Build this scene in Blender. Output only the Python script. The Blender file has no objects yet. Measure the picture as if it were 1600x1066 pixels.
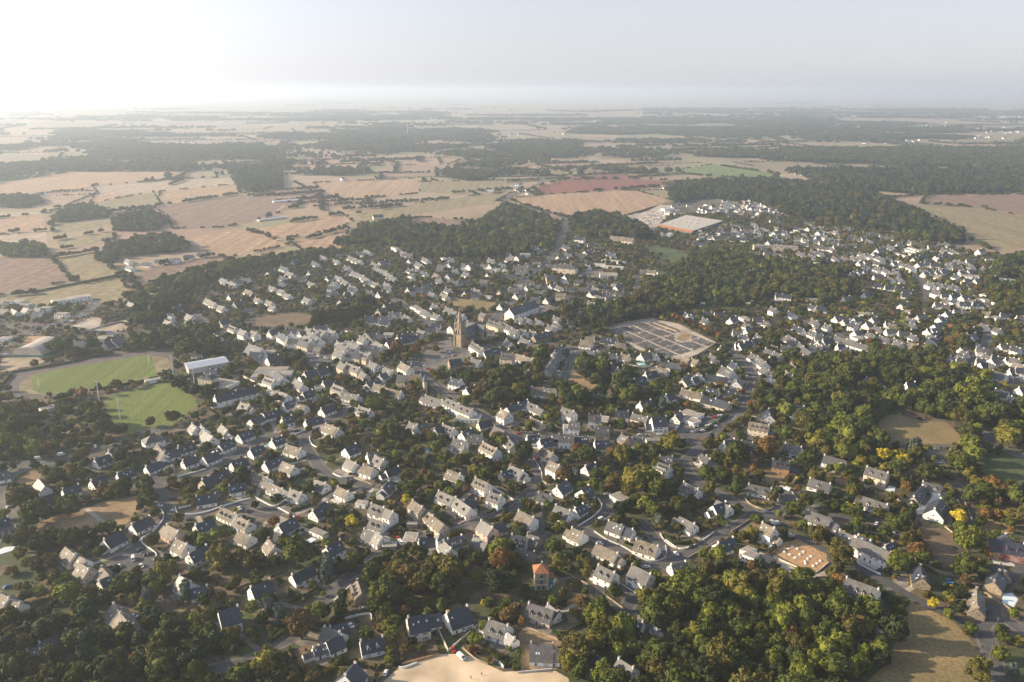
import bpy, math, random
import numpy as np
from mathutils import Matrix, Vector
random.seed(7)
RNG = np.random.default_rng(11)
R = math.radians
sc = bpy.context.scene
C = sc.collection

# ------------------------------------------------------------------ camera
F_PX, PITCH, CAM_H = 1250.0, R(17.45), 260.0
cam = bpy.data.cameras.new("camera")
cam.sensor_width = 36.0
cam.lens = F_PX / 1600.0 * 36.0
cam.clip_start, cam.clip_end = 1.0, 200000.0
cam_o = bpy.data.objects.new("camera", cam)
C.objects.link(cam_o)
cam_o.location = (0, 0, CAM_H)
cam_o.rotation_euler = (R(90) - PITCH, 0, 0)
sc.camera = cam_o

# ------------------------------------------------------------------ light
SUN_EL, SUN_LEFT = R(21), R(84)          # sun stands left of the view axis
w = bpy.data.worlds.new("World")
sc.world = w
w.use_nodes = True
wn = w.node_tree
bg = wn.nodes["Background"]
sky = wn.nodes.new("ShaderNodeTexSky")
sky.sky_type = 'NISHITA'
sky.sun_disc = False
sky.sun_elevation = SUN_EL
sky.sun_rotation = -SUN_LEFT
sky.air_density, sky.dust_density, sky.ozone_density = 1.0, 1.3, 1.5
sky.altitude = 100
pale = wn.nodes.new("ShaderNodeMix"); pale.data_type = 'RGBA'      # thin high overcast veil over the blue
tc = wn.nodes.new("ShaderNodeTexCoord"); sx = wn.nodes.new("ShaderNodeSeparateXYZ"); hz = wn.nodes.new("ShaderNodeMapRange")
hz.interpolation_type = 'SMOOTHSTEP'      # the veil thins towards the zenith
hz.inputs[1].default_value, hz.inputs[2].default_value = 0.0, 0.75
hz.inputs[3].default_value, hz.inputs[4].default_value = .72, .14
wn.links.new(tc.outputs["Generated"], sx.inputs[0]); wn.links.new(sx.outputs[2], hz.inputs[0]); wn.links.new(hz.outputs[0], pale.inputs[0])
dt = wn.nodes.new("ShaderNodeVectorMath"); dt.operation = 'DOT_PRODUCT'      # the veil scatters forward: brighter towards the sun
dt.inputs[1].default_value = (-math.sin(SUN_LEFT) * math.cos(SUN_EL), math.cos(SUN_LEFT) * math.cos(SUN_EL), math.sin(SUN_EL))
mxd = wn.nodes.new("ShaderNodeMath"); mxd.operation = 'MAXIMUM'; mxd.inputs[1].default_value = 0
pwd = wn.nodes.new("ShaderNodeMath"); pwd.operation = 'POWER'; pwd.inputs[1].default_value = 2.0
mad = wn.nodes.new("ShaderNodeMath"); mad.operation = 'MULTIPLY_ADD'; mad.inputs[1].default_value = 2.0; mad.inputs[2].default_value = 1.0
vsc = wn.nodes.new("ShaderNodeVectorMath"); vsc.operation = 'SCALE'; vsc.inputs[0].default_value = (4.2, 4.2, 4.7)
wn.links.new(tc.outputs["Generated"], dt.inputs[0]); wn.links.new(dt.outputs["Value"], mxd.inputs[0]); wn.links.new(mxd.outputs[0], pwd.inputs[0])
wn.links.new(pwd.outputs[0], mad.inputs[0]); wn.links.new(mad.outputs[0], vsc.inputs["Scale"]); wn.links.new(vsc.outputs[0], pale.inputs[7])
wn.links.new(sky.outputs[0], pale.inputs[6])
wn.links.new(pale.outputs[2], bg.inputs[0])
bg.inputs[1].default_value = 0.088
sl = bpy.data.lights.new("sun", 'SUN')
sl.energy = 5.0
sl.angle = R(0.6)
sl.color = (1.0, 0.81, 0.57)
so = bpy.data.objects.new("sun", sl)
C.objects.link(so)
sd = Vector((-math.sin(SUN_LEFT) * math.cos(SUN_EL), math.cos(SUN_LEFT) * math.cos(SUN_EL), math.sin(SUN_EL)))
so.rotation_euler = sd.to_track_quat('Z', 'Y').to_euler()
so.location = sd * 500 + Vector((0, 0, 300))
sc.view_settings.view_transform = 'Standard'
sc.view_settings.look = 'None'
sc.view_settings.gamma = 1.0
sc.view_settings.use_curve_mapping = False
sc.view_settings.exposure = 1.06
sc.cycles.use_denoising = True
sc.cycles.max_bounces = 5
sc.cycles.diffuse_bounces = 3
sc.cycles.volume_bounces = 1
sc.cycles.transparent_max_bounces = 6

# ------------------------------------------------------------------ haze
HAZE_DENSITY, HAZE_G = 1.08e-4, 0.46

# ------------------------------------------------------------------ helpers
CP, SP = math.cos(PITCH), math.sin(PITCH)
def gp(px, py, z=0.0):
    """ground point (at height z) seen at photo pixel px,py"""
    u, v = (px - 800) / F_PX, (py - 533) / F_PX
    d = SP + v * CP
    t = (CAM_H - z) / max(d, 1e-3)
    return (u * t, (CP - v * SP) * t)
def pix(x, y, z=0.0):
    yd = (CAM_H - z) * CP - y * SP
    zc = y * CP + (CAM_H - z) * SP
    return 800 + F_PX * x / zc, 533 + F_PX * yd / zc
TX = [0, 260, 520, 780, 1040, 1300]
TY = [340, 520, 700, 866]
def tp(c, r, x, y):
    return TX[c] + x / 5.33, TY[r] + y / 5.33
def tg(c, r, x, y, z=0.0):
    return gp(*tp(c, r, x, y), z)

def mat(name, col, rough=0.8, var=0.0, scale=0.3, col2=None, rnd=0.0, bump=0.0, spec=0.3, detail=4, metal=0.0, scale2=None, stretch=0):
    m = bpy.data.materials.new(name)
    m.use_nodes = True
    nt = m.node_tree
    b = nt.nodes["Principled BSDF"]
    b.inputs["Roughness"].default_value = rough
    b.inputs["Specular IOR Level"].default_value = spec
    b.inputs["Metallic"].default_value = metal
    b.inputs["Base Color"].default_value = (*col, 1)
    if var or col2 or rnd:
        geo = nt.nodes.new("ShaderNodeNewGeometry")
        no = nt.nodes.new("ShaderNodeTexNoise")
        no.inputs["Scale"].default_value = scale
        no.inputs["Detail"].default_value = detail
        if stretch:
            mp = nt.nodes.new("ShaderNodeMapping"); mp.inputs["Rotation"].default_value = (0, 0, stretch); mp.inputs["Scale"].default_value = (1, .035, 1)
            nt.links.new(geo.outputs["Position"], mp.inputs["Vector"]); nt.links.new(mp.outputs[0], no.inputs["Vector"])
        else: nt.links.new(geo.outputs["Position"], no.inputs["Vector"])
        mx = nt.nodes.new("ShaderNodeMix"); mx.data_type = 'RGBA'
        c2 = col2 if col2 else tuple(min(1, c * (1 + var)) for c in col)
        c1 = col if col2 else tuple(c * (1 - var) for c in col)
        mx.inputs[6].default_value = (*c1, 1)
        mx.inputs[7].default_value = (*c2, 1)
        mr = nt.nodes.new("ShaderNodeMapRange")
        mr.inputs[1].default_value, mr.inputs[2].default_value = 0.36, 0.64
        nt.links.new(no.outputs["Fac"], mr.inputs[0])
        nt.links.new(mr.outputs[0], mx.inputs[0])
        out = mx.outputs[2]
        if scale2:
            n2 = nt.nodes.new("ShaderNodeTexNoise")
            n2.inputs["Scale"].default_value = scale2
            n2.inputs["Detail"].default_value = 3
            nt.links.new(geo.outputs["Position"], n2.inputs["Vector"])
            m2 = nt.nodes.new("ShaderNodeMapRange")
            m2.inputs[1].default_value, m2.inputs[2].default_value = 0.3, 0.7
            m2.inputs[3].default_value, m2.inputs[4].default_value = 0.7, 1.3
            nt.links.new(n2.outputs["Fac"], m2.inputs[0])
            vm = nt.nodes.new("ShaderNodeVectorMath"); vm.operation = 'SCALE'
            nt.links.new(out, vm.inputs[0]); nt.links.new(m2.outputs[0], vm.inputs["Scale"])
            out = vm.outputs[0]
        if rnd:
            oi = nt.nodes.new("ShaderNodeObjectInfo")
            m3 = nt.nodes.new("ShaderNodeMapRange")
            m3.inputs[3].default_value, m3.inputs[4].default_value = 1 - rnd, 1 + rnd
            nt.links.new(oi.outputs["Random"], m3.inputs[0])
            vm = nt.nodes.new("ShaderNodeVectorMath"); vm.operation = 'SCALE'
            nt.links.new(out, vm.inputs[0]); nt.links.new(m3.outputs[0], vm.inputs["Scale"])
            out = vm.outputs[0]
        nt.links.new(out, b.inputs["Base Color"])
        if bump:
            bp = nt.nodes.new("ShaderNodeBump")
            bp.inputs["Strength"].default_value = bump
            bp.inputs["Distance"].default_value = 0.3
            nt.links.new(no.outputs["Fac"], bp.inputs["Height"])
            nt.links.new(bp.outputs[0], b.inputs["Normal"])
    return m

M = {}
M['white'] = mat("white_render", (.80, .78, .73), .9, .07, .25, rnd=.08)
M['cream'] = mat("cream_render", (.60, .52, .40), .9, .1, .25, rnd=.1)
M['pink'] = mat("pink_render", (.60, .44, .36), .9, .1, .25, rnd=.06)
M['stone'] = mat("granite_stone", (.30, .24, .17), .95, .35, 1.6, rnd=.1, bump=.4, scale2=.3)
M['red'] = mat("red_creeper_wall", (.30, .045, .03), .9, .0, .28, col2=(.50, .34, .26))
M['brick'] = mat("orange_stone", (.42, .24, .12), .95, .25, 1.5, bump=.3)
M['slate_dark'] = mat("dark_slate", (.034, .040, .052), .42, .25, .9, rnd=.2, spec=.5, scale2=.15)
M['slate'] = mat("grey_slate", (.085, .082, .078), .5, .2, .8, rnd=.22, spec=.5, scale2=.15)
M['tan'] = mat("tan_sunlit_roof", (.16, .137, .108), .7, .22, .8, rnd=.18, scale2=.2)  # warm sun on the slopes is put into this roof colour
M['orange'] = mat("orange_clay_tile", (.30, .13, .065), .8, .25, 1.2)
M['flat'] = mat("gravel_flat_roof", (.27, .24, .20), .95, .15, .5, rnd=.15, scale2=.1)
M['flatw'] = mat("white_membrane_roof", (.40, .365, .32), .9, .08, .15)
M['metal'] = mat("grey_sheet_metal", (.38, .42, .48), .5, .06, .3, spec=.5)
M['trim'] = mat("white_trim", (.74, .74, .72), .6)
M['glass'] = mat("window_glass", (.02, .025, .03), .12, spec=.6)
M['shutter'] = mat("blue_shutter", (.13, .22, .34), .6)
M['door'] = mat("dark_door", (.08, .06, .05), .5)
M['zinc'] = mat("dark_zinc", (.10, .11, .12), .5)
M['asphalt'] = mat("asphalt", (.085, .082, .082), .9, .16, .25, scale2=.03)
M['pave'] = mat("pavement_asphalt", (.145, .13, .11), .9, .2, .2)
M['gravel'] = mat("pale_gravel", (.36, .31, .25), .95, .14, .3, scale2=.04)
M['drive'] = mat("driveway_gravel", (.21, .18, .15), .95, .3, .2, rnd=.2)
M['court'] = mat("white_chippings", (.58, .56, .50), .95, .08, .3)
M['sand'] = mat("sandy_ground", (.52, .41, .28), .95, .04, .02, scale2=.06)
M['siteearth'] = mat("bare_orange_earth", (.38, .24, .13), .95, .16, .3, scale2=.9)
M['paint'] = mat("white_road_paint", (.68, .68, .66), .8)
M['concrete'] = mat("pale_concrete", (.48, .46, .43), .9, .1, .6)
M['granite'] = mat("grave_granite", (.085, .085, .095), .5, .3, .5, rnd=.45)
M['turf'] = mat("mown_turf", (.115, .145, .032), .95, .16, 0.12, scale2=.5, stretch=1.15)
M['turf2'] = mat("shade_toned_turf", (.062, .08, .03), .95, .2, .04, scale2=.4)  # dark tone puts the paddock's shade into the grass colour
M['track'] = mat("cinder_track", (.115, .095, .09), .95, .15, .1)
M['drygrass'] = mat("dry_grass", (.235, .165, .09), .95, .22, .05, scale2=.5)
M['meadow'] = mat("olive_meadow", (.17, .135, .06), .95, .0, .035, col2=(.24, .175, .085), scale2=.6)
M['brownfield'] = mat("brown_garden_soil", (.14, .10, .062), .95, .2, .06, scale2=.4)
M['f_tan'] = mat("stubble_field", (.30, .20, .125), .95, .16, 0.09, scale2=.09, stretch=0.35)
M['f_pale'] = mat("pale_stubble", (.31, .245, .175), .95, .16, 0.11, scale2=.05, stretch=1.2)
M['f_brown'] = mat("ploughed_field", (.18, .12, .085), .95, .16, 0.12, scale2=.08, stretch=0.3)
M['f_red'] = mat("red_field", (.175, .062, .042), .95, .16, 0.08, scale2=.1, stretch=1.5)
M['f_green'] = mat("green_field", (.12, .16, .05), .95, .16, 0.1, scale2=.08, stretch=0.4)
M['f_olive'] = mat("olive_field", (.20, .165, .09), .95, .16, 0.09, scale2=.1, stretch=1.3)
M['lawn'] = mat('garden_lawn', (.062, .082, .024), .95, .2, .15, rnd=.2, scale2=.6)
M['drylawn'] = mat('dry_lawn', (.15, .12, .06), .95, .2, .12, rnd=.2, scale2=.6)
M['soil'] = mat('bare_soil', (.105, .078, .05), .95, .25, .2, rnd=.2, scale2=.5)
M['wood'] = mat("pole_wood", (.17, .12, .08), .9)
M['water'] = mat("pool_water", (.10, .42, .46), .1, spec=.5)
M['poolwhite'] = mat("pool_cover_and_sky_sheen", (.62, .70, .74), .5)
M['tyre'] = mat("tyre_rubber", (.02, .02, .02), .8)
M['orangefascia'] = mat("orange_fascia", (.26, .105, .05), .6)
M['blue'] = mat("blue_plastic", (.02, .25, .55), .5)
M['redpaint'] = mat("red_paint", (.45, .03, .02), .5)
M['teal'] = mat("teal_paint", (.05, .25, .25), .6)
M['lampglass'] = mat("floodlight_glass", (.5, .5, .5), .3)

def garden_mat():
    m = bpy.data.materials.new("garden_ground"); m.use_nodes = True
    nt = m.node_tree; b = nt.nodes["Principled BSDF"]; b.inputs["Roughness"].default_value = .95
    geo = nt.nodes.new("ShaderNodeNewGeometry")
    vo = nt.nodes.new("ShaderNodeTexVoronoi"); vo.inputs["Scale"].default_value = .045
    nt.links.new(geo.outputs["Position"], vo.inputs["Vector"])
    ra = nt.nodes.new("ShaderNodeValToRGB"); ra.color_ramp.interpolation = 'CONSTANT'
    e = ra.color_ramp.elements
    e[0].position = 0; e[0].color = (.058, .064, .024, 1)
    e[1].position = .25; e[1].color = (.105, .080, .046, 1)
    for p, c in ((.5, (.052, .066, .022)), (.68, (.105, .082, .05)), (.85, (.125, .096, .06))):
        k = e.new(p); k.color = (*c, 1)
    sp = nt.nodes.new("ShaderNodeSeparateColor")
    nt.links.new(vo.outputs["Color"], sp.inputs[0]); nt.links.new(sp.outputs[0], ra.inputs[0])
    no = nt.nodes.new("ShaderNodeTexNoise"); no.inputs["Scale"].default_value = .18; no.inputs["Detail"].default_value = 5
    nt.links.new(geo.outputs["Position"], no.inputs["Vector"])
    mr = nt.nodes.new("ShaderNodeMapRange"); mr.inputs[1].default_value, mr.inputs[2].default_value = .3, .7
    mr.inputs[3].default_value, mr.inputs[4].default_value = .55, 1.35
    nt.links.new(no.outputs["Fac"], mr.inputs[0])
    vm = nt.nodes.new("ShaderNodeVectorMath"); vm.operation = 'SCALE'
    nt.links.new(ra.outputs[0], vm.inputs[0]); nt.links.new(mr.outputs[0], vm.inputs["Scale"])
    nt.links.new(vm.outputs[0], b.inputs["Base Color"])
    return m
M['garden'] = garden_mat()

def land_mat():
    m = bpy.data.materials.new("farmland"); m.use_nodes = True
    nt = m.node_tree; b = nt.nodes["Principled BSDF"]; b.inputs["Roughness"].default_value = .95
    geo = nt.nodes.new("ShaderNodeNewGeometry")
    mp = nt.nodes.new("ShaderNodeMapping"); mp.inputs["Rotation"].default_value = (0, 0, .35); mp.inputs["Scale"].default_value = (1, .75, 1)
    nt.links.new(geo.outputs["Position"], mp.inputs["Vector"])
    vo = nt.nodes.new("ShaderNodeTexVoronoi"); vo.inputs["Scale"].default_value = .0042; vo.distance = 'CHEBYCHEV'
    nt.links.new(mp.outputs[0], vo.inputs["Vector"])
    ra = nt.nodes.new("ShaderNodeValToRGB"); ra.color_ramp.interpolation = 'CONSTANT'
    e = ra.color_ramp.elements
    e[0].position = 0; e[0].color = (.225, .16, .10, 1)
    e[1].position = .2; e[1].color = (.18, .14, .08, 1)
    for p, c in ((.36, (.25, .18, .11)), (.52, (.20, .17, .09)), (.64, (.23, .15, .10)), (.76, (.13, .14, .06)), (.86, (.26, .195, .125))):
        k = e.new(p); k.color = (*c, 1)
    s = nt.nodes.new("ShaderNodeSeparateColor")
    nt.links.new(vo.outputs["Color"], s.inputs[0]); nt.links.new(s.outputs[0], ra.inputs[0])
    no = nt.nodes.new("ShaderNodeTexNoise"); no.inputs["Scale"].default_value = .02; no.inputs["Detail"].default_value = 5
    nt.links.new(geo.outputs["Position"], no.inputs["Vector"])
    mr = nt.nodes.new("ShaderNodeMapRange"); mr.inputs[1].default_value, mr.inputs[2].default_value = .3, .7
    mr.inputs[3].default_value, mr.inputs[4].default_value = .85, 1.15
    nt.links.new(no.outputs["Fac"], mr.inputs[0])
    vm = nt.nodes.new("ShaderNodeVectorMath"); vm.operation = 'SCALE'
    nt.links.new(ra.outputs[0], vm.inputs[0]); nt.links.new(mr.outputs[0], vm.inputs["Scale"])
    nt.links.new(vm.outputs[0], b.inputs["Base Color"])
    return m
M['land'] = land_mat()

LEAF = {'g': (.060, .074, .013), 'd': (.030, .041, .012), 'o': (.085, .076, .017), 'l': (.125, .14, .020),
        'y': (.42, .34, .03), 'r': (.17, .095, .028), 'b': (.125, .085, .03), 'c': (.085, .105, .085),
        'p': (.032, .048, .020), 'u': (.15, .035, .025), 'm': (.135, .122, .020), 'h': (.050, .075, .018)}
for k, c in LEAF.items():
    M['leaf_' + k] = mat("foliage_" + {'g': 'green', 'd': 'dark', 'o': 'olive', 'l': 'lime', 'y': 'yellow', 'r': 'russet',
                         'b': 'brown', 'c': 'blue_grey', 'p': 'pine', 'u': 'purple', 'm': 'golden', 'h': 'hedge'}[k],
                         tuple(v * .8 for v in c), .75, 0, .55, col2=tuple(v * 1.3 for v in c), rnd=.22, spec=.15, detail=2)
M['bark'] = mat("bark", (.10, .08, .06), .95, .2, 2)

def tag(o, label=None, cat=None, group=None, kind=None):
    if label: o['label'] = label
    if cat: o['category'] = cat
    if group: o['group'] = group
    if kind: o['kind'] = kind
    return o
def link(name, data=None, parent=None, loc=None, rz=None):
    o = bpy.data.objects.new(name, data); C.objects.link(o)
    if parent: o.parent = parent
    if loc is not None: o.location = loc
    if rz is not None: o.rotation_euler = (0, 0, rz)
    return o

class MB:
    def __init__(s): s.v = []; s.f = []; s.m = []; s.mats = []
    def mi(s, m):
        if m not in s.mats: s.mats.append(m)
        return s.mats.index(m)
    def add(s, vs, fs, m):
        n = len(s.v); s.v += vs; k = s.mi(m)
        for f in fs: s.f.append(tuple(i + n for i in f)); s.m.append(k)
        return s
    def box(s, x0, y0, z0, x1, y1, z1, m):
        return s.add([(x0, y0, z0), (x1, y0, z0), (x1, y1, z0), (x0, y1, z0), (x0, y0, z1), (x1, y0, z1), (x1, y1, z1), (x0, y1, z1)],
                     [(0, 3, 2, 1), (4, 5, 6, 7), (0, 1, 5, 4), (1, 2, 6, 5), (2, 3, 7, 6), (3, 0, 4, 7)], m)
    def prism(s, pts, z0, z1, m, mtop=None):
        a = sum(pts[i][0] * pts[(i + 1) % len(pts)][1] - pts[(i + 1) % len(pts)][0] * pts[i][1] for i in range(len(pts)))
        if a < 0: pts = pts[::-1]
        n = len(pts)
        s.add([(x, y, z0) for x, y in pts] + [(x, y, z1) for x, y in pts], [(i, (i + 1) % n, n + (i + 1) % n, n + i) for i in range(n)], m)
        return s.add([(x, y, z1) for x, y in pts], [tuple(range(n))], mtop or m)
    def tube(s, p0, p1, r0, r1, m, n=6):
        p0, p1 = Vector(p0), Vector(p1)
        q = (p1 - p0).to_track_quat('Z', 'Y')
        vs = []
        for p, r in ((p0, r0), (p1, r1)):
            for i in range(n):
                a = 2 * math.pi * i / n
                vs.append(tuple(p + q @ Vector((r * math.cos(a), r * math.sin(a), 0))))
        return s.add(vs, [(i, (i + 1) % n, n + (i + 1) % n, n + i) for i in range(n)] + [tuple(range(n - 1, -1, -1)), tuple(range(n, 2 * n))], m)
    def cone(s, x, y, z0, z1, r, m, n=4, rot=0.0):
        vs = [(x + r * math.cos(rot + 2 * math.pi * i / n), y + r * math.sin(rot + 2 * math.pi * i / n), z0) for i in range(n)] + [(x, y, z1)]
        return s.add(vs, [(i, (i + 1) % n, n) for i in range(n)] + [tuple(range(n - 1, -1, -1))], m)
    def roof(s, L, W, ze, zr, m, ov=.35, oe=.3, th=.22, x0=None, hip=0.0):
        """gable roof slabs, ridge along x, centred unless x0 given"""
        a, b = (-L / 2 - oe, L / 2 + oe) if x0 is None else (x0 - oe, x0 + L + oe)
        t = (zr - ze) / (W / 2); y = W / 2 + ov; zb = ze - ov * t
        h = hip
        vs = [(a, -y, zb), (b, -y, zb), (b - h, 0, zr), (a + h, 0, zr), (b, y, zb), (a, y, zb)]
        top = [(x_, y_, z_ + th) for x_, y_, z_ in vs]
        n = 6
        fs = [(6, 7, 8, 9), (8, 10, 11, 9), (1, 0, 3, 2), (2, 3, 5, 4), (0, 1, 7, 6), (4, 5, 11, 10)]
        if h: fs += [(7, 10, 8), (11, 6, 9), (1, 2, 4), (5, 3, 0), (1, 4, 10, 7), (5, 0, 6, 11)]
        else: fs += [(1, 2, 8, 7), (2, 4, 10, 8), (3, 0, 6, 9), (5, 3, 9, 11)]
        return s.add(vs + top, fs, m)
    def gable(s, L, W, ze, zr, m, z0=-.3, x0=None):
        a, b = (-L / 2, L / 2) if x0 is None else (x0, x0 + L)
        y = W / 2
        return s.add([(a, -y, z0), (b, -y, z0), (b, y, z0), (a, y, z0), (a, -y, ze), (b, -y, ze), (b, y, ze), (a, y, ze), (a, 0, zr), (b, 0, zr)],
                     [(0, 1, 5, 4), (2, 3, 7, 6), (1, 2, 6, 9, 5), (3, 0, 4, 8, 7), (4, 5, 9, 8), (6, 7, 8, 9)], m)
    def data(s, name):
        me = bpy.data.meshes.new(name); me.from_pydata(s.v, [], s.f)
        for m in s.mats: me.materials.append(m)
        me.polygons.foreach_set("material_index", s.m); me.update()
        return me
    def obj(s, name, parent=None, loc=None, rz=None): return link(name, s.data(name), parent, loc, rz)
    def xf(s, o, x, y, rz):
        """append o transformed"""
        c, q = math.cos(rz), math.sin(rz)
        n = len(s.v); s.v += [(x + a * c - b * q, y + a * q + b * c, z) for a, b, z in o.v]
        mm = [s.mi(m) for m in o.mats]
        s.f += [tuple(i + n for i in f) for f in o.f]; s.m += [mm[i] for i in o.m]
        return s

# ------------------------------------------------------------------ labels
LM = [("the orange-roofed tower house", 842, 900), ("the pale sandy lot", 740, 1045), ("the spired church", 735, 520), ("the cemetery", 1040, 525),
      ("the floodlit football pitch", 150, 585), ("the lower training pitch", 240, 640), ("the orange building site", 1255, 868),
      ("the boxy white flat-roofed villa", 1172, 870), ("the red-creeper house", 1570, 855), ("the white gravel courtyard", 1440, 790),
      ("the white covered pool", 1578, 938), ("the large bottom-right meadow", 1420, 1010), ("the wood-ringed meadow", 1440, 675),
      ("the vivid yellow trees", 1400, 712), ("the planted turning circle", 400, 790), ("the tan field at left", 150, 800),
      ("the long stone terrace", 670, 800), ("the turreted blue-white villa", 697, 855), ("the big dark domed tree", 462, 862),
      ("the cul-de-sac car park", 212, 872), ("the tall yellow-green trees", 992, 745), ("the looping road bend", 1045, 862),
      ("the car dealer's yard", 1090, 665), ("the straight estate street", 885, 580), ("the big supermarket", 1080, 352),
      ("the upper sports field", 1050, 398), ("the tall poplar row", 535, 485), ("the white domed hall", 45, 552),
      ("the long grey sports hall", 322, 570), ("the white school block", 885, 420), ("the ribbed white roofs", 1415, 395),
      ("the small stone chapel", 670, 557), ("the brown ploughed strip", 290, 425), ("the glass-fronted flats", 816, 480),
      ("the left-hand roundabout", 75, 510), ("the bright modern white house", 15, 940), ("the turquoise garden pool", 1240, 657),
      ("the brown paddock", 430, 503), ("the fenced green paddock", 735, 478), ("the orange brick chimney", 698, 965),
      ("the forked country lane", 1545, 975), ("the long white barrack roof", 370, 612), ("the walled town car park", 500, 562),
      ("the balcony apartment blocks", 1210, 385), ("the roadside wood at bottom left", 120, 1000), ("the yellow garden tree", 548, 815),
      ("the cream turret mansion", 661, 603), ("the crossroads", 1190, 805)]
ORD = ["nearest", "second", "third", "fourth", "fifth", "sixth", "seventh", "eighth", "ninth", "tenth", "eleventh", "twelfth",
       "thirteenth", "fourteenth", "fifteenth", "sixteenth", "seventeenth", "eighteenth", "nineteenth", "twentieth"]
PEND = []
def want(o, look, noun, px, py): PEND.append((o, look, noun, px, py))
def flush_labels():
    g = {}
    for o, look, noun, px, py in PEND:
        l = min(LM, key=lambda q: (q[1] - px) ** 2 + ((q[2] - py) * 1.6) ** 2)
        dx, dy = px - l[1], (py - l[2]) * 1.6
        d = ("right of" if dx > 0 else "left of") if abs(dx) > abs(dy) else ("in front of" if dy > 0 else "behind")
        g.setdefault((noun, l[0], d), []).append((dx * dx + dy * dy, o, look))
    for (noun, l, d), it in g.items():
        it.sort(key=lambda q: q[0])
        for i, (_, o, look) in enumerate(it):
            n = ORD[i] if i < len(ORD) else "%dth" % (i + 1)
            t = "%s, %s %s %s %s" % (look, n, noun, d, l)
            if len(t.replace('-', ' ').split()) > 16 or len(t.split()) > 15: t = "%s, %s %s %s %s" % (look.split(" and ")[0], n, noun, d, l)
            if len(t.replace('-', ' ').split()) > 16: t = "%s, %s %s %s %s" % (look.split(" with ")[0], n, "one" if noun in look else noun, d, l)
            o['label'] = t

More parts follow.
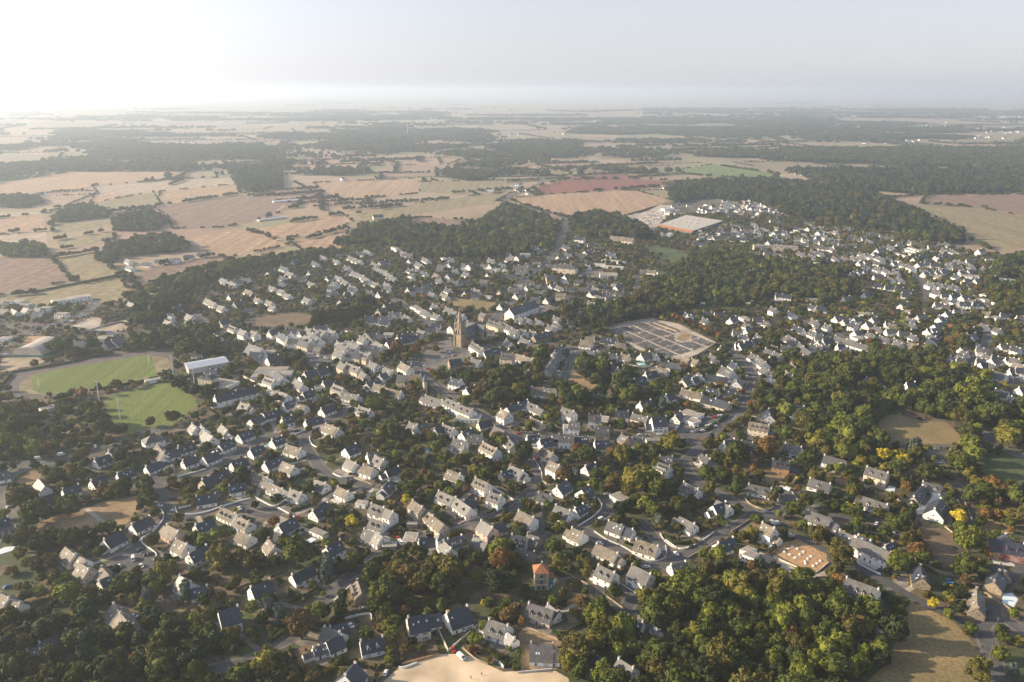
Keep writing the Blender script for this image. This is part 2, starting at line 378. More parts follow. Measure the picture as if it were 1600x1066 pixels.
# ------------------------------------------------------------------ survey data: ridge lines "x1 y1 x2 y2 width flags"
# roof k dark slate, g grey slate, t tan with sunlight put into its colour, o clay, f flat; wall w y p s r; 2/3 storeys; Dn dormers; H hip
HOUSES = {  # roof letters partly record how sun and shade tone the visible slope
(0, 2): """-60 215 70 187 9 g;322 258 372 318 8 g;525 345 650 303 8 k;300 430 428 383 8 k;760 270 862 230 9 kD1;980 212 1105 172 8 k;790 95 905 50 9 kD1;
905 20 1010 -30 8 k;1217 152 1335 107 8 k;1100 635 1245 567 9 k;870 760 1005 690 10 k;545 825 622 888 10 t;635 890 705 925 8 t;668 958 740 1008 10 ty;
-20 600 30 585 9 k;5 670 125 655 9 kD2""",
(1, 2): """138 102 240 68 8 k;310 70 420 28 9 k;545 120 660 80 9 k;820 120 960 65 9 k;970 112 1062 152 9 t;300 262 500 175 12 ky;525 315 655 290 8 k;
250 405 405 380 9 k;720 195 840 245 9 tD2;865 292 965 340 8 t;1035 342 1125 372 9 gD1;1235 262 1325 292 9 gD1;1220 520 1340 455 9 k;245 640 380 585 9 k;
460 492 575 545 9 tD3;600 572 690 614 9 tD2;600 692 700 728 9 t;935 640 1060 575 10 k;85 757 170 800 10 t;190 880 330 810 9 k;852 757 900 820 9 t;
1335 825 1445 770 9 k;1215 670 1320 715 5 gf;9 640 97 692 10 tp""",
(2, 2): """45 322 130 362 8 t;258 140 340 168 9 t;445 185 545 155 8 k;120 92 190 125 9 g;355 65 425 95 9 gD1;290 50 375 30 8 g;412 330 465 276 9 k;
960 180 1060 215 9 t2;1190 248 1290 290 9 t2D3;1310 365 1400 395 9 g2D2;885 358 1010 410 9 gD2;1025 412 1150 500 9 gD2;1110 435 1175 430 8 k;
668 437 745 490 8 ty2;745 490 835 565 8 tpD2;835 565 925 637 8 ty2;325 462 425 492 9 g2D2;430 500 500 530 8 g2;320 585 420 615 9 gD2;
265 675 350 702 9 g;350 700 410 735 9 g;720 770 850 745 8 k;960 758 1072 728 9 g2D4;925 775 985 835 8 g2;1240 605 1330 660 9 gp2;1340 640 1420 620 8 kp;
1180 738 1285 790 8 gs;420 800 520 795 5 fs;205 445 275 455 5 f;625 620 700 625 4 fs;600 738 690 742 11 f""",
(3, 2): """20 205 95 178 8 ky;95 145 200 190 10 gD1;365 -10 450 45 9 tD1;425 107 500 142 9 t2;482 320 560 268 10 k;690 345 742 312 11 k;720 150 800 125 10 k;
330 370 425 387 8 gD1;165 522 285 575 9 t2;475 475 590 520 10 gD1;635 500 695 468 8 k;965 378 1040 425 9 f;610 665 700 706 10 t;915 605 1035 650 9 g;
1045 655 1085 668 8 k;1145 760 1320 815 10 tD2;815 797 985 875 9 t;110 720 230 745 9 kD2;150 830 290 870 8 gs;240 715 330 745 8 gs;1330 117 1420 152 8 g2D4;1340 65 1440 72 9 g""",
(4, 2): """155 283 270 340 10 gD3;335 58 380 98 9 gpH;400 480 500 450 10 k;430 435 535 485 9 g;120 572 240 630 9 g;897 98 1030 117 8 kD3b2;1205 252 1370 297 9 gD1;
695 300 880 337 8 gD2;1190 520 1375 582 10 gD1;810 622 905 666 9 t2;440 790 560 745 9 k""",
(5, 2): """-60 60 110 105 9 g;295 155 465 205 9 gy2D2;265 405 460 470 9 gD2;810 10 980 22 9 gs;760 280 910 315 8 gD2;755 312 682 405 7 ky;905 422 855 507 12 k;
68 685 190 738 9 g;205 745 490 872 9 g2;245 735 300 760 6 k;445 815 500 785 7 k;1320 760 1600 800 10 kr2D3;1450 715 1475 775 8 kr2""",
(0, 3): """5 322 75 362 12 t;92 385 150 402 9 t;850 108 905 170 9 t;835 215 935 166 7 k;948 415 985 468 11 t;1005 490 1068 572 11 t;1115 600 1150 640 7 g;
330 735 545 632 8 k;275 785 325 765 6 g""",
(1, 3): """115 180 200 235 10 g;225 285 320 268 8 k;705 275 860 212 10 k2;440 478 592 432 12 k2;1050 170 1215 95 8 k;1320 605 1440 650 11 g;1385 600 1470 575 8 k;
1340 725 1450 675 9 k;1255 770 1325 745 6 g""",
(2, 3): """185 908 105 1005 12 k;205 218 240 318 8 tsD3;235 725 412 686 9 kD2;630 525 785 495 12 ky2;795 507 857 497 9 k;955 487 1118 432 13 k;1305 542 1455 592 11 gD2;1455 650 1490 680 6 k""",
(3, 3): """250 407 445 467 10 gyD3;410 415 490 480 7 k;268 738 445 750 12 g;450 768 520 772 10 g;830 90 960 150 9 g2D2;1110 92 1260 162 10 g2;800 838 850 880 8 k;
1000 870 1115 945 9 g2D1;1080 522 1190 560 9 k;1285 580 1335 640 4 g;405 190 420 195 4 k""",
(4, 3): """50 88 165 62 8 t""",
(5, 3): """125 195 385 290 11 g2D4;738 95 755 195 9 ks;1205 287 1212 450 8 ts;1395 140 1350 226 9 ks;1405 85 1440 150 8 ks""",
(0, 1): """1210 395 1325 375 5 f;865 80 925 60 12 ky;930 65 1000 25 12 k;1210 870 1330 840 11 g2H;905 985 1010 935 9 k;1310 930 1370 1010 9 t;1370 990 1480 965 9 k;
820 40 930 30 14 f;340 635 450 605 7 f""",
(1, 1): """210 200 290 190 8 f;345 305 430 310 9 kH;300 335 385 347 10 kyH3D2;405 525 735 445 10 k2;690 95 800 130 16 k;700 160 820 165 14 k;840 205 930 185 12 k;
760 300 1000 300 14 f;720 350 900 350 12 f;900 330 1040 330 12 f;825 365 900 392 9 g2D3;920 320 975 370 10 k;1150 330 1240 305 11 k;1265 310 1340 290 9 k;
1075 385 1140 430 9 g;1305 410 1375 390 9 k;1240 450 1310 440 8 fy;845 470 920 490 8 g;940 488 1010 512 9 g;1135 500 1215 475 9 k;975 590 1060 560 9 k;
1085 590 1160 605 9 t;620 580 690 600 9 gD1;700 720 790 680 9 k;810 670 915 640 9 k;1290 630 1380 595 9 k;965 710 1040 690 9 k;1160 730 1290 695 9 k;
1330 755 1420 790 10 t;215 755 250 790 8 g;290 770 320 800 8 g;320 820 385 865 10 g;460 765 510 810 8 g;600 845 700 805 9 k;100 945 225 910 9 kD2;
440 930 540 885 9 k;880 890 960 860 9 k;0 985 90 965 9 k;700 970 800 935 9 k;1005 930 1120 965 9 t;1110 60 1190 80 9 ky2;1150 20 1210 60 9 g2;1225 10 1285 50 9 k2;
1240 115 1285 122 8 gs;965 5 1010 40 9 k2;1040 0 1090 45 9 ky2;830 150 900 150 8 f""",
(2, 1): """10 430 90 460 9 gy2D4;100 495 215 520 9 g;40 95 120 115 9 g2;20 145 90 165 9 g2;125 155 235 172 9 ky2;135 75 210 110 9 g2;235 100 370 112 9 k2;
230 160 300 180 10 gy2D3;270 0 345 80 8 gsD3;360 70 415 105 9 g2;325 150 390 150 8 g;450 75 700 20 9 k;970 225 1065 215 10 k2s;1165 75 1250 130 9 g2D4;
1255 155 1390 125 9 k;1405 165 1500 175 10 gy3D3;1160 215 1230 235 8 g;60 245 110 265 9 gy2;115 250 225 290 9 gy2D2;240 325 280 345 8 gy2;310 240 370 260 9 g2;
420 280 500 315 9 gy;280 420 370 370 9 k;390 355 435 330 9 k;570 245 640 285 9 t2;545 350 610 355 10 gy2;640 345 730 350 8 t;985 375 1070 395 9 k2;
1110 465 1180 440 9 k;1200 430 1270 425 9 k;345 425 430 440 8 t;430 455 570 490 8 t;775 520 910 560 10 gD1;950 545 1050 590 9 g2D2;1055 595 1165 640 9 g2D2;
1040 690 1220 700 13 f;1215 745 1310 725 8 ky;1350 780 1430 815 10 gs;1255 910 1365 965 9 t2D4;920 760 1010 795 9 gD3;850 800 900 775 9 k;1075 830 1150 800 9 k;
1130 845 1240 850 9 g;1010 880 1100 900 9 g2;1040 930 1090 950 8 gy;640 745 700 765 9 g;710 765 780 750 8 g;220 610 310 640 9 gD3;105 960 190 925 10 k;
120 915 220 955 9 t;0 775 50 800 9 t;1045 350 1080 345 6 t""",
(3, 1): """15 635 75 662 10 t2;65 620 235 560 8 k;60 55 110 90 8 g;185 40 255 70 9 g;260 95 340 100 7 ty;285 25 435 -15 9 ks;465 150 520 110 9 k;
395 300 425 262 10 ky;425 252 452 215 10 k;455 212 480 180 10 k;480 175 505 150 10 k;190 380 215 345 10 ky;220 342 240 315 9 k;140 175 280 215 9 t;
215 440 270 447 11 k;275 450 470 467 11 t;570 480 635 485 10 g;640 487 755 495 10 g;755 507 825 512 10 g;720 30 790 35 10 t;680 60 770 72 11 t;
850 35 980 50 10 k;735 135 790 160 9 k;820 150 880 170 9 k;970 85 1050 92 10 t;920 170 975 180 9 k;1020 175 1080 187 9 t;935 255 990 292 10 k;1030 270 1090 287 10 k;
1180 180 1250 160 10 t;1255 155 1310 185 9 k;1220 335 1305 315 10 k;1125 385 1200 365 12 k;1310 285 1400 302 12 t;1410 240 1490 262 10 k;1175 580 1260 560 10 k;
245 580 320 607 9 gD1;320 620 365 640 8 g;265 705 360 745 8 ty;530 620 620 652 9 g2D1;750 680 845 685 9 g2D1;855 700 905 705 6 f;590 740 660 745 9 g2;540 775 585 775 7 f2;
810 775 920 780 9 gs2;975 645 1075 652 9 kD2;1115 670 1235 702 8 gy;1275 705 1390 700 12 k2;500 845 620 850 9 g2;630 870 740 872 7 ks;800 900 910 895 10 k;
1030 850 1062 870 8 gs;1110 880 1190 885 8 k;1230 885 1335 885 6 f;235 860 330 850 9 k;340 890 440 872 10 k;75 875 125 930 8 gD2""",
(4, 1): """80 690 120 655 9 k;150 650 290 690 12 f;150 690 260 740 9 f;140 390 190 345 10 k;220 380 262 360 8 k;270 330 300 360 9 g;340 350 520 372 9 k;
470 280 560 312 12 g;555 237 590 262 9 k;605 362 588 402 11 k;345 455 440 475 9 ky;490 470 600 482 9 k;140 465 200 480 9 t;215 485 300 502 9 t;
310 525 420 547 10 ky;420 550 530 582 10 ky;5 515 60 500 9 k;460 115 510 105 9 k;375 180 420 202 9 g;160 205 190 215 8 ty;220 215 270 232 8 ty;
610 95 695 75 9 k;690 60 730 50 9 k;760 10 800 42 9 g;715 170 760 195 9 g;770 195 835 245 10 g;835 130 965 180 9 g;820 280 860 312 10 g;1020 15 1080 52 9 g;
1080 55 1150 112 9 g;1152 118 1215 165 9 g;880 360 910 402 9 k;1050 250 1085 292 10 ty;1005 320 1060 355 10 ty;1310 60 1390 45 11 k;1295 100 1360 105 9 g;
1000 590 1150 612 9 k2D4;700 740 860 767 9 ty2D4;860 635 865 682 11 k;490 910 570 885 9 k;640 900 720 912 9 k;1000 918 1130 952 10 gD1""",
(5, 1): """30 25 125 55 9 g;125 57 230 87 9 g;240 90 350 122 9 g;50 102 95 98 8 k;105 125 145 135 8 k;520 45 600 77 9 gD2;630 75 715 97 9 t;755 105 840 137 9 g;
660 10 700 27 8 g;820 10 860 37 9 g;810 50 850 72 9 k;440 155 500 150 9 k;400 25 470 47 9 g;690 265 780 300 9 f;780 290 825 305 6 f;990 200 1000 240 10 k;
1050 180 1090 207 10 g;1085 145 1125 165 8 g;1125 90 1210 87 9 f;1125 5 1160 27 9 k;985 330 1110 347 11 g;1240 250 1285 245 10 k;1325 215 1385 200 11 k;
1445 215 1515 210 10 k;1520 245 1600 272 10 t;1480 305 1560 300 10 k;1230 295 1310 312 10 g;1340 315 1450 347 10 g;1280 175 1330 200 8 g;1565 455 1600 448 9 w;
1365 465 1470 492 10 k;1500 530 1600 572 10 k;620 420 690 410 11 k;290 370 360 360 9 k;380 395 430 432 8 g;150 235 250 240 8 f;1400 100 1460 95 9 t;1490 120 1550 128 9 g""",
}
# centre + ridge direction ( \ / - )
SMALL = {
(0, 0): """60 695 - f;150 690 - f;200 722 - f;30 765 - g;120 770 \\ g;385 745 - f2;515 795 - f2;1065 350 \\ g;1085 402 \\ k;1222 375 - k;1330 352 - k;1410 340 - k;1460 338 - k;1570 315 - k;
1095 712 \\ g;1320 740 \\ g;1310 790 \\ g;1415 800 \\ gD1;1470 732 / k;1580 812 \\ g;1570 870 \\ g;1400 862 \\ g;660 1030 - k;1270 632 - g;40 1000 - f""",
(1, 0): """55 347 - k;190 312 - k;290 297 - k;480 512 \\ g;560 542 \\ g;600 520 - k;660 505 - k;870 442 / k;980 412 \\ k;1030 457 \\ g;1070 352 / k;1240 372 \\ k;980 522 / k;1120 495 - k;
1210 542 \\ g;885 577 \\ g;700 617 \\ tH;680 605 \\ t;760 672 \\ t;960 602 \\ g;1010 637 \\ g;540 642 / k;350 682 \\ g;390 707 \\ g;590 702 / k;460 737 \\ g;680 757 - kHy;860 697 \\ g;885 737 \\ g;
1175 672 \\ g;85 742 / k;30 822 \\ g;210 807 / k;240 882 \\ gy;190 872 \\ g;475 857 / k;555 907 \\ gD3;640 940 \\ g2;730 950 \\ g2;880 940 / k2;1310 325 \\ g;1040 930 - k2;960 970 \\ k2;1000 985 \\ g2;
1130 950 / g2;1200 955 \\ g2;1250 935 \\ g2;1300 940 \\ g2;1160 1015 / k2;1100 1000 \\ k2y;1230 1005 \\ k2;1340 985 - k2y;1380 940 \\ g2;420 980 \\ g;1060 1010 - g2;1290 900 - k2;1185 925 \\ g2""",
(2, 0): """30 357 \\ g;70 302 - k;120 407 \\ k;160 332 \\ gD1;215 352 \\ gD1;290 277 \\ g;240 290 - k;180 452 \\ g;50 492 \\ g;105 527 \\ g;165 572 \\ g;235 475 \\ g;280 502 \\ g;355 542 \\ g;350 382 \\ g;410 362 / k;
440 372 - k;370 422 \\ g;430 442 \\ g;470 472 \\ g;505 500 \\ g;450 547 \\ g;525 250 \\ f2;590 285 \\ g;620 300 - g;360 110 \\ g;650 432 \\ k;720 382 \\ g;775 342 \\ g;760 452 \\ k;650 582 / k;710 580 - k;780 552 - k;
915 392 - g;970 372 - g;830 627 \\ gy;960 592 \\ kD1;1000 527 - g;1095 522 - k;975 467 / k;1110 462 \\ g;1090 427 \\ gy;1185 635 - g;1125 612 / k;1265 392 - g;1320 347 \\ g;1285 652 - f;1260 520 - gs;1260 555 - gs;
450 722 / k;405 757 / gy;530 792 - k;490 800 \\ k;300 822 - k;340 842 - k;430 822 - k;430 852 - k;690 742 \\ f;730 770 \\ f;770 777 \\ g;850 727 \\ gD1;970 755 \\ g;1010 780 \\ g;865 807 \\ g;1070 802 \\ g;
1255 797 \\ gs2;1110 870 - k;1060 860 - k;1000 892 / k2;810 852 - g;860 882 - k;740 942 \\ gy;600 965 / ky;560 980 / ky;350 960 - k;400 975 - k;465 965 - f;0 620 - k;80 680 / k;20 630 - k;
700 960 - k;190 1040 \\ g2;130 1030 \\ k2;250 1000 \\ g2;60 1040 \\ g2;1325 860 \\ gy2D3;1375 880 \\ gy2D2;620 820 \\ g;820 920 - k;930 640 \\ t;790 600 - k;1200 600 \\ g;650 620 - g""",
(3, 0): """25 382 \\ k;80 342 \\ g;115 322 \\ g;215 300 - f2;150 410 - g;200 400 - g;250 390 - g;310 372 - g;100 472 - g;160 472 - g;210 452 - g;270 422 - g;180 435 - g;380 195 - k;420 165 - k;300 235 \\ k;340 267 - kD2;
560 240 \\ kD1;670 165 - k2;740 272 / g;940 302 \\ k;830 250 - g;680 300 - g;575 300 \\ k;770 220 - k;930 285 - k;620 210 - k;540 512 \\ k;660 522 - g;760 537 - g;870 552 - k;990 562 / k;500 572 \\ g;
590 577 - gD1;700 582 - g;800 582 \\ g;870 597 - g;940 610 - g;1000 615 - g;330 612 - gs;780 612 / k;515 632 - ty2;580 655 - g;300 662 - g;415 665 / k;120 585 - ty2;155 632 / g;30 602 / ky;30 717 / kD1;
180 832 \\ g;240 842 \\ g;330 855 \\ g;30 872 \\ gs2D2;90 905 \\ g2D1;130 932 \\ g2;200 935 \\ g2D2;280 947 \\ g;480 880 \\ gD3;430 905 \\ g;770 705 \\ g2D2;780 740 \\ g2D2;815 765 \\ g;640 790 - kD2;
770 837 - g;840 852 - k;945 795 / kD1;915 672 / g2;990 672 / k2;1070 632 - k;1160 632 - k;1180 682 - gs;1240 735 - fs;1210 435 - t;1270 440 - t;1350 450 - t;1400 490 - k;1480 512 - k;1340 475 - k;
1575 802 \\ k;440 45 - f;40 122 - k;160 112 - f;1370 130 \\ g;430 395 - g;600 860 - k;740 270 - k;370 570 - k;480 830 \\ gD1;1010 620 - k;890 630 - k""",
(4, 0): """215 190 - k;270 205 - k;480 155 - k;560 165 - k;630 170 - k;425 155 / k;720 130 - k;610 130 \\ k;580 100 \\ g;640 75 / k;530 122 - g;740 50 \\ g;700 165 - k;830 95 \\ g;870 120 \\ g;880 190 / k;950 177 \\ k;
1000 150 - g;1070 117 - f;1130 92 - f;1170 137 - f;1250 80 - f2;1290 112 - f;1250 147 - f;1350 130 - f;1360 170 - g;1110 167 - g;1170 172 - g;1220 180 - g;1110 207 - g;1160 212 - g;1270 190 - g;1320 197 - g;
1390 210 - g;740 287 - g;770 332 \\ gD2;860 287 - g;940 300 - g;980 322 \\ g;830 355 \\ g;870 365 \\ g;920 377 \\ g;1130 292 \\ g;1220 315 \\ g;1230 277 \\ g;1290 290 \\ g;1270 235 - g;1320 242 - g;1380 252 \\ g;
1070 362 / k;1110 352 / k;1320 352 / k;1280 377 - f;700 442 / k2;790 442 - k;960 635 - k2;1010 640 - k2;700 690 - f;1190 672 - f;1240 677 - f;1185 502 - k;1210 490 - k;210 802 / k;330 842 \\ g;350 787 - k;450 787 - k;
560 832 / k;680 882 \\ gD1;655 832 \\ f;770 832 - k;840 867 \\ g;900 752 \\ g2;1050 792 \\ k;1230 732 \\ k;1300 742 - k;1240 852 \\ g;1350 892 \\ gD1;1100 902 \\ k;1130 925 \\ k;1230 950 \\ gD2;1280 980 - g;
600 942 - g;690 925 / g;740 1010 / g;680 1030 / k;620 1045 - k;1030 1000 \\ g;1200 40 - g;780 110 - g;690 110 - g;580 60 - g;910 20 - g""",
(5, 0): """50 232 - g;90 217 - g;170 217 - g;210 170 - g;265 160 / k;310 187 \\ g;350 140 - g;300 120 - g;430 147 - g;480 160 - g;400 255 / k;490 237 \\ g;560 215 / k;660 200 \\ g;700 205 - g;770 265 - f;
830 280 - f;840 232 - g;920 212 - g;960 215 \\ g;860 155 \\ g;700 330 / k;760 315 - k;890 312 / k;950 300 - k;940 262 \\ g;1010 272 \\ g;1080 240 - g;1240 262 / g2;1090 292 - g;250 297 \\ g2D2;320 310 \\ g2D2;400 330 \\ g2;
30 332 \\ g;110 332 \\ g;600 385 \\ g2D1;660 400 \\ g2D1;740 372 / k2;810 375 - k2;860 380 - k2;380 415 \\ g2D1;450 430 \\ g2D1;530 445 \\ g2D1;180 452 / k;240 442 / k;290 440 / k;390 482 - g;490 502 \\ g;570 507 \\ g;
790 450 / k;840 445 / k;890 440 / k;930 435 / k;1040 352 \\ g;1100 372 \\ g;1160 392 \\ g;970 382 \\ g;1040 402 - g;1150 352 - g;1320 350 - f;1425 372 - f;1120 478 - f2;1180 480 - f2;1370 500 - f2D1;1430 505 - f2;
1490 515 - f2;1280 422 \\ g;1350 430 \\ g;1430 445 \\ g;1560 432 \\ g;1590 402 \\ g;820 540 \\ g2D1;900 550 \\ g2D1;970 560 \\ g2D1;1030 565 \\ g2;380 552 - k;480 570 - k;560 580 - k;640 600 - k;620 632 - k;
870 612 \\ g2;960 635 - k2;1030 640 - k2;1100 645 / k2;1030 685 \\ k2;1110 702 - k2D1;1220 705 - k2D1;890 712 - g;950 730 - g;1050 770 - g;1120 780 - g;290 625 / k;600 712 / kD1;120 662 / g;50 822 / gD1;120 845 / g;
240 792 - f;315 790 \\ g;170 855 \\ k;740 812 / g;920 822 \\ g;650 840 \\ g;880 880 / k;850 922 / k;845 962 / k;840 1000 / k;480 872 - g;380 910 \\ gy;490 930 - g;210 942 / g;320 960 \\ g;670 885 \\ g;680 970 \\ g;
1160 922 / g;1270 890 \\ g;1380 922 \\ g;1570 822 - g;1160 972 / k;560 1040 \\ g;430 1000 - g;1130 1010 - g;590 950 - g;1440 800 - k""",
}
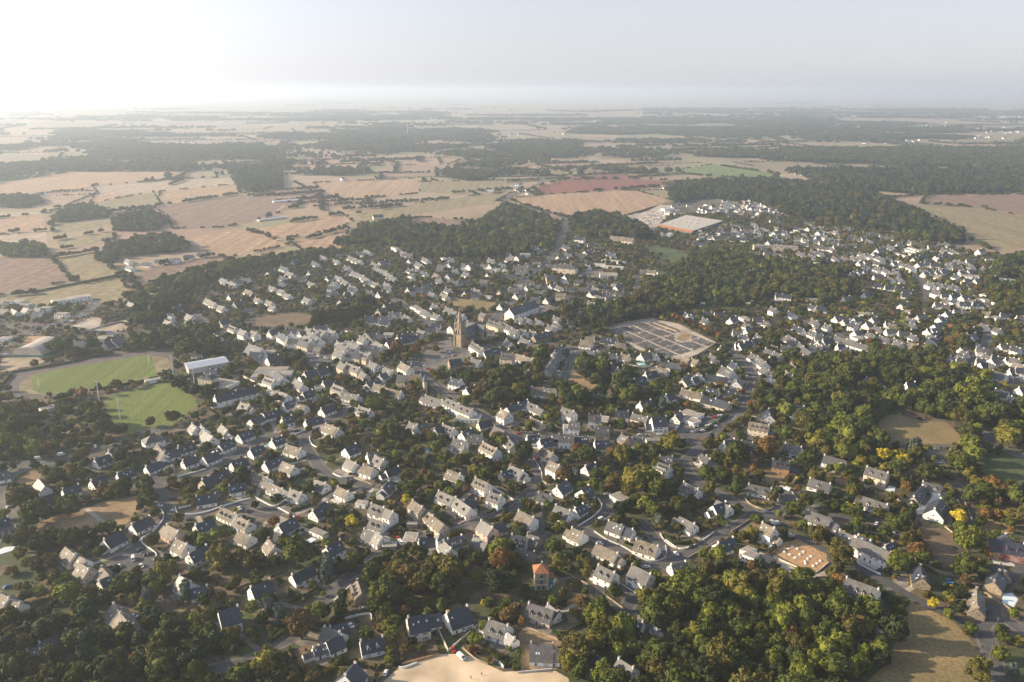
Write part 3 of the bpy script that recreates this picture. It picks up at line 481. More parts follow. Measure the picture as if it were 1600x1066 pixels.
# trees "x y r kind"
TREES = {
(0, 2): """150 410 100 o;300 520 110 g;560 470 105 g;1210 290 80 g;1230 410 90 g;1030 300 70 g;960 335 60 o;910 370 50 o;200 740 95 o;340 790 100 d;580 740 100 g;460 740 60 g;760 720 55 d;850 670 60 g;930 640 55 g;
1265 770 70 o;1375 1010 95 m;230 600 80 g;600 230 65 o;450 240 60 o;370 190 45 o;700 200 50 g;1010 60 70 o;70 1030 40 r;680 850 45 o;720 810 35 c;400 930 60 o;300 970 60 b;820 860 50 g;500 230 50 o;650 70 45 m;1130 760 35 d""",
(1, 2): """610 230 75 d;740 470 42 d;1190 330 60 g;410 720 65 l;1085 860 150 g;430 890 90 m;600 900 80 o;680 960 60 o;320 340 45 g;230 470 32 o;1340 970 90 c;900 930 50 g;1440 600 40 g;1235 450 38 b;1370 610 35 b;
810 690 50 g;1560 760 35 l;880 870 30 d;980 740 35 g;480 950 60 b;680 380 25 o;1480 960 35 o""",
(2, 2): """155 610 58 y;185 920 85 o;375 940 58 g;650 310 80 g;740 400 50 d;610 430 50 y;720 285 60 g;1270 210 60 g;1045 700 45 l;1380 840 115 l;1400 940 95 r;60 600 42 g;1070 110 60 o;630 100 50 o;170 770 35 l;
1110 340 45 b;820 240 50 o;690 860 60 o;1525 300 25 y;750 670 30 o;820 710 20 l;1150 920 50 d;1210 490 25 d""",
(3, 2): """740 70 90 g;1020 90 65 m;1130 280 120 m;1210 200 80 l;1270 240 90 l;1330 340 110 g;1190 100 55 P;1200 460 80 l;1290 520 80 g;1330 600 65 c;1490 470 80 g;520 215 58 r;640 215 60 c;700 410 42 m;350 330 48 o;
250 470 45 b;310 510 50 o;450 820 80 g;500 950 78 m;800 220 60 g;900 180 42 l;40 810 75 l;50 930 80 r;870 340 38 o;820 630 48 o;200 60 75 d;980 570 25 m;1070 910 30 u;1130 610 35 o;970 240 50 o;1440 960 0 g""",
(4, 2): """340 200 78 g;480 220 85 g;560 60 80 o;600 300 60 g;370 350 60 o;230 530 35 P;100 480 65 o;600 500 45 g;1170 440 70 o;1060 510 80 g;1140 640 58 l;945 545 40 l;1260 720 85 o;1285 400 58 p;1240 200 55 o;900 410 58 o;
450 880 78 l;1455 870 105 o;580 840 35 l;1490 510 40 g;1410 480 38 g;360 620 38 g;1550 530 45 g;1000 50 35 g;820 815 28 o;690 740 40 o;1100 340 35 r;420 80 60 o;760 455 20 r;455 590 45 g;250 780 25 o""",
(5, 2): """430 50 62 y;600 100 58 y;520 60 45 y;240 110 55 m;340 110 60 g;540 160 80 g;800 200 95 g;730 205 55 m;1060 120 100 g;1180 60 80 l;1140 210 60 m;1340 290 65 r;1300 370 90 g;1540 410 95 g;1150 390 80 g;1280 510 48 l;
1550 560 80 o;1440 545 25 y;1060 570 65 y;1230 610 50 g;680 570 32 K;520 620 70 g;440 690 55 g;640 760 80 o;720 850 75 r;570 940 105 l;1150 760 125 l;1120 980 100 g;1300 870 48 r;100 900 110 o;600 280 50 o;660 330 48 o;
160 370 55 m;290 350 48 c;310 285 40 o;100 500 38 g;170 530 38 g;240 560 45 g;400 540 50 o;540 490 48 o;600 530 40 o;20 490 40 g;700 40 60 o;300 30 60 o;1380 480 30 g""",
(0, 3): """540 320 105 l;720 320 90 o;720 470 110 p;1080 220 80 g;1235 220 75 g;1370 150 85 m;1230 350 75 c;1190 430 60 m;230 640 60 o;400 600 85 o;130 620 75 g;600 700 85 c;400 830 80 c;1030 680 100 g;850 740 100 p;
700 850 100 p;1400 560 90 g;1300 800 110 o;940 980 105 g;500 980 105 g;260 960 85 o;60 800 110 p;30 970 90 p;1500 880 95 g;1140 900 80 b;1550 290 70 c;70 150 35 r;450 200 65 o;1450 700 80 g;1100 1010 70 o;240 80 50 g;330 200 45 o;1440 1000 90 p""",
(1, 3): """150 320 80 c;360 520 75 o;380 310 55 o;850 430 75 c;940 500 80 c;1120 600 130 b;1250 490 100 l;400 710 85 p;820 880 130 m;690 640 38 l;570 230 65 o;430 90 65 m;1340 150 90 c;1560 60 75 g;1210 240 38 l;1460 890 48 g;
1060 1030 58 o;1210 1020 58 b;1300 330 28 l;860 610 32 b;540 400 45 g;1480 1000 60 o;250 640 60 g;130 700 90 p;250 850 90 p;100 950 80 p;560 790 45 g;1000 640 35 g;730 720 38 o""",
(2, 3): """380 320 100 l;440 450 70 l;360 430 75 g;800 130 95 o;950 110 105 o;900 250 100 g;1000 220 80 d;870 50 80 m;600 190 90 b;700 130 80 o;680 270 80 b;750 230 90 o;1370 210 125 d;560 330 75 g;1250 590 55 l;740 770 50 g;660 720 42 d;465 880 42 l;480 800 48 m;1300 880 36 m;1160 690 45 g;60 890 50 g;
1150 790 35 r;1500 480 60 b;1190 810 25 u;380 160 60 l;1380 530 30 l;910 640 20 r""",
(3, 3): """810 500 105 l;860 600 80 m;640 800 140 o;790 740 90 m;1010 560 90 d;690 390 70 b;960 310 72 g;1220 340 95 m;1090 760 85 l;1310 820 135 g;1310 980 110 o;1200 880 80 g;1530 270 120 l;60 510 65 b;60 220 115 d;450 380 45 l;
590 900 105 m;860 980 75 d;1450 480 85 o;1560 690 75 l;540 520 35 c;1470 620 75 g;1400 420 60 g;1370 560 60 o;80 780 25 l;1470 900 90 o;1150 970 60 g""",
(4, 3): """190 230 145 l;340 120 90 o;620 290 130 m;920 300 80 g;1100 170 70 Q;990 370 100 d;1250 280 85 o;380 480 105 l;520 460 95 l;610 640 130 g;260 650 85 m;1000 500 105 l;1190 430 75 c;1180 640 85 m;1060 670 75 r;330 800 110 g;
700 800 100 g;880 870 95 l;560 900 115 g;1040 830 95 d;1290 560 34 Q;1380 540 42 Q;1450 560 55 g;1300 770 65 b;1180 830 85 o;100 930 95 m;250 920 90 g;200 1010 85 m;1560 620 75 b;1400 160 70 o;1390 270 65 p;1520 770 85 g;
780 1000 90 d;460 760 95 g;760 560 90 d;840 420 60 b;700 430 60 g;60 480 80 g;900 740 80 g;950 980 90 d;1100 960 80 o;440 1010 100 g;40 320 60 d;500 330 60 g""",
(5, 3): """370 450 95 c;850 410 52 y;970 500 55 l;200 600 100 b;390 690 65 c;400 860 85 d;210 430 48 g;60 540 65 o;1115 220 58 b;930 265 32 g;1230 980 120 o;1400 830 75 l;1500 980 75 c;1400 620 48 g;1570 730 48 m;1510 490 45 l;
560 470 60 g;120 800 95 g;1290 910 50 y;60 230 80 r;950 330 30 l;1000 370 40 m;300 780 80 d;480 380 40 g;1440 700 60 g;1130 650 35 o;240 900 90 g;400 320 45 g;800 330 35 o""",
(0, 1): """230 660 65 o;460 820 60 l;620 840 45 g;800 690 100 g;860 790 85 o;720 640 65 g;1020 800 50 o;280 820 58 l;590 920 55 o;680 500 52 r;540 640 75 g;120 700 48 r;290 970 78 l;50 900 78 l;530 100 85 g;420 110 55 g;760 80 60 g;
1365 340 38 d;1410 370 38 d;1490 410 62 d;1580 480 55 d;1480 270 38 o;290 250 35 g;1560 130 80 g;1520 60 60 g;1250 740 48 o;640 150 45 o;700 160 40 o;820 150 40 o;820 860 45 l;690 890 40 l;900 900 50 o;240 900 60 l;700 1010 45 r;1000 1000 60 o;1440 700 60 o""",
(1, 1): """170 110 85 g;400 80 65 g;340 130 48 b;110 410 62 d;220 470 62 d;340 500 55 d;540 300 55 g;690 250 45 b;1090 190 62 g;1120 270 58 o;1000 230 40 d;840 570 62 g;550 820 45 o;1530 30 45 l;590 240 25 g;650 180 20 d;840 190 25 d;
360 590 45 o;980 780 45 l;560 300 30 g;1180 430 40 o;930 460 25 o""",
(2, 1): """540 130 62 r;680 150 50 r;600 190 36 m;850 130 36 b;410 220 55 o;700 410 40 y;640 430 48 d;1400 390 105 g;1240 480 75 b;1340 520 85 g;1540 480 65 m;1120 360 70 g;1220 350 55 o;870 360 58 o;360 590 80 l;560 640 25 Q;500 800 80 g;
400 820 65 m;700 980 65 m;850 950 65 l;1100 560 55 l;420 500 45 g;1450 350 70 g;720 90 40 b;300 580 50 o;1000 350 45 d;780 830 40 b;920 370 40 g""",
(3, 1): """350 160 65 g;720 310 90 d;840 320 58 l;1000 450 95 g;1060 530 75 l;1320 430 55 g;1400 430 52 g;150 490 62 m;240 290 45 g;850 560 55 g;1240 640 55 o;1360 590 60 c;1020 1010 75 m;1200 1020 38 P;210 960 85 d;1440 920 80 m;
1480 340 35 m;730 1020 75 g;680 640 40 o;430 670 45 o;800 400 50 o;770 260 60 g;670 270 50 g;30 380 55 g;90 370 60 o;110 600 40 o;1120 780 40 b;1180 770 35 b;530 570 35 r;940 640 50 g;620 590 40 o;900 590 45 g""",
(4, 1): """480 190 65 d;1040 190 62 g;760 520 62 o;790 600 68 o;900 520 78 d;1030 540 75 d;1200 490 88 g;1220 250 50 P;1170 230 48 g;1400 420 105 g;1300 380 75 g;1480 330 75 o;1560 570 90 o;1440 550 75 m;1250 890 85 m;860 940 95 r;
830 960 60 l;350 930 58 o;600 1000 105 g;1470 720 85 l;1240 700 55 o;1000 840 65 g;1100 860 58 o;1540 980 85 l;660 710 18 Q;900 60 70 g;850 50 55 d;630 320 35 g;640 490 30 u;590 600 35 o;1270 560 60 g;1370 690 60 g;1340 990 60 o;1150 470 60 g;1520 470 60 g;950 440 40 g""",
(5, 1): """60 770 75 l;230 760 75 g;150 600 115 d;550 350 75 g;150 330 105 g;350 290 55 o;680 560 80 o;820 640 65 g;890 640 65 l;1030 690 75 o;1180 520 140 l;1350 660 110 g;1130 810 65 g;1150 930 85 l;690 950 85 c;100 980 90 l;300 900 75 m;
1300 960 55 g;1480 860 105 m;1010 70 52 b;700 220 75 d;450 350 60 g;370 300 28 m;350 420 60 o;300 620 90 d;40 490 70 o;900 350 60 o;820 470 85 g;950 500 60 g;1280 500 70 o;1440 660 80 o;900 280 25 m;720 370 60 g;640 330 55 g;600 220 60 g;280 300 60 g;1100 600 60 g;1560 700 50 m;250 1000 60 o""",
}
ROADS = [  # photo pixel polylines, width
(8, [(0, 728), (18, 727), (105, 718), (150, 706), (187, 689), (206, 683), (262, 668)]), (6, [(-30, 800), (0, 766), (19, 741), (56, 728)]),
(7, [(206, 757), (240, 752), (300, 744), (335, 732), (365, 713), (419, 683), (447, 679), (504, 662), (545, 640)]),
(7, [(244, 754), (254, 779), (262, 801), (251, 822), (225, 842), (206, 862)]), (7, [(262, 809), (307, 803), (341, 794), (376, 788), (399, 785)]),
(6, [(376, 788), (388, 799), (412, 806), (436, 808)]), (6, [(399, 785), (420, 794), (440, 803)]),
(7, [(447, 679), (474, 678), (480, 700), (490, 716), (505, 736), (532, 749), (560, 756), (582, 763)]), (4, [(463, 803), (485, 794), (522, 771)]),
(6, [(316, 1050), (388, 1033), (429, 1010), (453, 997), (478, 970), (504, 941), (541, 904), (560, 892), (582, 875), (605, 862), (635, 848), (665, 838), (689, 835)]),
(8, [(689, 835), (708, 826), (745, 812), (782, 797), (808, 786), (836, 764), (847, 747), (841, 732), (828, 717), (819, 700), (800, 682)]),
(8, [(800, 682), (764, 655), (707, 621), (670, 591), (651, 574), (640, 560)]), (8, [(800, 682), (870, 682), (926, 684), (967, 688), (1010, 684), (1080, 679), (1115, 681), (1171, 686), (1200, 691)]),
(8, [(1115, 681), (1145, 657), (1160, 632), (1171, 610), (1179, 591), (1167, 572), (1152, 557), (1140, 553)]),
(7, [(1070, 683), (1092, 698), (1074, 717), (1070, 725), (1077, 742), (1096, 758), (1124, 773), (1160, 790), (1180, 803)]),
(7, [(1180, 803), (1156, 820), (1119, 839), (1087, 859), (1061, 872), (1033, 884), (1005, 878), (977, 863), (949, 850), (921, 833), (902, 824)]),
(6, [(999, 814), (1014, 831), (1033, 850), (1050, 868)]), (6, [(902, 824), (949, 801), (947, 779)]), (5, [(843, 798), (846, 830), (849, 868)]),
(5, [(891, 903), (930, 926), (967, 950), (990, 958)]), (6, [(965, 911), (990, 928), (977, 952)]), (6, [(1180, 803), (1209, 805), (1224, 792), (1235, 775), (1222, 766)]),
(6, [(1180, 803), (1209, 812), (1220, 828), (1246, 839), (1297, 863), (1332, 883), (1381, 907), (1412, 926), (1446, 945), (1487, 963), (1516, 978), (1534, 982)]),
(7, [(1534, 980), (1545, 1010), (1553, 1035), (1562, 1080)]), (6, [(1530, 978), (1562, 966), (1600, 986), (1640, 1005)]), (7, [(1534, 978), (1550, 960), (1552, 945)]),
(5, [(1230, 795), (1265, 795), (1302, 805), (1340, 816), (1371, 822)]), (5, [(1499, 775), (1508, 797), (1521, 820)]), (5, [(1469, 762), (1502, 760)]),
(6, [(1523, 666), (1562, 698), (1600, 713), (1640, 722)]), (5, [(1360, 694), (1410, 696), (1504, 698), (1562, 698)]),
(5, [(1550, 868), (1592, 882), (1583, 903), (1568, 915)]), (8, [(900, 547), (885, 586), (873, 606)]), (7, [(870, 541), (900, 545), (949, 547)]), (7, [(873, 604), (915, 612), (950, 618)]),
(5, [(986, 576), (1024, 574), (1045, 561)]), (9, [(760, 530), (780, 490), (814, 460), (818, 439), (855, 411), (868, 392), (879, 364), (885, 345), (875, 338), (861, 333), (810, 321), (790, 313), (810, 302), (847, 284), (834, 279), (780, 265), (753, 252)]),
(7, [(847, 284), (900, 280), (1000, 281)]), (7, [(700, 555), (740, 530), (764, 512), (820, 528), (870, 541)]), (6, [(764, 512), (740, 500), (700, 522), (640, 482), (618, 468)]),
(7, [(305, 490), (331, 514), (350, 520), (370, 520), (403, 531), (446, 541), (481, 550), (519, 557), (560, 566), (600, 570), (650, 574)]), (9, [(651, 574), (690, 560), (720, 550), (760, 545)]),
(9, [(0, 540), (47, 520), (70, 512), (105, 503), (139, 486), (150, 470)]), (7, [(95, 510), (130, 515), (178, 522), (250, 517), (300, 500)]), (7, [(70, 510), (45, 507), (0, 508)]),
(7, [(1412, 420), (1450, 432), (1506, 440), (1581, 447), (1620, 450)]), (6, [(1140, 553), (1190, 530), (1240, 535), (1265, 538), (1285, 528), (1330, 520)]), (6, [(1328, 565), (1350, 558), (1380, 546), (1420, 550)]),
(6, [(1230, 500), (1260, 505), (1290, 520), (1340, 531), (1400, 535)]), (6, [(1510, 573), (1536, 545), (1545, 520)]), (6, [(1550, 605), (1562, 600), (1600, 595), (1640, 590)]), (5, [(1430, 570), (1455, 572), (1483, 582), (1510, 573)]),
(5, [(1300, 398), (1360, 400), (1412, 420), (1440, 440), (1445, 470)]), (5, [(1180, 372), (1240, 380), (1300, 398)]), (3, [(1508, 440), (1520, 460), (1545, 480), (1575, 492)]), (5, [(1140, 400), (1200, 404), (1260, 408)]),
(6, [(1150, 372), (1108, 375), (1095, 390)]), (5, [(994, 430), (996, 455)]), (4, [(445, 320), (425, 335), (395, 345)]), (5, [(340, 398), (365, 412), (390, 420)]),
(3, [(135, 795), (161, 817)]), (3, [(768, 762), (803, 782)]), (4, [(700, 800), (735, 770), (755, 755)]),
]
P = lambda c, r, *a: [tp(c, r, a[i], a[i + 1]) for i in range(0, len(a), 2)]
PATCHES = [  # name, material, polygon in photo px, level (higher lies above)
('running_track', 'track', [(15, 586), (30, 575), (150, 560), (257, 543), (275, 555), (275, 575), (225, 595), (141, 612), (105, 620), (25, 622), (5, 606)], 1),
('track_end_ground', 'f_olive', [(30, 600), (50, 588), (234, 556), (262, 560), (268, 573), (250, 588), (131, 610), (70, 617), (30, 614)], 2),
('football_pitch', 'turf', [(52, 585), (80, 579), (236, 554), (246, 587), (131, 609), (66, 616), (49, 609)], 3),
('training_pitch', 'turf', [(174, 617), (259, 597), (300, 617), (310, 634), (262, 670), (197, 682), (156, 634)], 2),
('sandy_lot', 'sand', [(590, 1110), (599, 1066), (625, 1042), (683, 1023), (717, 1022), (745, 1028), (765, 1040), (786, 1050), (865, 1047), (888, 1060), (900, 1110)], 2),
('building_site_ground', 'siteearth', [(1218, 850), (1246, 843), (1291, 866), (1294, 880), (1273, 893), (1259, 891), (1228, 875), (1207, 862)], 2),
('gravel_drive', 'gravel', [(1186, 862), (1225, 878), (1258, 897), (1292, 892), (1292, 900), (1255, 904), (1215, 886), (1190, 876)], 1),
('white_courtyard', 'court', [(1430, 788), (1443, 772), (1484, 768), (1480, 776), (1456, 793), (1450, 803), (1433, 804)], 2),
('meadow', 'meadow', [(1418, 938), (1446, 950), (1487, 970), (1512, 993), (1536, 1030), (1552, 1075), (1560, 1110), (1330, 1110), (1354, 1066), (1388, 1036), (1402, 998), (1398, 968)], 1),
('wood_clearing', 'meadow', P(5, 1, 390, 740, 450, 690, 520, 675, 740, 735, 960, 750, 1090, 880, 1080, 925, 600, 925, 390, 920), 1),
('paddock_grass', 'turf2', P(5, 2, 1240, 90, 1400, 60, 1640, 40, 1660, 310, 1250, 310), 1),
('garden_lawn', 'brownfield', P(5, 2, 740, 640, 850, 640, 1000, 710, 1040, 990, 960, 1010, 820, 960, 760, 800), 1),
('orchard_lawn', 'meadow', P(5, 2, 1190, 500, 1400, 480, 1510, 560, 1500, 740, 1330, 720, 1200, 640), 1),
('dry_paddock', 'drygrass', P(0, 2, 320, 620, 480, 560, 700, 500, 860, 440, 1150, 400, 1200, 480, 1060, 630, 980, 640, 860, 630, 700, 760, 480, 700, 300, 700), 1),
('vacant_plot', 'drygrass', P(0, 2, 110, 300, 260, 190, 350, 200, 330, 300, 150, 330), 1),
('fenced_plot', 'drygrass', P(3, 3, 165, 620, 300, 640, 520, 730, 530, 870, 480, 960, 150, 985), 1),
('asphalt_forecourt', 'pave', P(0, 2, -200, 560, -20, 300, 60, 330, 150, 480, 160, 600, -100, 590), 1),
('car_park', 'asphalt', P(0, 2, 900, 930, 1100, 850, 1200, 800, 1290, 880, 1280, 1000, 1150, 1060, 960, 1010), 3),
('town_car_park', 'asphalt', P(1, 1, 1150, 190, 1200, 170, 1380, 200, 1380, 260, 1260, 290, 1180, 260), 2),
('grass_common', 'drygrass', P(3, 1, 565, 335, 640, 325, 760, 420, 900, 445, 890, 500, 700, 490, 545, 460), 1),
('brown_paddock', 'brownfield', P(1, 0, 590, 880, 760, 835, 1000, 785, 1240, 820, 1230, 880, 1150, 900, 800, 920), 1),
('green_paddock', 'meadow', P(2, 0, 980, 670, 1200, 690, 1360, 710, 1300, 780, 1100, 765, 950, 710), 1),
('sports_field', 'turf2', P(3, 0, 1170, 270, 1280, 240, 1450, 265, 1620, 320, 1640, 360, 1500, 380, 1350, 375, 1340, 320), 1),
('school_yard', 'pave', P(3, 0, 640, 490, 700, 440, 880, 430, 850, 490, 700, 505), 1),
('clinic_car_park', 'pave', P(3, 0, 260, 800, 330, 730, 460, 740, 380, 810), 1),
('church_square', 'pave', [(662, 556), (668, 540), (705, 528), (708, 545), (728, 548), (770, 536), (774, 545), (730, 560), (700, 575), (655, 577)], 1),
('chapel_car_park', 'pave', P(2, 1, 640, 240, 900, 260, 930, 300, 780, 340, 660, 330), 2),
('cemetery_ground', 'gravel', [(943, 517), (975, 506), (1022, 499), (1060, 506), (1120, 536), (1110, 548), (1075, 562), (1038, 560), (1000, 548)], 1),
('cemetery_bare_plot', 'drygrass', [(1056, 529), (1066, 521), (1080, 522), (1078, 530), (1066, 534)], 2),
('supermarket_car_park', 'gravel', [(965, 345), (975, 336), (1030, 320), (1052, 322), (1050, 334), (1032, 350), (1026, 362), (985, 354)], 1),
('dealer_yard', 'asphalt', P(4, 1, 0, 760, 150, 740, 330, 700, 480, 670, 500, 700, 420, 780, 330, 830, 60, 840), 2),
('roundabout_yard', 'gravel', P(0, 0, 600, 900, 760, 830, 850, 840, 830, 900, 950, 950, 700, 950), 1),
('walled_yard', 'f_pale', P(0, 0, 820, 930, 1010, 880, 1090, 920, 960, 955), 2),
('hall_forecourt', 'f_pale', [(0, 570), (5, 560), (60, 558), (70, 565), (50, 573), (0, 582)], 1),
('tennis_court', 'siteearth', P(0, 0, 180, 1050, 240, 990, 440, 990, 400, 1060), 1),
('tennis_court', 'f_red', P(0, 0, 205, 1062, 250, 1030, 380, 1030, 330, 1066), 2),
('park_lawn', 'f_olive', P(0, 1, 0, 790, 420, 720, 640, 700, 700, 860, 500, 900, 200, 960, 150, 900, 20, 830), 1),
('villa_garden', 'brownfield', P(2, 3, 510, 620, 590, 580, 600, 690, 860, 690, 880, 830, 580, 920), 1),
('villa_garden', 'brownfield', P(2, 3, 1110, 770, 1240, 650, 1400, 720, 1440, 820, 1400, 910, 1290, 910), 1),
('villa_garden', 'brownfield', P(2, 3, 1030, 40, 1230, 40, 1290, 120, 1220, 240, 1070, 240), 1),
('villa_garden', 'brownfield', P(1, 3, 960, 860, 1180, 740, 1310, 860, 1240, 960, 1100, 990), 1),
('villa_garden', 'drygrass', P(2, 3, 130, 300, 180, 260, 260, 400, 140, 420), 1),
('villa_garden', 'drygrass', P(4, 2, 560, 680, 760, 580, 800, 700, 780, 780, 640, 780), 1),
('villa_garden', 'drygrass', P(4, 2, 1280, 160, 1600, 250, 1590, 330, 1480, 310, 1290, 220), 1),
('villa_garden', 'drygrass', P(4, 2, 820, 220, 1040, 230, 1100, 280, 1000, 310, 840, 290), 1),
('villa_garden', 'brownfield', P(2, 2, 500, 540, 620, 520, 690, 590, 560, 630), 1),
('villa_garden', 'brownfield', P(1, 2, 1340, 650, 1500, 640, 1560, 700, 1480, 760, 1360, 730), 1),
('villa_garden', 'drygrass', P(4, 1, 920, 740, 1050, 740, 1270, 770, 1220, 810, 960, 810), 1),
]
FIELDS = [
('f_olive', [(-60, 471), (60, 459), (190, 432), (215, 450), (195, 472), (-60, 486)]), ('f_brown', [(184, 433), (196, 431), (214, 447), (204, 456)]),
('f_brown', [(-60, 402), (78, 402), (113, 440), (-60, 475)]), ('f_olive', [(84, 404), (150, 393), (172, 418), (190, 432), (116, 440)]), ('f_pale', [(-60, 372), (72, 363), (77, 397), (-60, 400)]),
('f_tan', [(-60, 347), (68, 335), (70, 361), (-60, 368)]), ('f_pale', [(-60, 333), (70, 331), (68, 334), (-60, 345)]), ('f_olive', [(80, 350), (235, 325), (243, 340), (176, 352), (84, 368)]),
('f_olive', [(88, 376), (176, 360), (180, 376), (95, 390)]), ('f_brown', [(205, 431), (250, 415), (342, 399), (364, 408), (320, 420), (217, 447)]), ('f_tan', [(296, 371), (375, 358), (405, 365), (450, 384), (362, 402), (330, 398)]),
('f_tan', [(380, 362), (455, 348), (535, 335), (552, 346), (520, 360), (430, 376), (410, 366)]), ('f_tan', [(452, 378), (490, 372), (545, 356), (536, 388), (470, 390)]), ('f_brown', [(240, 324), (370, 304), (430, 312), (470, 320), (405, 345), (350, 356), (270, 358), (262, 338)]),
('f_tan', [(150, 302), (265, 290), (290, 281), (370, 290), (245, 323), (90, 330), (140, 318)]), ('f_pale', [(145, 292), (290, 280), (362, 278), (370, 287), (265, 302), (155, 304)]), ('f_tan', [(250, 300), (370, 288), (375, 302), (245, 322)]),
('f_olive', [(80, 330), (240, 300), (252, 320), (80, 348)]), ('f_olive', [(560, 334), (640, 320), (755, 304), (800, 302), (770, 318), (650, 335), (595, 347), (570, 350)]), ('f_tan', [(800, 312), (880, 303), (990, 297), (1047, 313), (1010, 330), (960, 341), (890, 342), (818, 322)]),
('f_red', [(833, 294), (880, 282), (985, 280), (1042, 283), (1030, 292), (930, 299), (842, 305)]), ('f_red', [(876, 277), (975, 272), (987, 279), (882, 281)]), ('f_green', [(1058, 266), (1112, 257), (1200, 269), (1216, 282), (1160, 280), (1075, 273)]),
('f_pale', [(1203, 268), (1326, 282), (1300, 286), (1218, 281)]), ('f_brown', [(1447, 306), (1660, 304), (1660, 345), (1540, 326), (1440, 319)]), ('f_olive', [(1420, 322), (1540, 327), (1660, 350), (1660, 385), (1545, 390), (1505, 372), (1490, 352)]),
('f_tan', [(755, 250), (800, 246), (870, 246), (942, 258), (830, 267), (778, 261)]), ('f_tan', [(490, 286), (660, 279), (652, 303), (540, 312), (505, 300)]), ('f_brown', [(620, 346), (660, 340), (712, 343), (735, 350), (700, 360), (640, 356)]),
('f_tan', [(0, 285), (170, 262), (280, 262), (250, 282), (150, 290), (0, 312)]), ('f_olive', [(0, 272), (180, 250), (330, 240), (360, 250), (170, 262), (0, 283)]), ('f_tan', [(380, 262), (520, 250), (600, 255), (540, 270), (420, 275)]),
('f_olive', [(655, 285), (790, 282), (800, 296), (700, 303), (658, 300)]), ('f_tan', [(530, 248), (620, 243), (720, 250), (700, 258), (560, 258)]), ('f_olive', [(800, 268), (940, 262), (965, 272), (870, 276)]),
('f_pale', [(560, 198), (645, 197), (645, 202), (570, 202)]), ('f_red', [(620, 218), (740, 216), (745, 219), (630, 221)]), ('f_tan', [(950, 195), (1070, 192), (1070, 199), (960, 199)]), ('f_red', [(1340, 242), (1440, 243), (1440, 248), (1360, 246)]),
('f_tan', [(1490, 226), (1600, 222), (1640, 234), (1520, 232)]), ('f_tan', [(1345, 207), (1395, 209), (1390, 214), (1350, 212)]), ('f_tan', [(1150, 219), (1220, 218), (1230, 223), (1150, 224)]), ('f_tan', [(780, 228), (890, 226), (900, 232), (800, 236)]),
('f_tan', [(440, 224), (540, 220), (545, 226), (450, 230)]), ('f_pale', [(300, 215), (380, 212), (390, 219), (310, 221)]),
]
TOWN = [(-300, 478), (190, 470), (200, 455), (330, 418), (470, 395), (545, 375), (560, 350), (640, 340), (740, 345), (860, 345), (890, 345), (960, 345), (975, 336), (1030, 318), (1100, 308), (1240, 340), (1330, 350), (1480, 380), (1500, 392), (1600, 402), (2000, 410), (2000, 1200), (-400, 1200)]
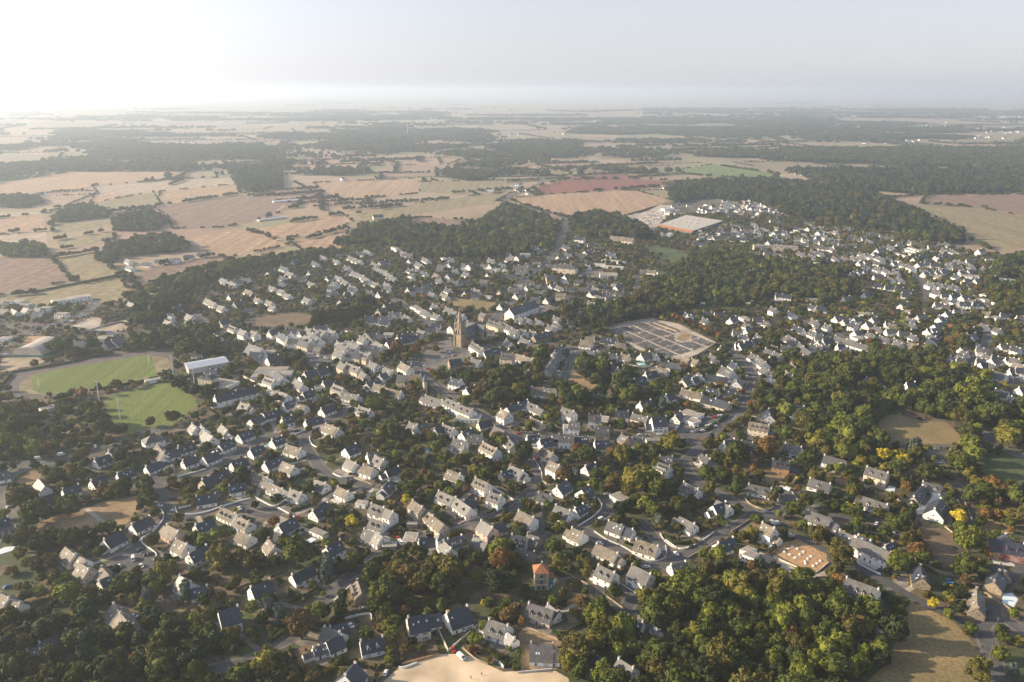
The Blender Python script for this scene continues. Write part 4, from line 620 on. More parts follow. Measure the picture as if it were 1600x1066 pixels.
WOODS = [  # polygon, mean tree radius m, kinds
(5.5, 'ggdop', [(0, 985), (60, 975), (110, 975), (150, 950), (200, 960), (260, 980), (330, 1000), (315, 1040), (400, 1066), (420, 1110), (-60, 1110), (-60, 985)]),
(6.0, 'ggdgllo', [(960, 1005), (985, 970), (1040, 945), (1075, 925), (1140, 925), (1230, 925), (1300, 930), (1340, 960), (1396, 965), (1400, 1000), (1380, 1040), (1345, 1080), (1320, 1120), (860, 1120), (890, 1060)]),
(6.0, 'ggdo', [(565, 915), (590, 898), (640, 890), (700, 890), (722, 910), (710, 935), (640, 930), (620, 955), (580, 960)]),
(6.0, 'ggdgolgl', [(1180, 612), (1240, 575), (1330, 558), (1450, 556), (1490, 572), (1550, 600), (1560, 640), (1620, 650), (1620, 700), (1545, 690), (1480, 660), (1400, 645), (1368, 665), (1372, 715), (1290, 705), (1245, 672), (1205, 640)]),
(5.8, 'ggdoolg', [(990, 480), (1030, 440), (1080, 405), (1110, 395), (1190, 410), (1260, 415), (1310, 430), (1330, 470), (1290, 478), (1210, 462), (1160, 480), (1100, 478), (1050, 488)]),
(6.2, 'ggdogl', [(520, 385), (560, 368), (640, 342), (640, 356), (735, 360), (790, 322), (860, 345), (866, 385), (800, 402), (720, 405), (640, 402), (600, 382)]),
(7.5, 'ddgo', [(885, 352), (910, 338), (960, 338), (1000, 355), (1015, 378), (960, 374), (905, 372)]),
(7.5, 'ddgop', [(1045, 300), (1060, 288), (1200, 284), (1340, 298), (1440, 340), (1500, 370), (1505, 380), (1470, 384), (1390, 362), (1330, 356), (1240, 342), (1180, 318), (1100, 310), (1050, 320)]),
(8, 'ddgp', [(1200, 262), (1230, 240), (1400, 235), (1660, 245), (1660, 300), (1440, 305), (1330, 297)]),
(5.2, 'ggdol', [(262, 482), (222, 472), (250, 443), (330, 419), (400, 407), (470, 401), (540, 396), (470, 412), (390, 424), (330, 440), (290, 462)]), (6.5, 'ggdo', [(198, 502), (203, 482), (240, 477), (290, 468), (262, 500), (225, 512)]),
(6.5, 'gglo', [(150, 408), (170, 388), (230, 374), (280, 378), (296, 393), (240, 398), (190, 402), (170, 416)]), (5, 'ggl', [(82, 345), (105, 326), (140, 322), (165, 332), (172, 340), (90, 349)]),
(6.5, 'ggd', [(362, 270), (400, 262), (440, 270), (440, 295), (390, 302), (370, 290)]), (5, 'gd', [(175, 345), (235, 330), (265, 348), (240, 362), (180, 362)]),
(6.5, 'gdo', [(1540, 425), (1600, 400), (1640, 400), (1640, 500), (1560, 500), (1545, 470)]), (6, 'ogr', [(1485, 540), (1500, 515), (1530, 520), (1512, 560)]),
(6, 'glo', [(-60, 650), (30, 645), (45, 670), (30, 700), (-60, 712)]), (5.5, 'ggo', [(782, 590), (850, 585), (850, 600), (800, 650), (750, 610)]),
(6, 'ggdo', [(200, 545), (245, 530), (310, 512), (345, 518), (330, 545), (290, 560)]), (6, 'god', [(880, 490), (920, 480), (1000, 480), (1045, 490), (1000, 500), (930, 520), (890, 515)]),
(6, 'gdl', [(900, 560), (990, 590), (1000, 630), (880, 640), (860, 620)]), (5, 'ggo', [(0, 308), (60, 310), (70, 318), (40, 326), (0, 326)]), (6, 'gl', [(0, 385), (72, 388), (75, 402), (0, 404)]),
]
FARWOOD = [  # soft bands of far woodland (photo px): x0,x1,y0,y1
(0, 400, 228, 238), (150, 420, 232, 250), (420, 760, 200, 219), (500, 900, 222, 236), (700, 900, 238, 248), (820, 880, 232, 246), (950, 1100, 245, 262), (1100, 1300, 240, 256), (1250, 1500, 200, 218), (1230, 1640, 234, 262), (900, 1250, 200, 212), (900, 1200, 205, 216), (1000, 1600, 170, 186),
(200, 700, 176, 190), (0, 300, 258, 268), (640, 760, 270, 282), (420, 560, 268, 276), (940, 1040, 262, 270), (560, 660, 252, 258), (1290, 1440, 255, 285), (100, 400, 205, 214), (700, 1300, 186, 196), (90, 180, 266, 272)]
WALLS = [  # material, height, polyline px
('trim', 1.1, P(1, 2, 75, 500, 90, 545, 170, 562, 300, 547, 440, 502, 560, 462, 700, 427)), ('trim', 1, P(1, 2, 100, 507, 215, 482)), ('trim', 1, P(1, 2, 738, 413, 800, 450, 900, 490, 1000, 430)), ('trim', 1, P(1, 2, 930, 503, 1022, 552)),
('trim', 1.1, P(1, 2, 90, 240, 210, 216, 330, 180)), ('trim', 1.1, P(0, 2, 1180, 762, 1280, 693, 1352, 612, 1362, 555, 1342, 520)), ('trim', 1, P(0, 2, 1180, 762, 1192, 802, 1300, 886, 1280, 945)), ('trim', 1, P(0, 2, 1480, 248, 1590, 214)),
('trim', 1, P(2, 2, 0, 217, 70, 247, 165, 242)), ('stone', 1.1, P(2, 2, 170, 242, 330, 312)), ('pink', 1, P(2, 2, 1050, 637, 1225, 580)), ('cream', 1.2, P(3, 2, 282, 80, 350, 200, 368, 290, 480, 312)), ('trim', 1, P(3, 2, 660, 655, 800, 562, 855, 490, 822, 425)),
('concrete', 1, P(3, 2, 790, 700, 900, 770, 1040, 832, 1200, 930, 1320, 947, 1392, 902, 1385, 820)), ('concrete', 1, P(3, 2, 1340, 717, 1380, 780, 1480, 840, 1600, 827)), ('trim', 1, P(4, 2, 0, 772, 100, 840, 180, 840, 300, 780, 402, 706)),
('stone', 1.1, P(4, 2, 642, 392, 700, 470, 830, 522, 900, 502)), ('stone', 1, P(4, 2, 550, 702, 738, 577)), ('stone', 1.2, P(4, 2, 190, 922, 440, 780)), ('stone', 1, P(4, 2, 950, 342, 1030, 350, 1102, 442)), ('cream', .8, P(4, 2, 900, 912, 1060, 982, 1180, 1032, 1250, 1042, 1355, 960)),
('stone', 1.6, P(5, 2, 370, 385, 622, 462)), ('stone', 1.2, P(5, 2, 750, 950, 860, 1020, 1000, 1062)), ('stone', 1.2, P(5, 2, 1045, 432, 1070, 512)), ('stone', 1.2, P(5, 2, 1107, 462, 1180, 640)), ('trim', 1.1, P(5, 2, 190, 940, 260, 990, 405, 1062)), ('stone', 1, P(5, 2, 940, 660, 1005, 712)),
('trim', 1.2, P(1, 3, 1402, 400, 1540, 262)), ('stone', .8, P(1, 3, 580, 290, 680, 242)), ('trim', 1.3, P(2, 3, 12, 395, 160, 262)), ('trim', 1, P(2, 3, 550, 948, 600, 950, 700, 912)), ('brick', 1.2, P(2, 3, 575, 922, 885, 842)), ('cream', 1.5, P(2, 3, 870, 622, 960, 812)),
('cream', 1.3, P(2, 3, 965, 812, 1100, 692, 1205, 602)), ('stone', 1, P(2, 3, 1080, 782, 1190, 880, 1290, 920)), ('trim', 1.4, P(2, 3, 1388, 910, 1422, 950)), ('trim', 1.2, P(2, 3, 100, 542, 300, 502, 320, 560)), ('stone', 1, P(3, 3, 210, 607, 490, 717)), ('concrete', 1, P(3, 3, 150, 992, 440, 967)),
('stone', .9, P(3, 3, 600, 190, 800, 290, 1040, 462)), ('concrete', .8, P(3, 3, 1000, 242, 1140, 332)), ('stone', 1.4, P(5, 3, 760, 80, 900, 160, 1060, 190)), ('stone', 1.4, P(5, 3, 1270, 332, 1490, 472)), ('cream', 2.0, P(1, 1, 640, 372, 830, 466)), ('trim', 1, P(1, 1, 1030, 872, 1180, 802, 1330, 732)),
('trim', 1, P(1, 1, 1190, 872, 1210, 932, 1300, 982)), ('trim', 1, P(1, 1, 1190, 602, 1290, 532)), ('trim', 1, P(1, 1, 1360, 552, 1470, 602, 1600, 602)), ('trim', 1.2, P(3, 1, 320, 402, 470, 417)), ('cream', 1.4, P(3, 1, 660, 202, 900, 242, 1100, 277, 1220, 292, 1285, 262)),
('stone', 1.8, [(943, 517), (975, 506), (1022, 499)]), ('stone', 2, P(3, 0, 1280, 885, 1480, 955)), ('stone', 2, [(1120, 537), (1075, 563), (1038, 561)]), ('cream', 1.8, P(0, 0, 750, 940, 1010, 868, 1100, 905)), ('teal', 1.5, P(0, 0, 550, 910, 700, 945)), ('blue', 1.5, P(0, 0, 710, 950, 940, 958)),
('trim', 1.2, P(2, 2, 1325, 332, 1510, 442)), ('pink', 1.6, P(2, 2, 1228, 925, 1290, 975)), ('stone', 1, P(0, 1, 1020, 155, 1085, 105)), ('trim', 1, P(3, 2, 35, 690, 140, 632)), ('cream', 1.5, P(2, 0, 1000, 870, 880, 860)), ('trim', 1.2, P(4, 2, 1190, 480, 1280, 492)),
]
HEDGES = [(1.8, P(1, 2, 1040, 532, 1210, 480)), (2, P(0, 1, 1030, 155, 1200, 120, 1400, 87)), (2, P(0, 1, 88, 340, 400, 285, 600, 250, 830, 190)), (1.8, P(0, 1, 750, 485, 960, 450, 1200, 402)), (2.5, P(0, 0, 260, 632, 640, 555, 1000, 482)), (2, P(0, 0, 440, 342, 520, 430, 600, 530)),
(2.2, P(0, 0, 1010, 472, 1150, 556)), (2, P(4, 2, 1060, 332, 1160, 212, 1280, 60)), (2, P(2, 2, 1290, 552, 1450, 482)), (2, P(4, 1, 440, 750, 520, 690)), (1.8, P(4, 1, 480, 830, 610, 735)), (2, P(5, 2, 170, 300, 260, 190)), (1.6, P(0, 2, 1290, 930, 1400, 945, 1540, 900)), (2, P(4, 1, 330, 820, 420, 755)),
(1.8, P(2, 2, 920, 560, 930, 600, 1000, 650)), (1.6, P(3, 2, 380, 680, 560, 690)), (1.8, P(3, 2, 1380, 730, 1450, 800, 1600, 790)), (1.8, P(1, 3, 860, 740, 980, 650)), (1.6, P(0, 2, 730, 490, 880, 430)), (2, P(3, 3, 440, 650, 560, 710)), (1.8, P(3, 2, 650, 640, 790, 555)), (1.6, P(2, 3, 1530, 820, 1550, 980)),
(1.8, P(3, 3, 150, 980, 170, 800)), (2, P(1, 1, 500, 720, 420, 790)), (1.8, P(4, 2, 1140, 300, 1240, 260)), (2, P(5, 3, 640, 400, 500, 530)), (1.8, P(2, 2, 880, 190, 960, 165)), (2, P(0, 1, 0, 480, 40, 420, 100, 350))]
CARS = {(0, 2): "510 60 V w;85 490 / w;75 478 / d;1330 485 - w;1445 525 - w;1435 425 - d;1390 335 - d;1110 930 v w;1180 985 \\ w;1115 1028 \\ w;995 990 \\ w;1070 840 / g;1165 850 / d;1195 880 / d;1220 888 / d;1250 885 / d;1580 600 - d",
(1, 2): "200 598 - d;1545 278 \\ d;1518 262 \\ d;1097 580 - r;680 530 \\ d", (2, 2): "155 268 \\ d;565 795 v w;545 755 \\ r;445 765 - w;715 655 - b;1075 590 - g;1220 725 \\ w;840 505 \\ d;960 570 \\ d",
(3, 2): "1225 993 - w;740 490 \\ w;882 605 - g;1290 1040 \\ w;900 385 - w", (4, 2): "920 632 V w;1048 735 - w", (5, 2): "370 632 / w;885 120 \\ w;800 395 \\ d;850 607 \\ w;670 490 \\ b;20 180 - w",
(0, 3): "280 520 / b;305 530 / w;1115 785 - w;1120 520 - w;60 275 / b", (1, 3): "515 685 / w;1440 435 \\ w;1535 600 \\ w", (2, 3): "1070 862 v w;440 992 | w;155 598 \\ w;50 437 \\ w;258 460 - w;1115 628 / w;862 662 \\ d;1000 800 \\ r",
(3, 3): "940 762 - w", (5, 3): "1275 470 | d", (0, 1): "795 950 \\ w;510 1018 V w;320 1050 V w;50 185 V w;598 245 - w;1275 125 - w",
(1, 1): "1265 195 \\ w;1300 205 \\ d;1320 210 \\ w;1340 217 \\ g;1262 265 / w;1170 215 \\ d;1195 175 - w;1220 180 - w;345 165 - w;370 165 - d;295 150 - w;575 390 / w;590 420 / d;606 425 / w;572 378 / b;1145 155 - w;980 100 - w;1275 270 / b;1530 628 - w;810 455 - w;1205 235 \\ w",
(2, 1): "655 245 | w;655 262 | w;700 270 - b;735 275 - d;765 280 - w;795 300 - r;820 310 - r;970 165 - w;915 205 - w;960 150 - b;180 628 - w;850 910 - w;1355 625 - w",
(3, 1): "505 360 | w;415 770 - w;1170 853 - w;1240 862 - d;982 905 - d;635 35 - g;1140 165 - w", (4, 1): "420 780 - w;730 475 | w;670 372 V w;360 705 - w;380 770 - w;400 702 / r;420 700 / r;440 692 / w;462 690 / w;352 778 - w;240 782 / w;270 775 / w;290 770 / d;212 772 / w;95 790 / w;112 775 / b;85 802 / w;132 760 / d;195 830 - d;222 830 - w;250 825 - g;282 825 - d;312 818 - w;745 375 - g;310 430 | w",
(0, 0): "450 890 - w;550 870 V b;605 868 V w;700 828 V b;275 980 - w;310 897 - w;1065 940 V w;1030 950 - d", (3, 0): "500 255 | w;520 205 | w;545 95 - w;360 750 - w;425 740 - w;350 440 / w;400 385 / d;340 455 / w;310 490 / w;870 1030 - w",
(2, 0): "1300 942 - r;1330 930 - d;1345 945 - r;1290 950 - w;980 1010 - w;1380 945 - d;1420 960 - w;1470 990 - g"}
POLES = [(3, 3, 812, 385), (4, 2, 318, 840), (4, 2, 1072, 765), (4, 2, 1060, 740), (1, 3, 858, 720), (1, 3, 1325, 330), (2, 2, 990, 690), (2, 2, 1525, 400), (3, 2, 135, 400), (4, 2, 500, 720), (5, 2, 240, 720), (3, 2, 1385, 990), (1, 2, 680, 110),
(3, 2, 262, 260), (4, 1, 516, 820), (4, 1, 680, 660), (4, 1, 692, 310), (5, 1, 1503, 440), (3, 2, 945, 530), (3, 2, 1000, 790), (5, 3, 1360, 650), (5, 3, 1310, 880), (0, 2, 1385, 420), (4, 1, 170, 830), (2, 2, 845, 780), (3, 2, 650, 680)]
HOUSES[(4, 0)] = "735 228 885 231 12 fy3;900 233 1100 241 12 fy3"
HOUSES[(3, 0)] = "470 383 635 397 14 gy3D5H;790 385 880 390 12 x;870 348 1040 372 12 x;880 402 1030 412 12 x;840 468 980 470 18 tf2;85 762 290 692 14 k3;395 487 470 485 12 gy2;935 152 1120 172 12 ty2;230 385 240 386 5 g"
HOUSES[(5, 0)] = "490 287 620 318 7 x;540 270 670 302 7 x;590 254 710 287 7 x;640 245 740 278 7 x"
HOUSES[(0, 0)] = "440 692 740 642 14 f2"
HOUSES[(1, 1)] += ";165 262 490 205 21 m2;380 400 555 425 17 f"
FARMS = "425 314 467 311 16 m;403 343 445 338 12 m;750 296 772 297 14 m;455 268 470 266 12 m;1036 326 1050 325 14 x2;1040 332 1062 334 12 x;583 336 598 335 9 gy2"

# ------------------------------------------------------------------ ground, fields, patches
def sheet(name, m, pts, z):
    me = bpy.data.meshes.new(name)
    a = sum(pts[i][0] * pts[(i + 1) % len(pts)][1] - pts[(i + 1) % len(pts)][0] * pts[i][1] for i in range(len(pts)))
    if a < 0: pts = pts[::-1]
    me.from_pydata([(x, y, 0) for x, y in pts], [], [tuple(range(len(pts)))])
    me.materials.append(m)
    o = link(name, me, loc=(0, 0, z)); o['kind'] = 'structure'
    return o
EXT = 45000
xs = [-EXT, -15000, -5000, -2000, 0, 2000, 5000, 15000, EXT]; ys = [-3000, 0, 1500, 3500, 8000, 18000, EXT]
gb = MB()
gb.add([(x, y, 0) for y in ys for x in xs], [(j * 9 + i, j * 9 + i + 1, j * 9 + i + 10, j * 9 + i + 9) for j in range(len(ys) - 1) for i in range(8)], M['land'])
tag(gb.obj('ground'), kind='structure')
sheet('garden_ground', M['garden'], [gp(x, y) for x, y in TOWN], .04)
for i, (m, pts) in enumerate(FIELDS):
    sheet('field', M[m], [gp(x, y) for x, y in pts], .05 + .006 * (i % 7))
for name, m, pts, lv in PATCHES:
    sheet(name, M[m], [gp(x, y) for x, y in pts], .06 + .02 * lv)

def ribbon(pl, wd, off=0.0):
    """left/right edge points of a polyline, smoothed"""
    p = [Vector(q) for q in pl]
    if len(p) > 2:
        q = [p[0]]
        for i in range(len(p) - 1):
            a = p[max(i - 1, 0)]; b = p[i]; c = p[i + 1]; d = p[min(i + 2, len(p) - 1)]
            for k in range(1, 5):
                t = k / 4
                q.append(.5 * ((2 * b) + (c - a) * t + (2 * a - 5 * b + 4 * c - d) * t * t + (3 * b - a - 3 * c + d) * t ** 3))
        p = q
    L, Rr = [], []
    for i in range(len(p)):
        t = (p[min(i + 1, len(p) - 1)] - p[max(i - 1, 0)])
        t = t.normalized() if t.length > 1e-6 else Vector((1, 0))
        n = Vector((-t.y, t.x))
        L.append(p[i] + n * (off + wd / 2)); Rr.append(p[i] + n * (off - wd / 2))
    return p, L, Rr
ROADW = []
for i, (wd, pl) in enumerate(ROADS):
    w_ = [gp(x, y) for x, y in pl]
    c_, L_, R_ = ribbon(w_, wd)
    ROADW.append((wd, [(q.x, q.y) for q in c_]))
    z = .14 + .004 * (i % 9)
    b = MB()
    n = len(L_)
    b.add([(q.x, q.y, 0) for q in R_] + [(q.x, q.y, 0) for q in L_], [(k, k + 1, n + k + 1, n + k) for k in range(n - 1)], M['asphalt' if wd > 4 else 'gravel'])
    o = b.obj('road' if wd > 4 else 'path', loc=(0, 0, z)); o['kind'] = 'structure'
    if wd >= 6 and i not in (4, 22, 26):
        c_, L_, R_ = ribbon(w_, wd + 3.2)
        b = MB(); n = len(L_)
        b.add([(q.x, q.y, 0) for q in R_] + [(q.x, q.y, 0) for q in L_], [(k, k + 1, n + k + 1, n + k) for k in range(n - 1)], M['pave'])
        o = b.obj('verge', loc=(0, 0, .115 + .002 * (i % 5))); o['kind'] = 'structure'
    if wd >= 8:
        b = MB(); c_, L_, R_ = ribbon(w_, .18); acc = 0
        for k in range(len(L_) - 1):
            if k % 2: continue
            b.add([(R_[k].x, R_[k].y, 0), (R_[k + 1].x, R_[k + 1].y, 0), (L_[k + 1].x, L_[k + 1].y, 0), (L_[k].x, L_[k].y, 0)], [(0, 1, 2, 3)], M['paint'])
        o = b.obj('centre_line', loc=(0, 0, .19)); o['kind'] = 'structure'
# pitch markings
def line_marks(cs, z):
    b = MB()
    def seg(p, q, w_=.35):
        p, q = Vector(p), Vector(q); d = (q - p).normalized(); n = Vector((-d.y, d.x)) * w_ / 2
        b.add([(*(p - n), 0), (*(q - n), 0), (*(q + n), 0), (*(p + n), 0)], [(0, 1, 2, 3)], M['paint'])
    A, B, D, E = [Vector(c) for c in cs]     # corners in order
    lerp = lambda u, v: (A.lerp(B, u)).lerp(E.lerp(D, u), v)
    for u0, v0, u1, v1 in ((.04, .05, .96, .05), (.96, .05, .96, .95), (.96, .95, .04, .95), (.04, .95, .04, .05), (.5, .05, .5, .95), (.24, .05, .24, .95), (.76, .05, .76, .95)):
        seg(lerp(u0, v0), lerp(u1, v1))
    o = b.obj('pitch_markings', loc=(0, 0, z)); o['kind'] = 'structure'
#line_marks([gp(60, 613), gp(246, 587), gp(236, 555), gp(56, 585)], .20)

# ------------------------------------------------------------------ occupancy grid
GX0, GY0, CS, NX, NY = -1500.0, 200.0, 2.0, 1500, 1250
blocked = np.zeros((NY, NX), bool)
zone = np.zeros((NY, NX), np.int16)      # 0 outside, 1 town, 2 field/clear, 10+ woods
def gslice(x0, x1, y0, y1):
    i0, i1 = int((x0 - GX0) / CS), int((x1 - GX0) / CS) + 2
    j0, j1 = int((y0 - GY0) / CS), int((y1 - GY0) / CS) + 2
    i0, i1 = max(0, i0), min(NX, i1); j0, j1 = max(0, j0), min(NY, j1)
    if i0 >= i1 or j0 >= j1: return None
    X = GX0 + CS * (np.arange(i0, i1) + .5); Y = GY0 + CS * (np.arange(j0, j1) + .5)
    return (slice(j0, j1), slice(i0, i1)), X[None, :], Y[:, None]
def poly_mask(pts):
    xs_ = [p[0] for p in pts]; ys_ = [p[1] for p in pts]
    g = gslice(min(xs_), max(xs_), min(ys_), max(ys_))
    if g is None: return None, None
    sl_, X, Y = g
    ins = np.zeros((Y.shape[0], X.shape[1]), bool)
    for i in range(len(pts)):
        x1, y1 = pts[i]; x2, y2 = pts[(i + 1) % len(pts)]
        if y1 == y2: continue
        c = ((y1 > Y) != (y2 > Y)) & (X < (x2 - x1) * (Y - y1) / (y2 - y1) + x1)
        ins ^= c
    return sl_, ins
def mark(arr, pts, val):
    s_, ins = poly_mask([gp(x, y) for x, y in pts])
    if s_ is not None: arr[s_][ins] = val
mark(zone, TOWN, 1)
for m, pts in FIELDS: mark(zone, pts, 2)
for k, (r_, kk, pts) in enumerate(WOODS): mark(zone, pts, 10 + k)
for m, pts in FIELDS[-20:] + FIELDS[6:7]: pass
for name, m, pts, lv in PATCHES:
    if name in ('park_lawn', 'orchard_lawn', 'villa_garden'): continue
    mark(zone, pts, 2)
def block_seg(p, q, r_):
    g = gslice(min(p[0], q[0]) - r_, max(p[0], q[0]) + r_, min(p[1], q[1]) - r_, max(p[1], q[1]) + r_)
    if g is None: return
    sl_, X, Y = g
    dx, dy = q[0] - p[0], q[1] - p[1]; l2 = dx * dx + dy * dy + 1e-9
    t = np.clip(((X - p[0]) * dx + (Y - p[1]) * dy) / l2, 0, 1)
    d2 = (X - p[0] - t * dx) ** 2 + (Y - p[1] - t * dy) ** 2
    blocked[sl_] |= d2 < r_ * r_
for wd, pl in ROADW:
    for a, b in zip(pl, pl[1:]): block_seg(a, b, wd / 2 + 2.6)
def is_blocked(x, y):
    i, j = int((x - GX0) / CS), int((y - GY0) / CS)
    return 0 <= i < NX and 0 <= j < NY and blocked[j, i]
def zone_at(x, y):
    i, j = int((x - GX0) / CS), int((y - GY0) / CS)
    return int(zone[j, i]) if 0 <= i < NX and 0 <= j < NY else 0

# ------------------------------------------------------------------ houses
WALLN = {'w': ('white', 'white'), 'y': ('cream', 'cream'), 'p': ('pink', 'pinkish'), 's': ('stone', 'stone'), 'r': ('red', 'red creeper-covered'), 'b': ('brick', 'orange stone')}
ROOFN = {'k': ('slate_dark', 'dark slate roof'), 'g': ('slate', 'grey slate roof'), 't': ('tan', 'sunlit tan roof'), 'o': ('orange', 'orange clay roof'),
         'f': ('flat', 'flat grey roof'), 'x': ('flatw', 'flat pale roof'), 'm': ('metal', 'metal sheet roof')}
def parse(fl):
    d = dict(roof='g', wall='w', st=1, D=0, hip=False)
    i = 0
    while i < len(fl):
        c = fl[i]
        if c == 'D': d['D'] = int(fl[i + 1]); i += 1
        elif c in '23': d['st'] = int(c)
        elif c == 'H': d['hip'] = True
        elif c in 'kgtofxm':
            if c in 'fx' and d['roof'] == 't': d['roof'] = 'f'
            else: d['roof'] = c
        elif c in 'wypsrb': d['wall'] = c
        i += 1
    return d
specs = []
def spec(p, q, W, fl, rr):
    d = parse(fl)
    ze = {1: 2.9, 2: 5.5, 3: 8.2}[d['st']] + rr.uniform(-.15, .15)
    flat = d['roof'] in 'fx'
    if flat: zr = ze + .5
    elif d['roof'] == 'm': zr = ze + W * .1
    else: zr = ze + W / 2 * (.93 if not d['hip'] else .7)
    a, b = Vector(gp(*p, zr)), Vector(gp(*q, zr))
    v = b - a; L = v.length + (1.0 if not d['hip'] else 4)
    c = (a + b) / 2
    L = max(5.5, min(L, 62))
    if W >= 6 and d['roof'] != 'f': L = max(L, 8.5)
    d.update(x=c.x, y=c.y, rz=math.atan2(v.y, v.x), L=L, W=W, ze=ze, zr=zr, flat=flat)
    d['size'] = (L * 6 + W * 4 + 10) / (c.x ** 2 + c.y ** 2 + CAM_H ** 2)
    px, py = pix(c.x, c.y, ze / 2)
    d['px'], d['py'] = px, py
    return d
rr = random.Random(3)
for (c, r_), s in HOUSES.items():
    for e in s.replace("\n", "").split(";"):
        t = e.split()
        if len(t) < 6: continue
        x1, y1, x2, y2, W = map(float, t[:5])
        specs.append(spec(tp(c, r_, x1, y1), tp(c, r_, x2, y2), W, t[5], rr))
for e in FARMS.split(";"):
    t = e.split(); x1, y1, x2, y2, W = map(float, t[:5])
    specs.append(spec((x1, y1), (x2, y2), W, t[5], rr))
for (c, r_), s in SMALL.items():
    for e in s.replace("\n", "").split(";"):
        t = e.split()
        if len(t) < 3: continue
        x, y = float(t[0]), float(t[1]); k = t[2]; fl = t[3] if len(t) > 3 else 'g'
        dx, dy = {'\\': (22, 8.5), '/': (26, -9), '-': (34, 1.5)}[k]
        f_ = rr.uniform(.85, 1.2); dy += rr.uniform(-2, 2)
        if '2' in fl and k == '-': f_ *= 1.15
        specs.append(spec(tp(c, r_, x - dx * f_, y - dy * f_), tp(c, r_, x + dx * f_, y + dy * f_), rr.uniform(7.5, 9.2), fl, rr))
# estates on the far right and edges of the town, row on row
er = random.Random(31)
for (x0, x1, ya, yb, n, sl_) in ((1180, 1330, 352, 385, 46, .10), (1330, 1500, 392, 425, 36, .12), (1460, 1600, 405, 440, 34, .10), (1450, 1600, 455, 500, 22, .15), (1500, 1600, 540, 580, 14, .1), (1090, 1190, 348, 372, 22, .1), (1100, 1230, 318, 336, 34, .05),
                                 (1150, 1330, 500, 545, 12, .1), (1330, 1460, 480, 530, 10, .1), (640, 780, 400, 440, 26, .1), (430, 620, 420, 460, 24, .1), (780, 960, 390, 470, 30, .05), (0, 60, 463, 490, 12, .0), (1000, 1100, 455, 475, 6, 0)):
    for k in range(n):
        x = er.uniform(x0, x1); y = ya + (yb - ya) * (er.randrange(5) + .5 + er.uniform(-.15, .15)) / 5
        w_ = 8.5 * 1250 / 1500 * (y / 420) ** 1.0 * .9; dy = w_ * er.choice([sl_ + .2, sl_, -.3])
        fl = er.choice(['g', 'g', 'k', 'g', 'k', 't', 'f', 'g2', 'k2'])
        specs.append(spec((x - w_ / 2, y - dy / 2), (x + w_ / 2, y + dy / 2), er.uniform(7.5, 9), fl, er)); specs[-1]['size'] *= .8
# drop houses that stand in one another
keep = []
for s in specs:
    if any((s['x'] - k['x']) ** 2 + (s['y'] - k['y']) ** 2 < ((10.5 if s['size'] * (s['x'] ** 2 + s['y'] ** 2 + CAM_H ** 2) < (s['L'] * 6 + s['W'] * 4 + 10) * .9 else 3.6) if s['y'] > 900 else 3.0) ** 2 for k in keep): continue
    keep.append(s)
specs = keep
specs.sort(key=lambda s: -s['size'])

def unit_window(shut=False, w_=1.0, h_=1.0):
    b = MB()   # lies in xz plane, faces -y, proud of the wall
    b.box(-.5 * w_, -.06, -.5 * h_, .5 * w_, .02, .5 * h_, M['trim'])
    b.add([(-.42 * w_, -.065, -.43 * h_), (-.03, -.065, -.43 * h_), (-.03, -.065, .43 * h_), (-.42 * w_, -.065, .43 * h_)], [(0, 1, 2, 3)], M['glass'])
    b.add([(.03, -.065, -.43 * h_), (.42 * w_, -.065, -.43 * h_), (.42 * w_, -.065, .43 * h_), (.03, -.065, .43 * h_)], [(0, 1, 2, 3)], M['glass'])
    if shut:
        b.box(-.98 * w_, -.1, -.52 * h_, -.55 * w_, -.01, .52 * h_, M['shutter']); b.box(.55 * w_, -.1, -.52 * h_, .98 * w_, -.01, .52 * h_, M['shutter'])
    return b
WIN = [unit_window(), unit_window(True)]
WIN_D = [b.data('window') for b in WIN]
DOORB = MB(); DOORB.box(-.5, -.05, 0, .5, .03, 1, M['trim']); DOORB.box(-.42, -.08, 0.01, .42, -.04, .96, M['door'])
DOOR_D = DOORB.data('door')
GARB = MB(); GARB.box(-.5, -.05, 0, .5, .03, 1, M['trim']); GARB.box(-.45, -.07, 0, .45, -.04, .94, M['concrete'])
GAR_D = GARB.data('garage_door')
SKYB = MB(); SKYB.box(-.5, -.5, 0, .5, .5, .12, M['zinc']); SKYB.add([(-.4, -.4, .125), (.4, -.4, .125), (.4, .4, .125), (-.4, .4, .125)], [(0, 1, 2, 3)], M['poolwhite'])  # pale pane colour stands in for the sky's reflection
SKY_D = SKYB.data('skylight')
CHB = MB(); CHB.box(-.35, -.55, -1.3, .35, .55, 1.0, M['white']); CHB.box(-.42, -.62, 1.0, .42, .62, 1.12, M['concrete'])
for k in (-.25, .25): CHB.tube((0, k, 1.12), (0, k, 1.45), .13, .11, M['orange'], 6)
CH_D = CHB.data('chimney')
CHS = MB(); CHS.box(-.35, -.6, -1.3, .35, .6, 1.1, M['stone']); CHS.box(-.42, -.67, 1.1, .42, .67, 1.22, M['concrete']); CHS.tube((0, 0, 1.22), (0, 0, 1.55), .14, .12, M['orange'], 6)
CHS_D = CHS.data('chimney')

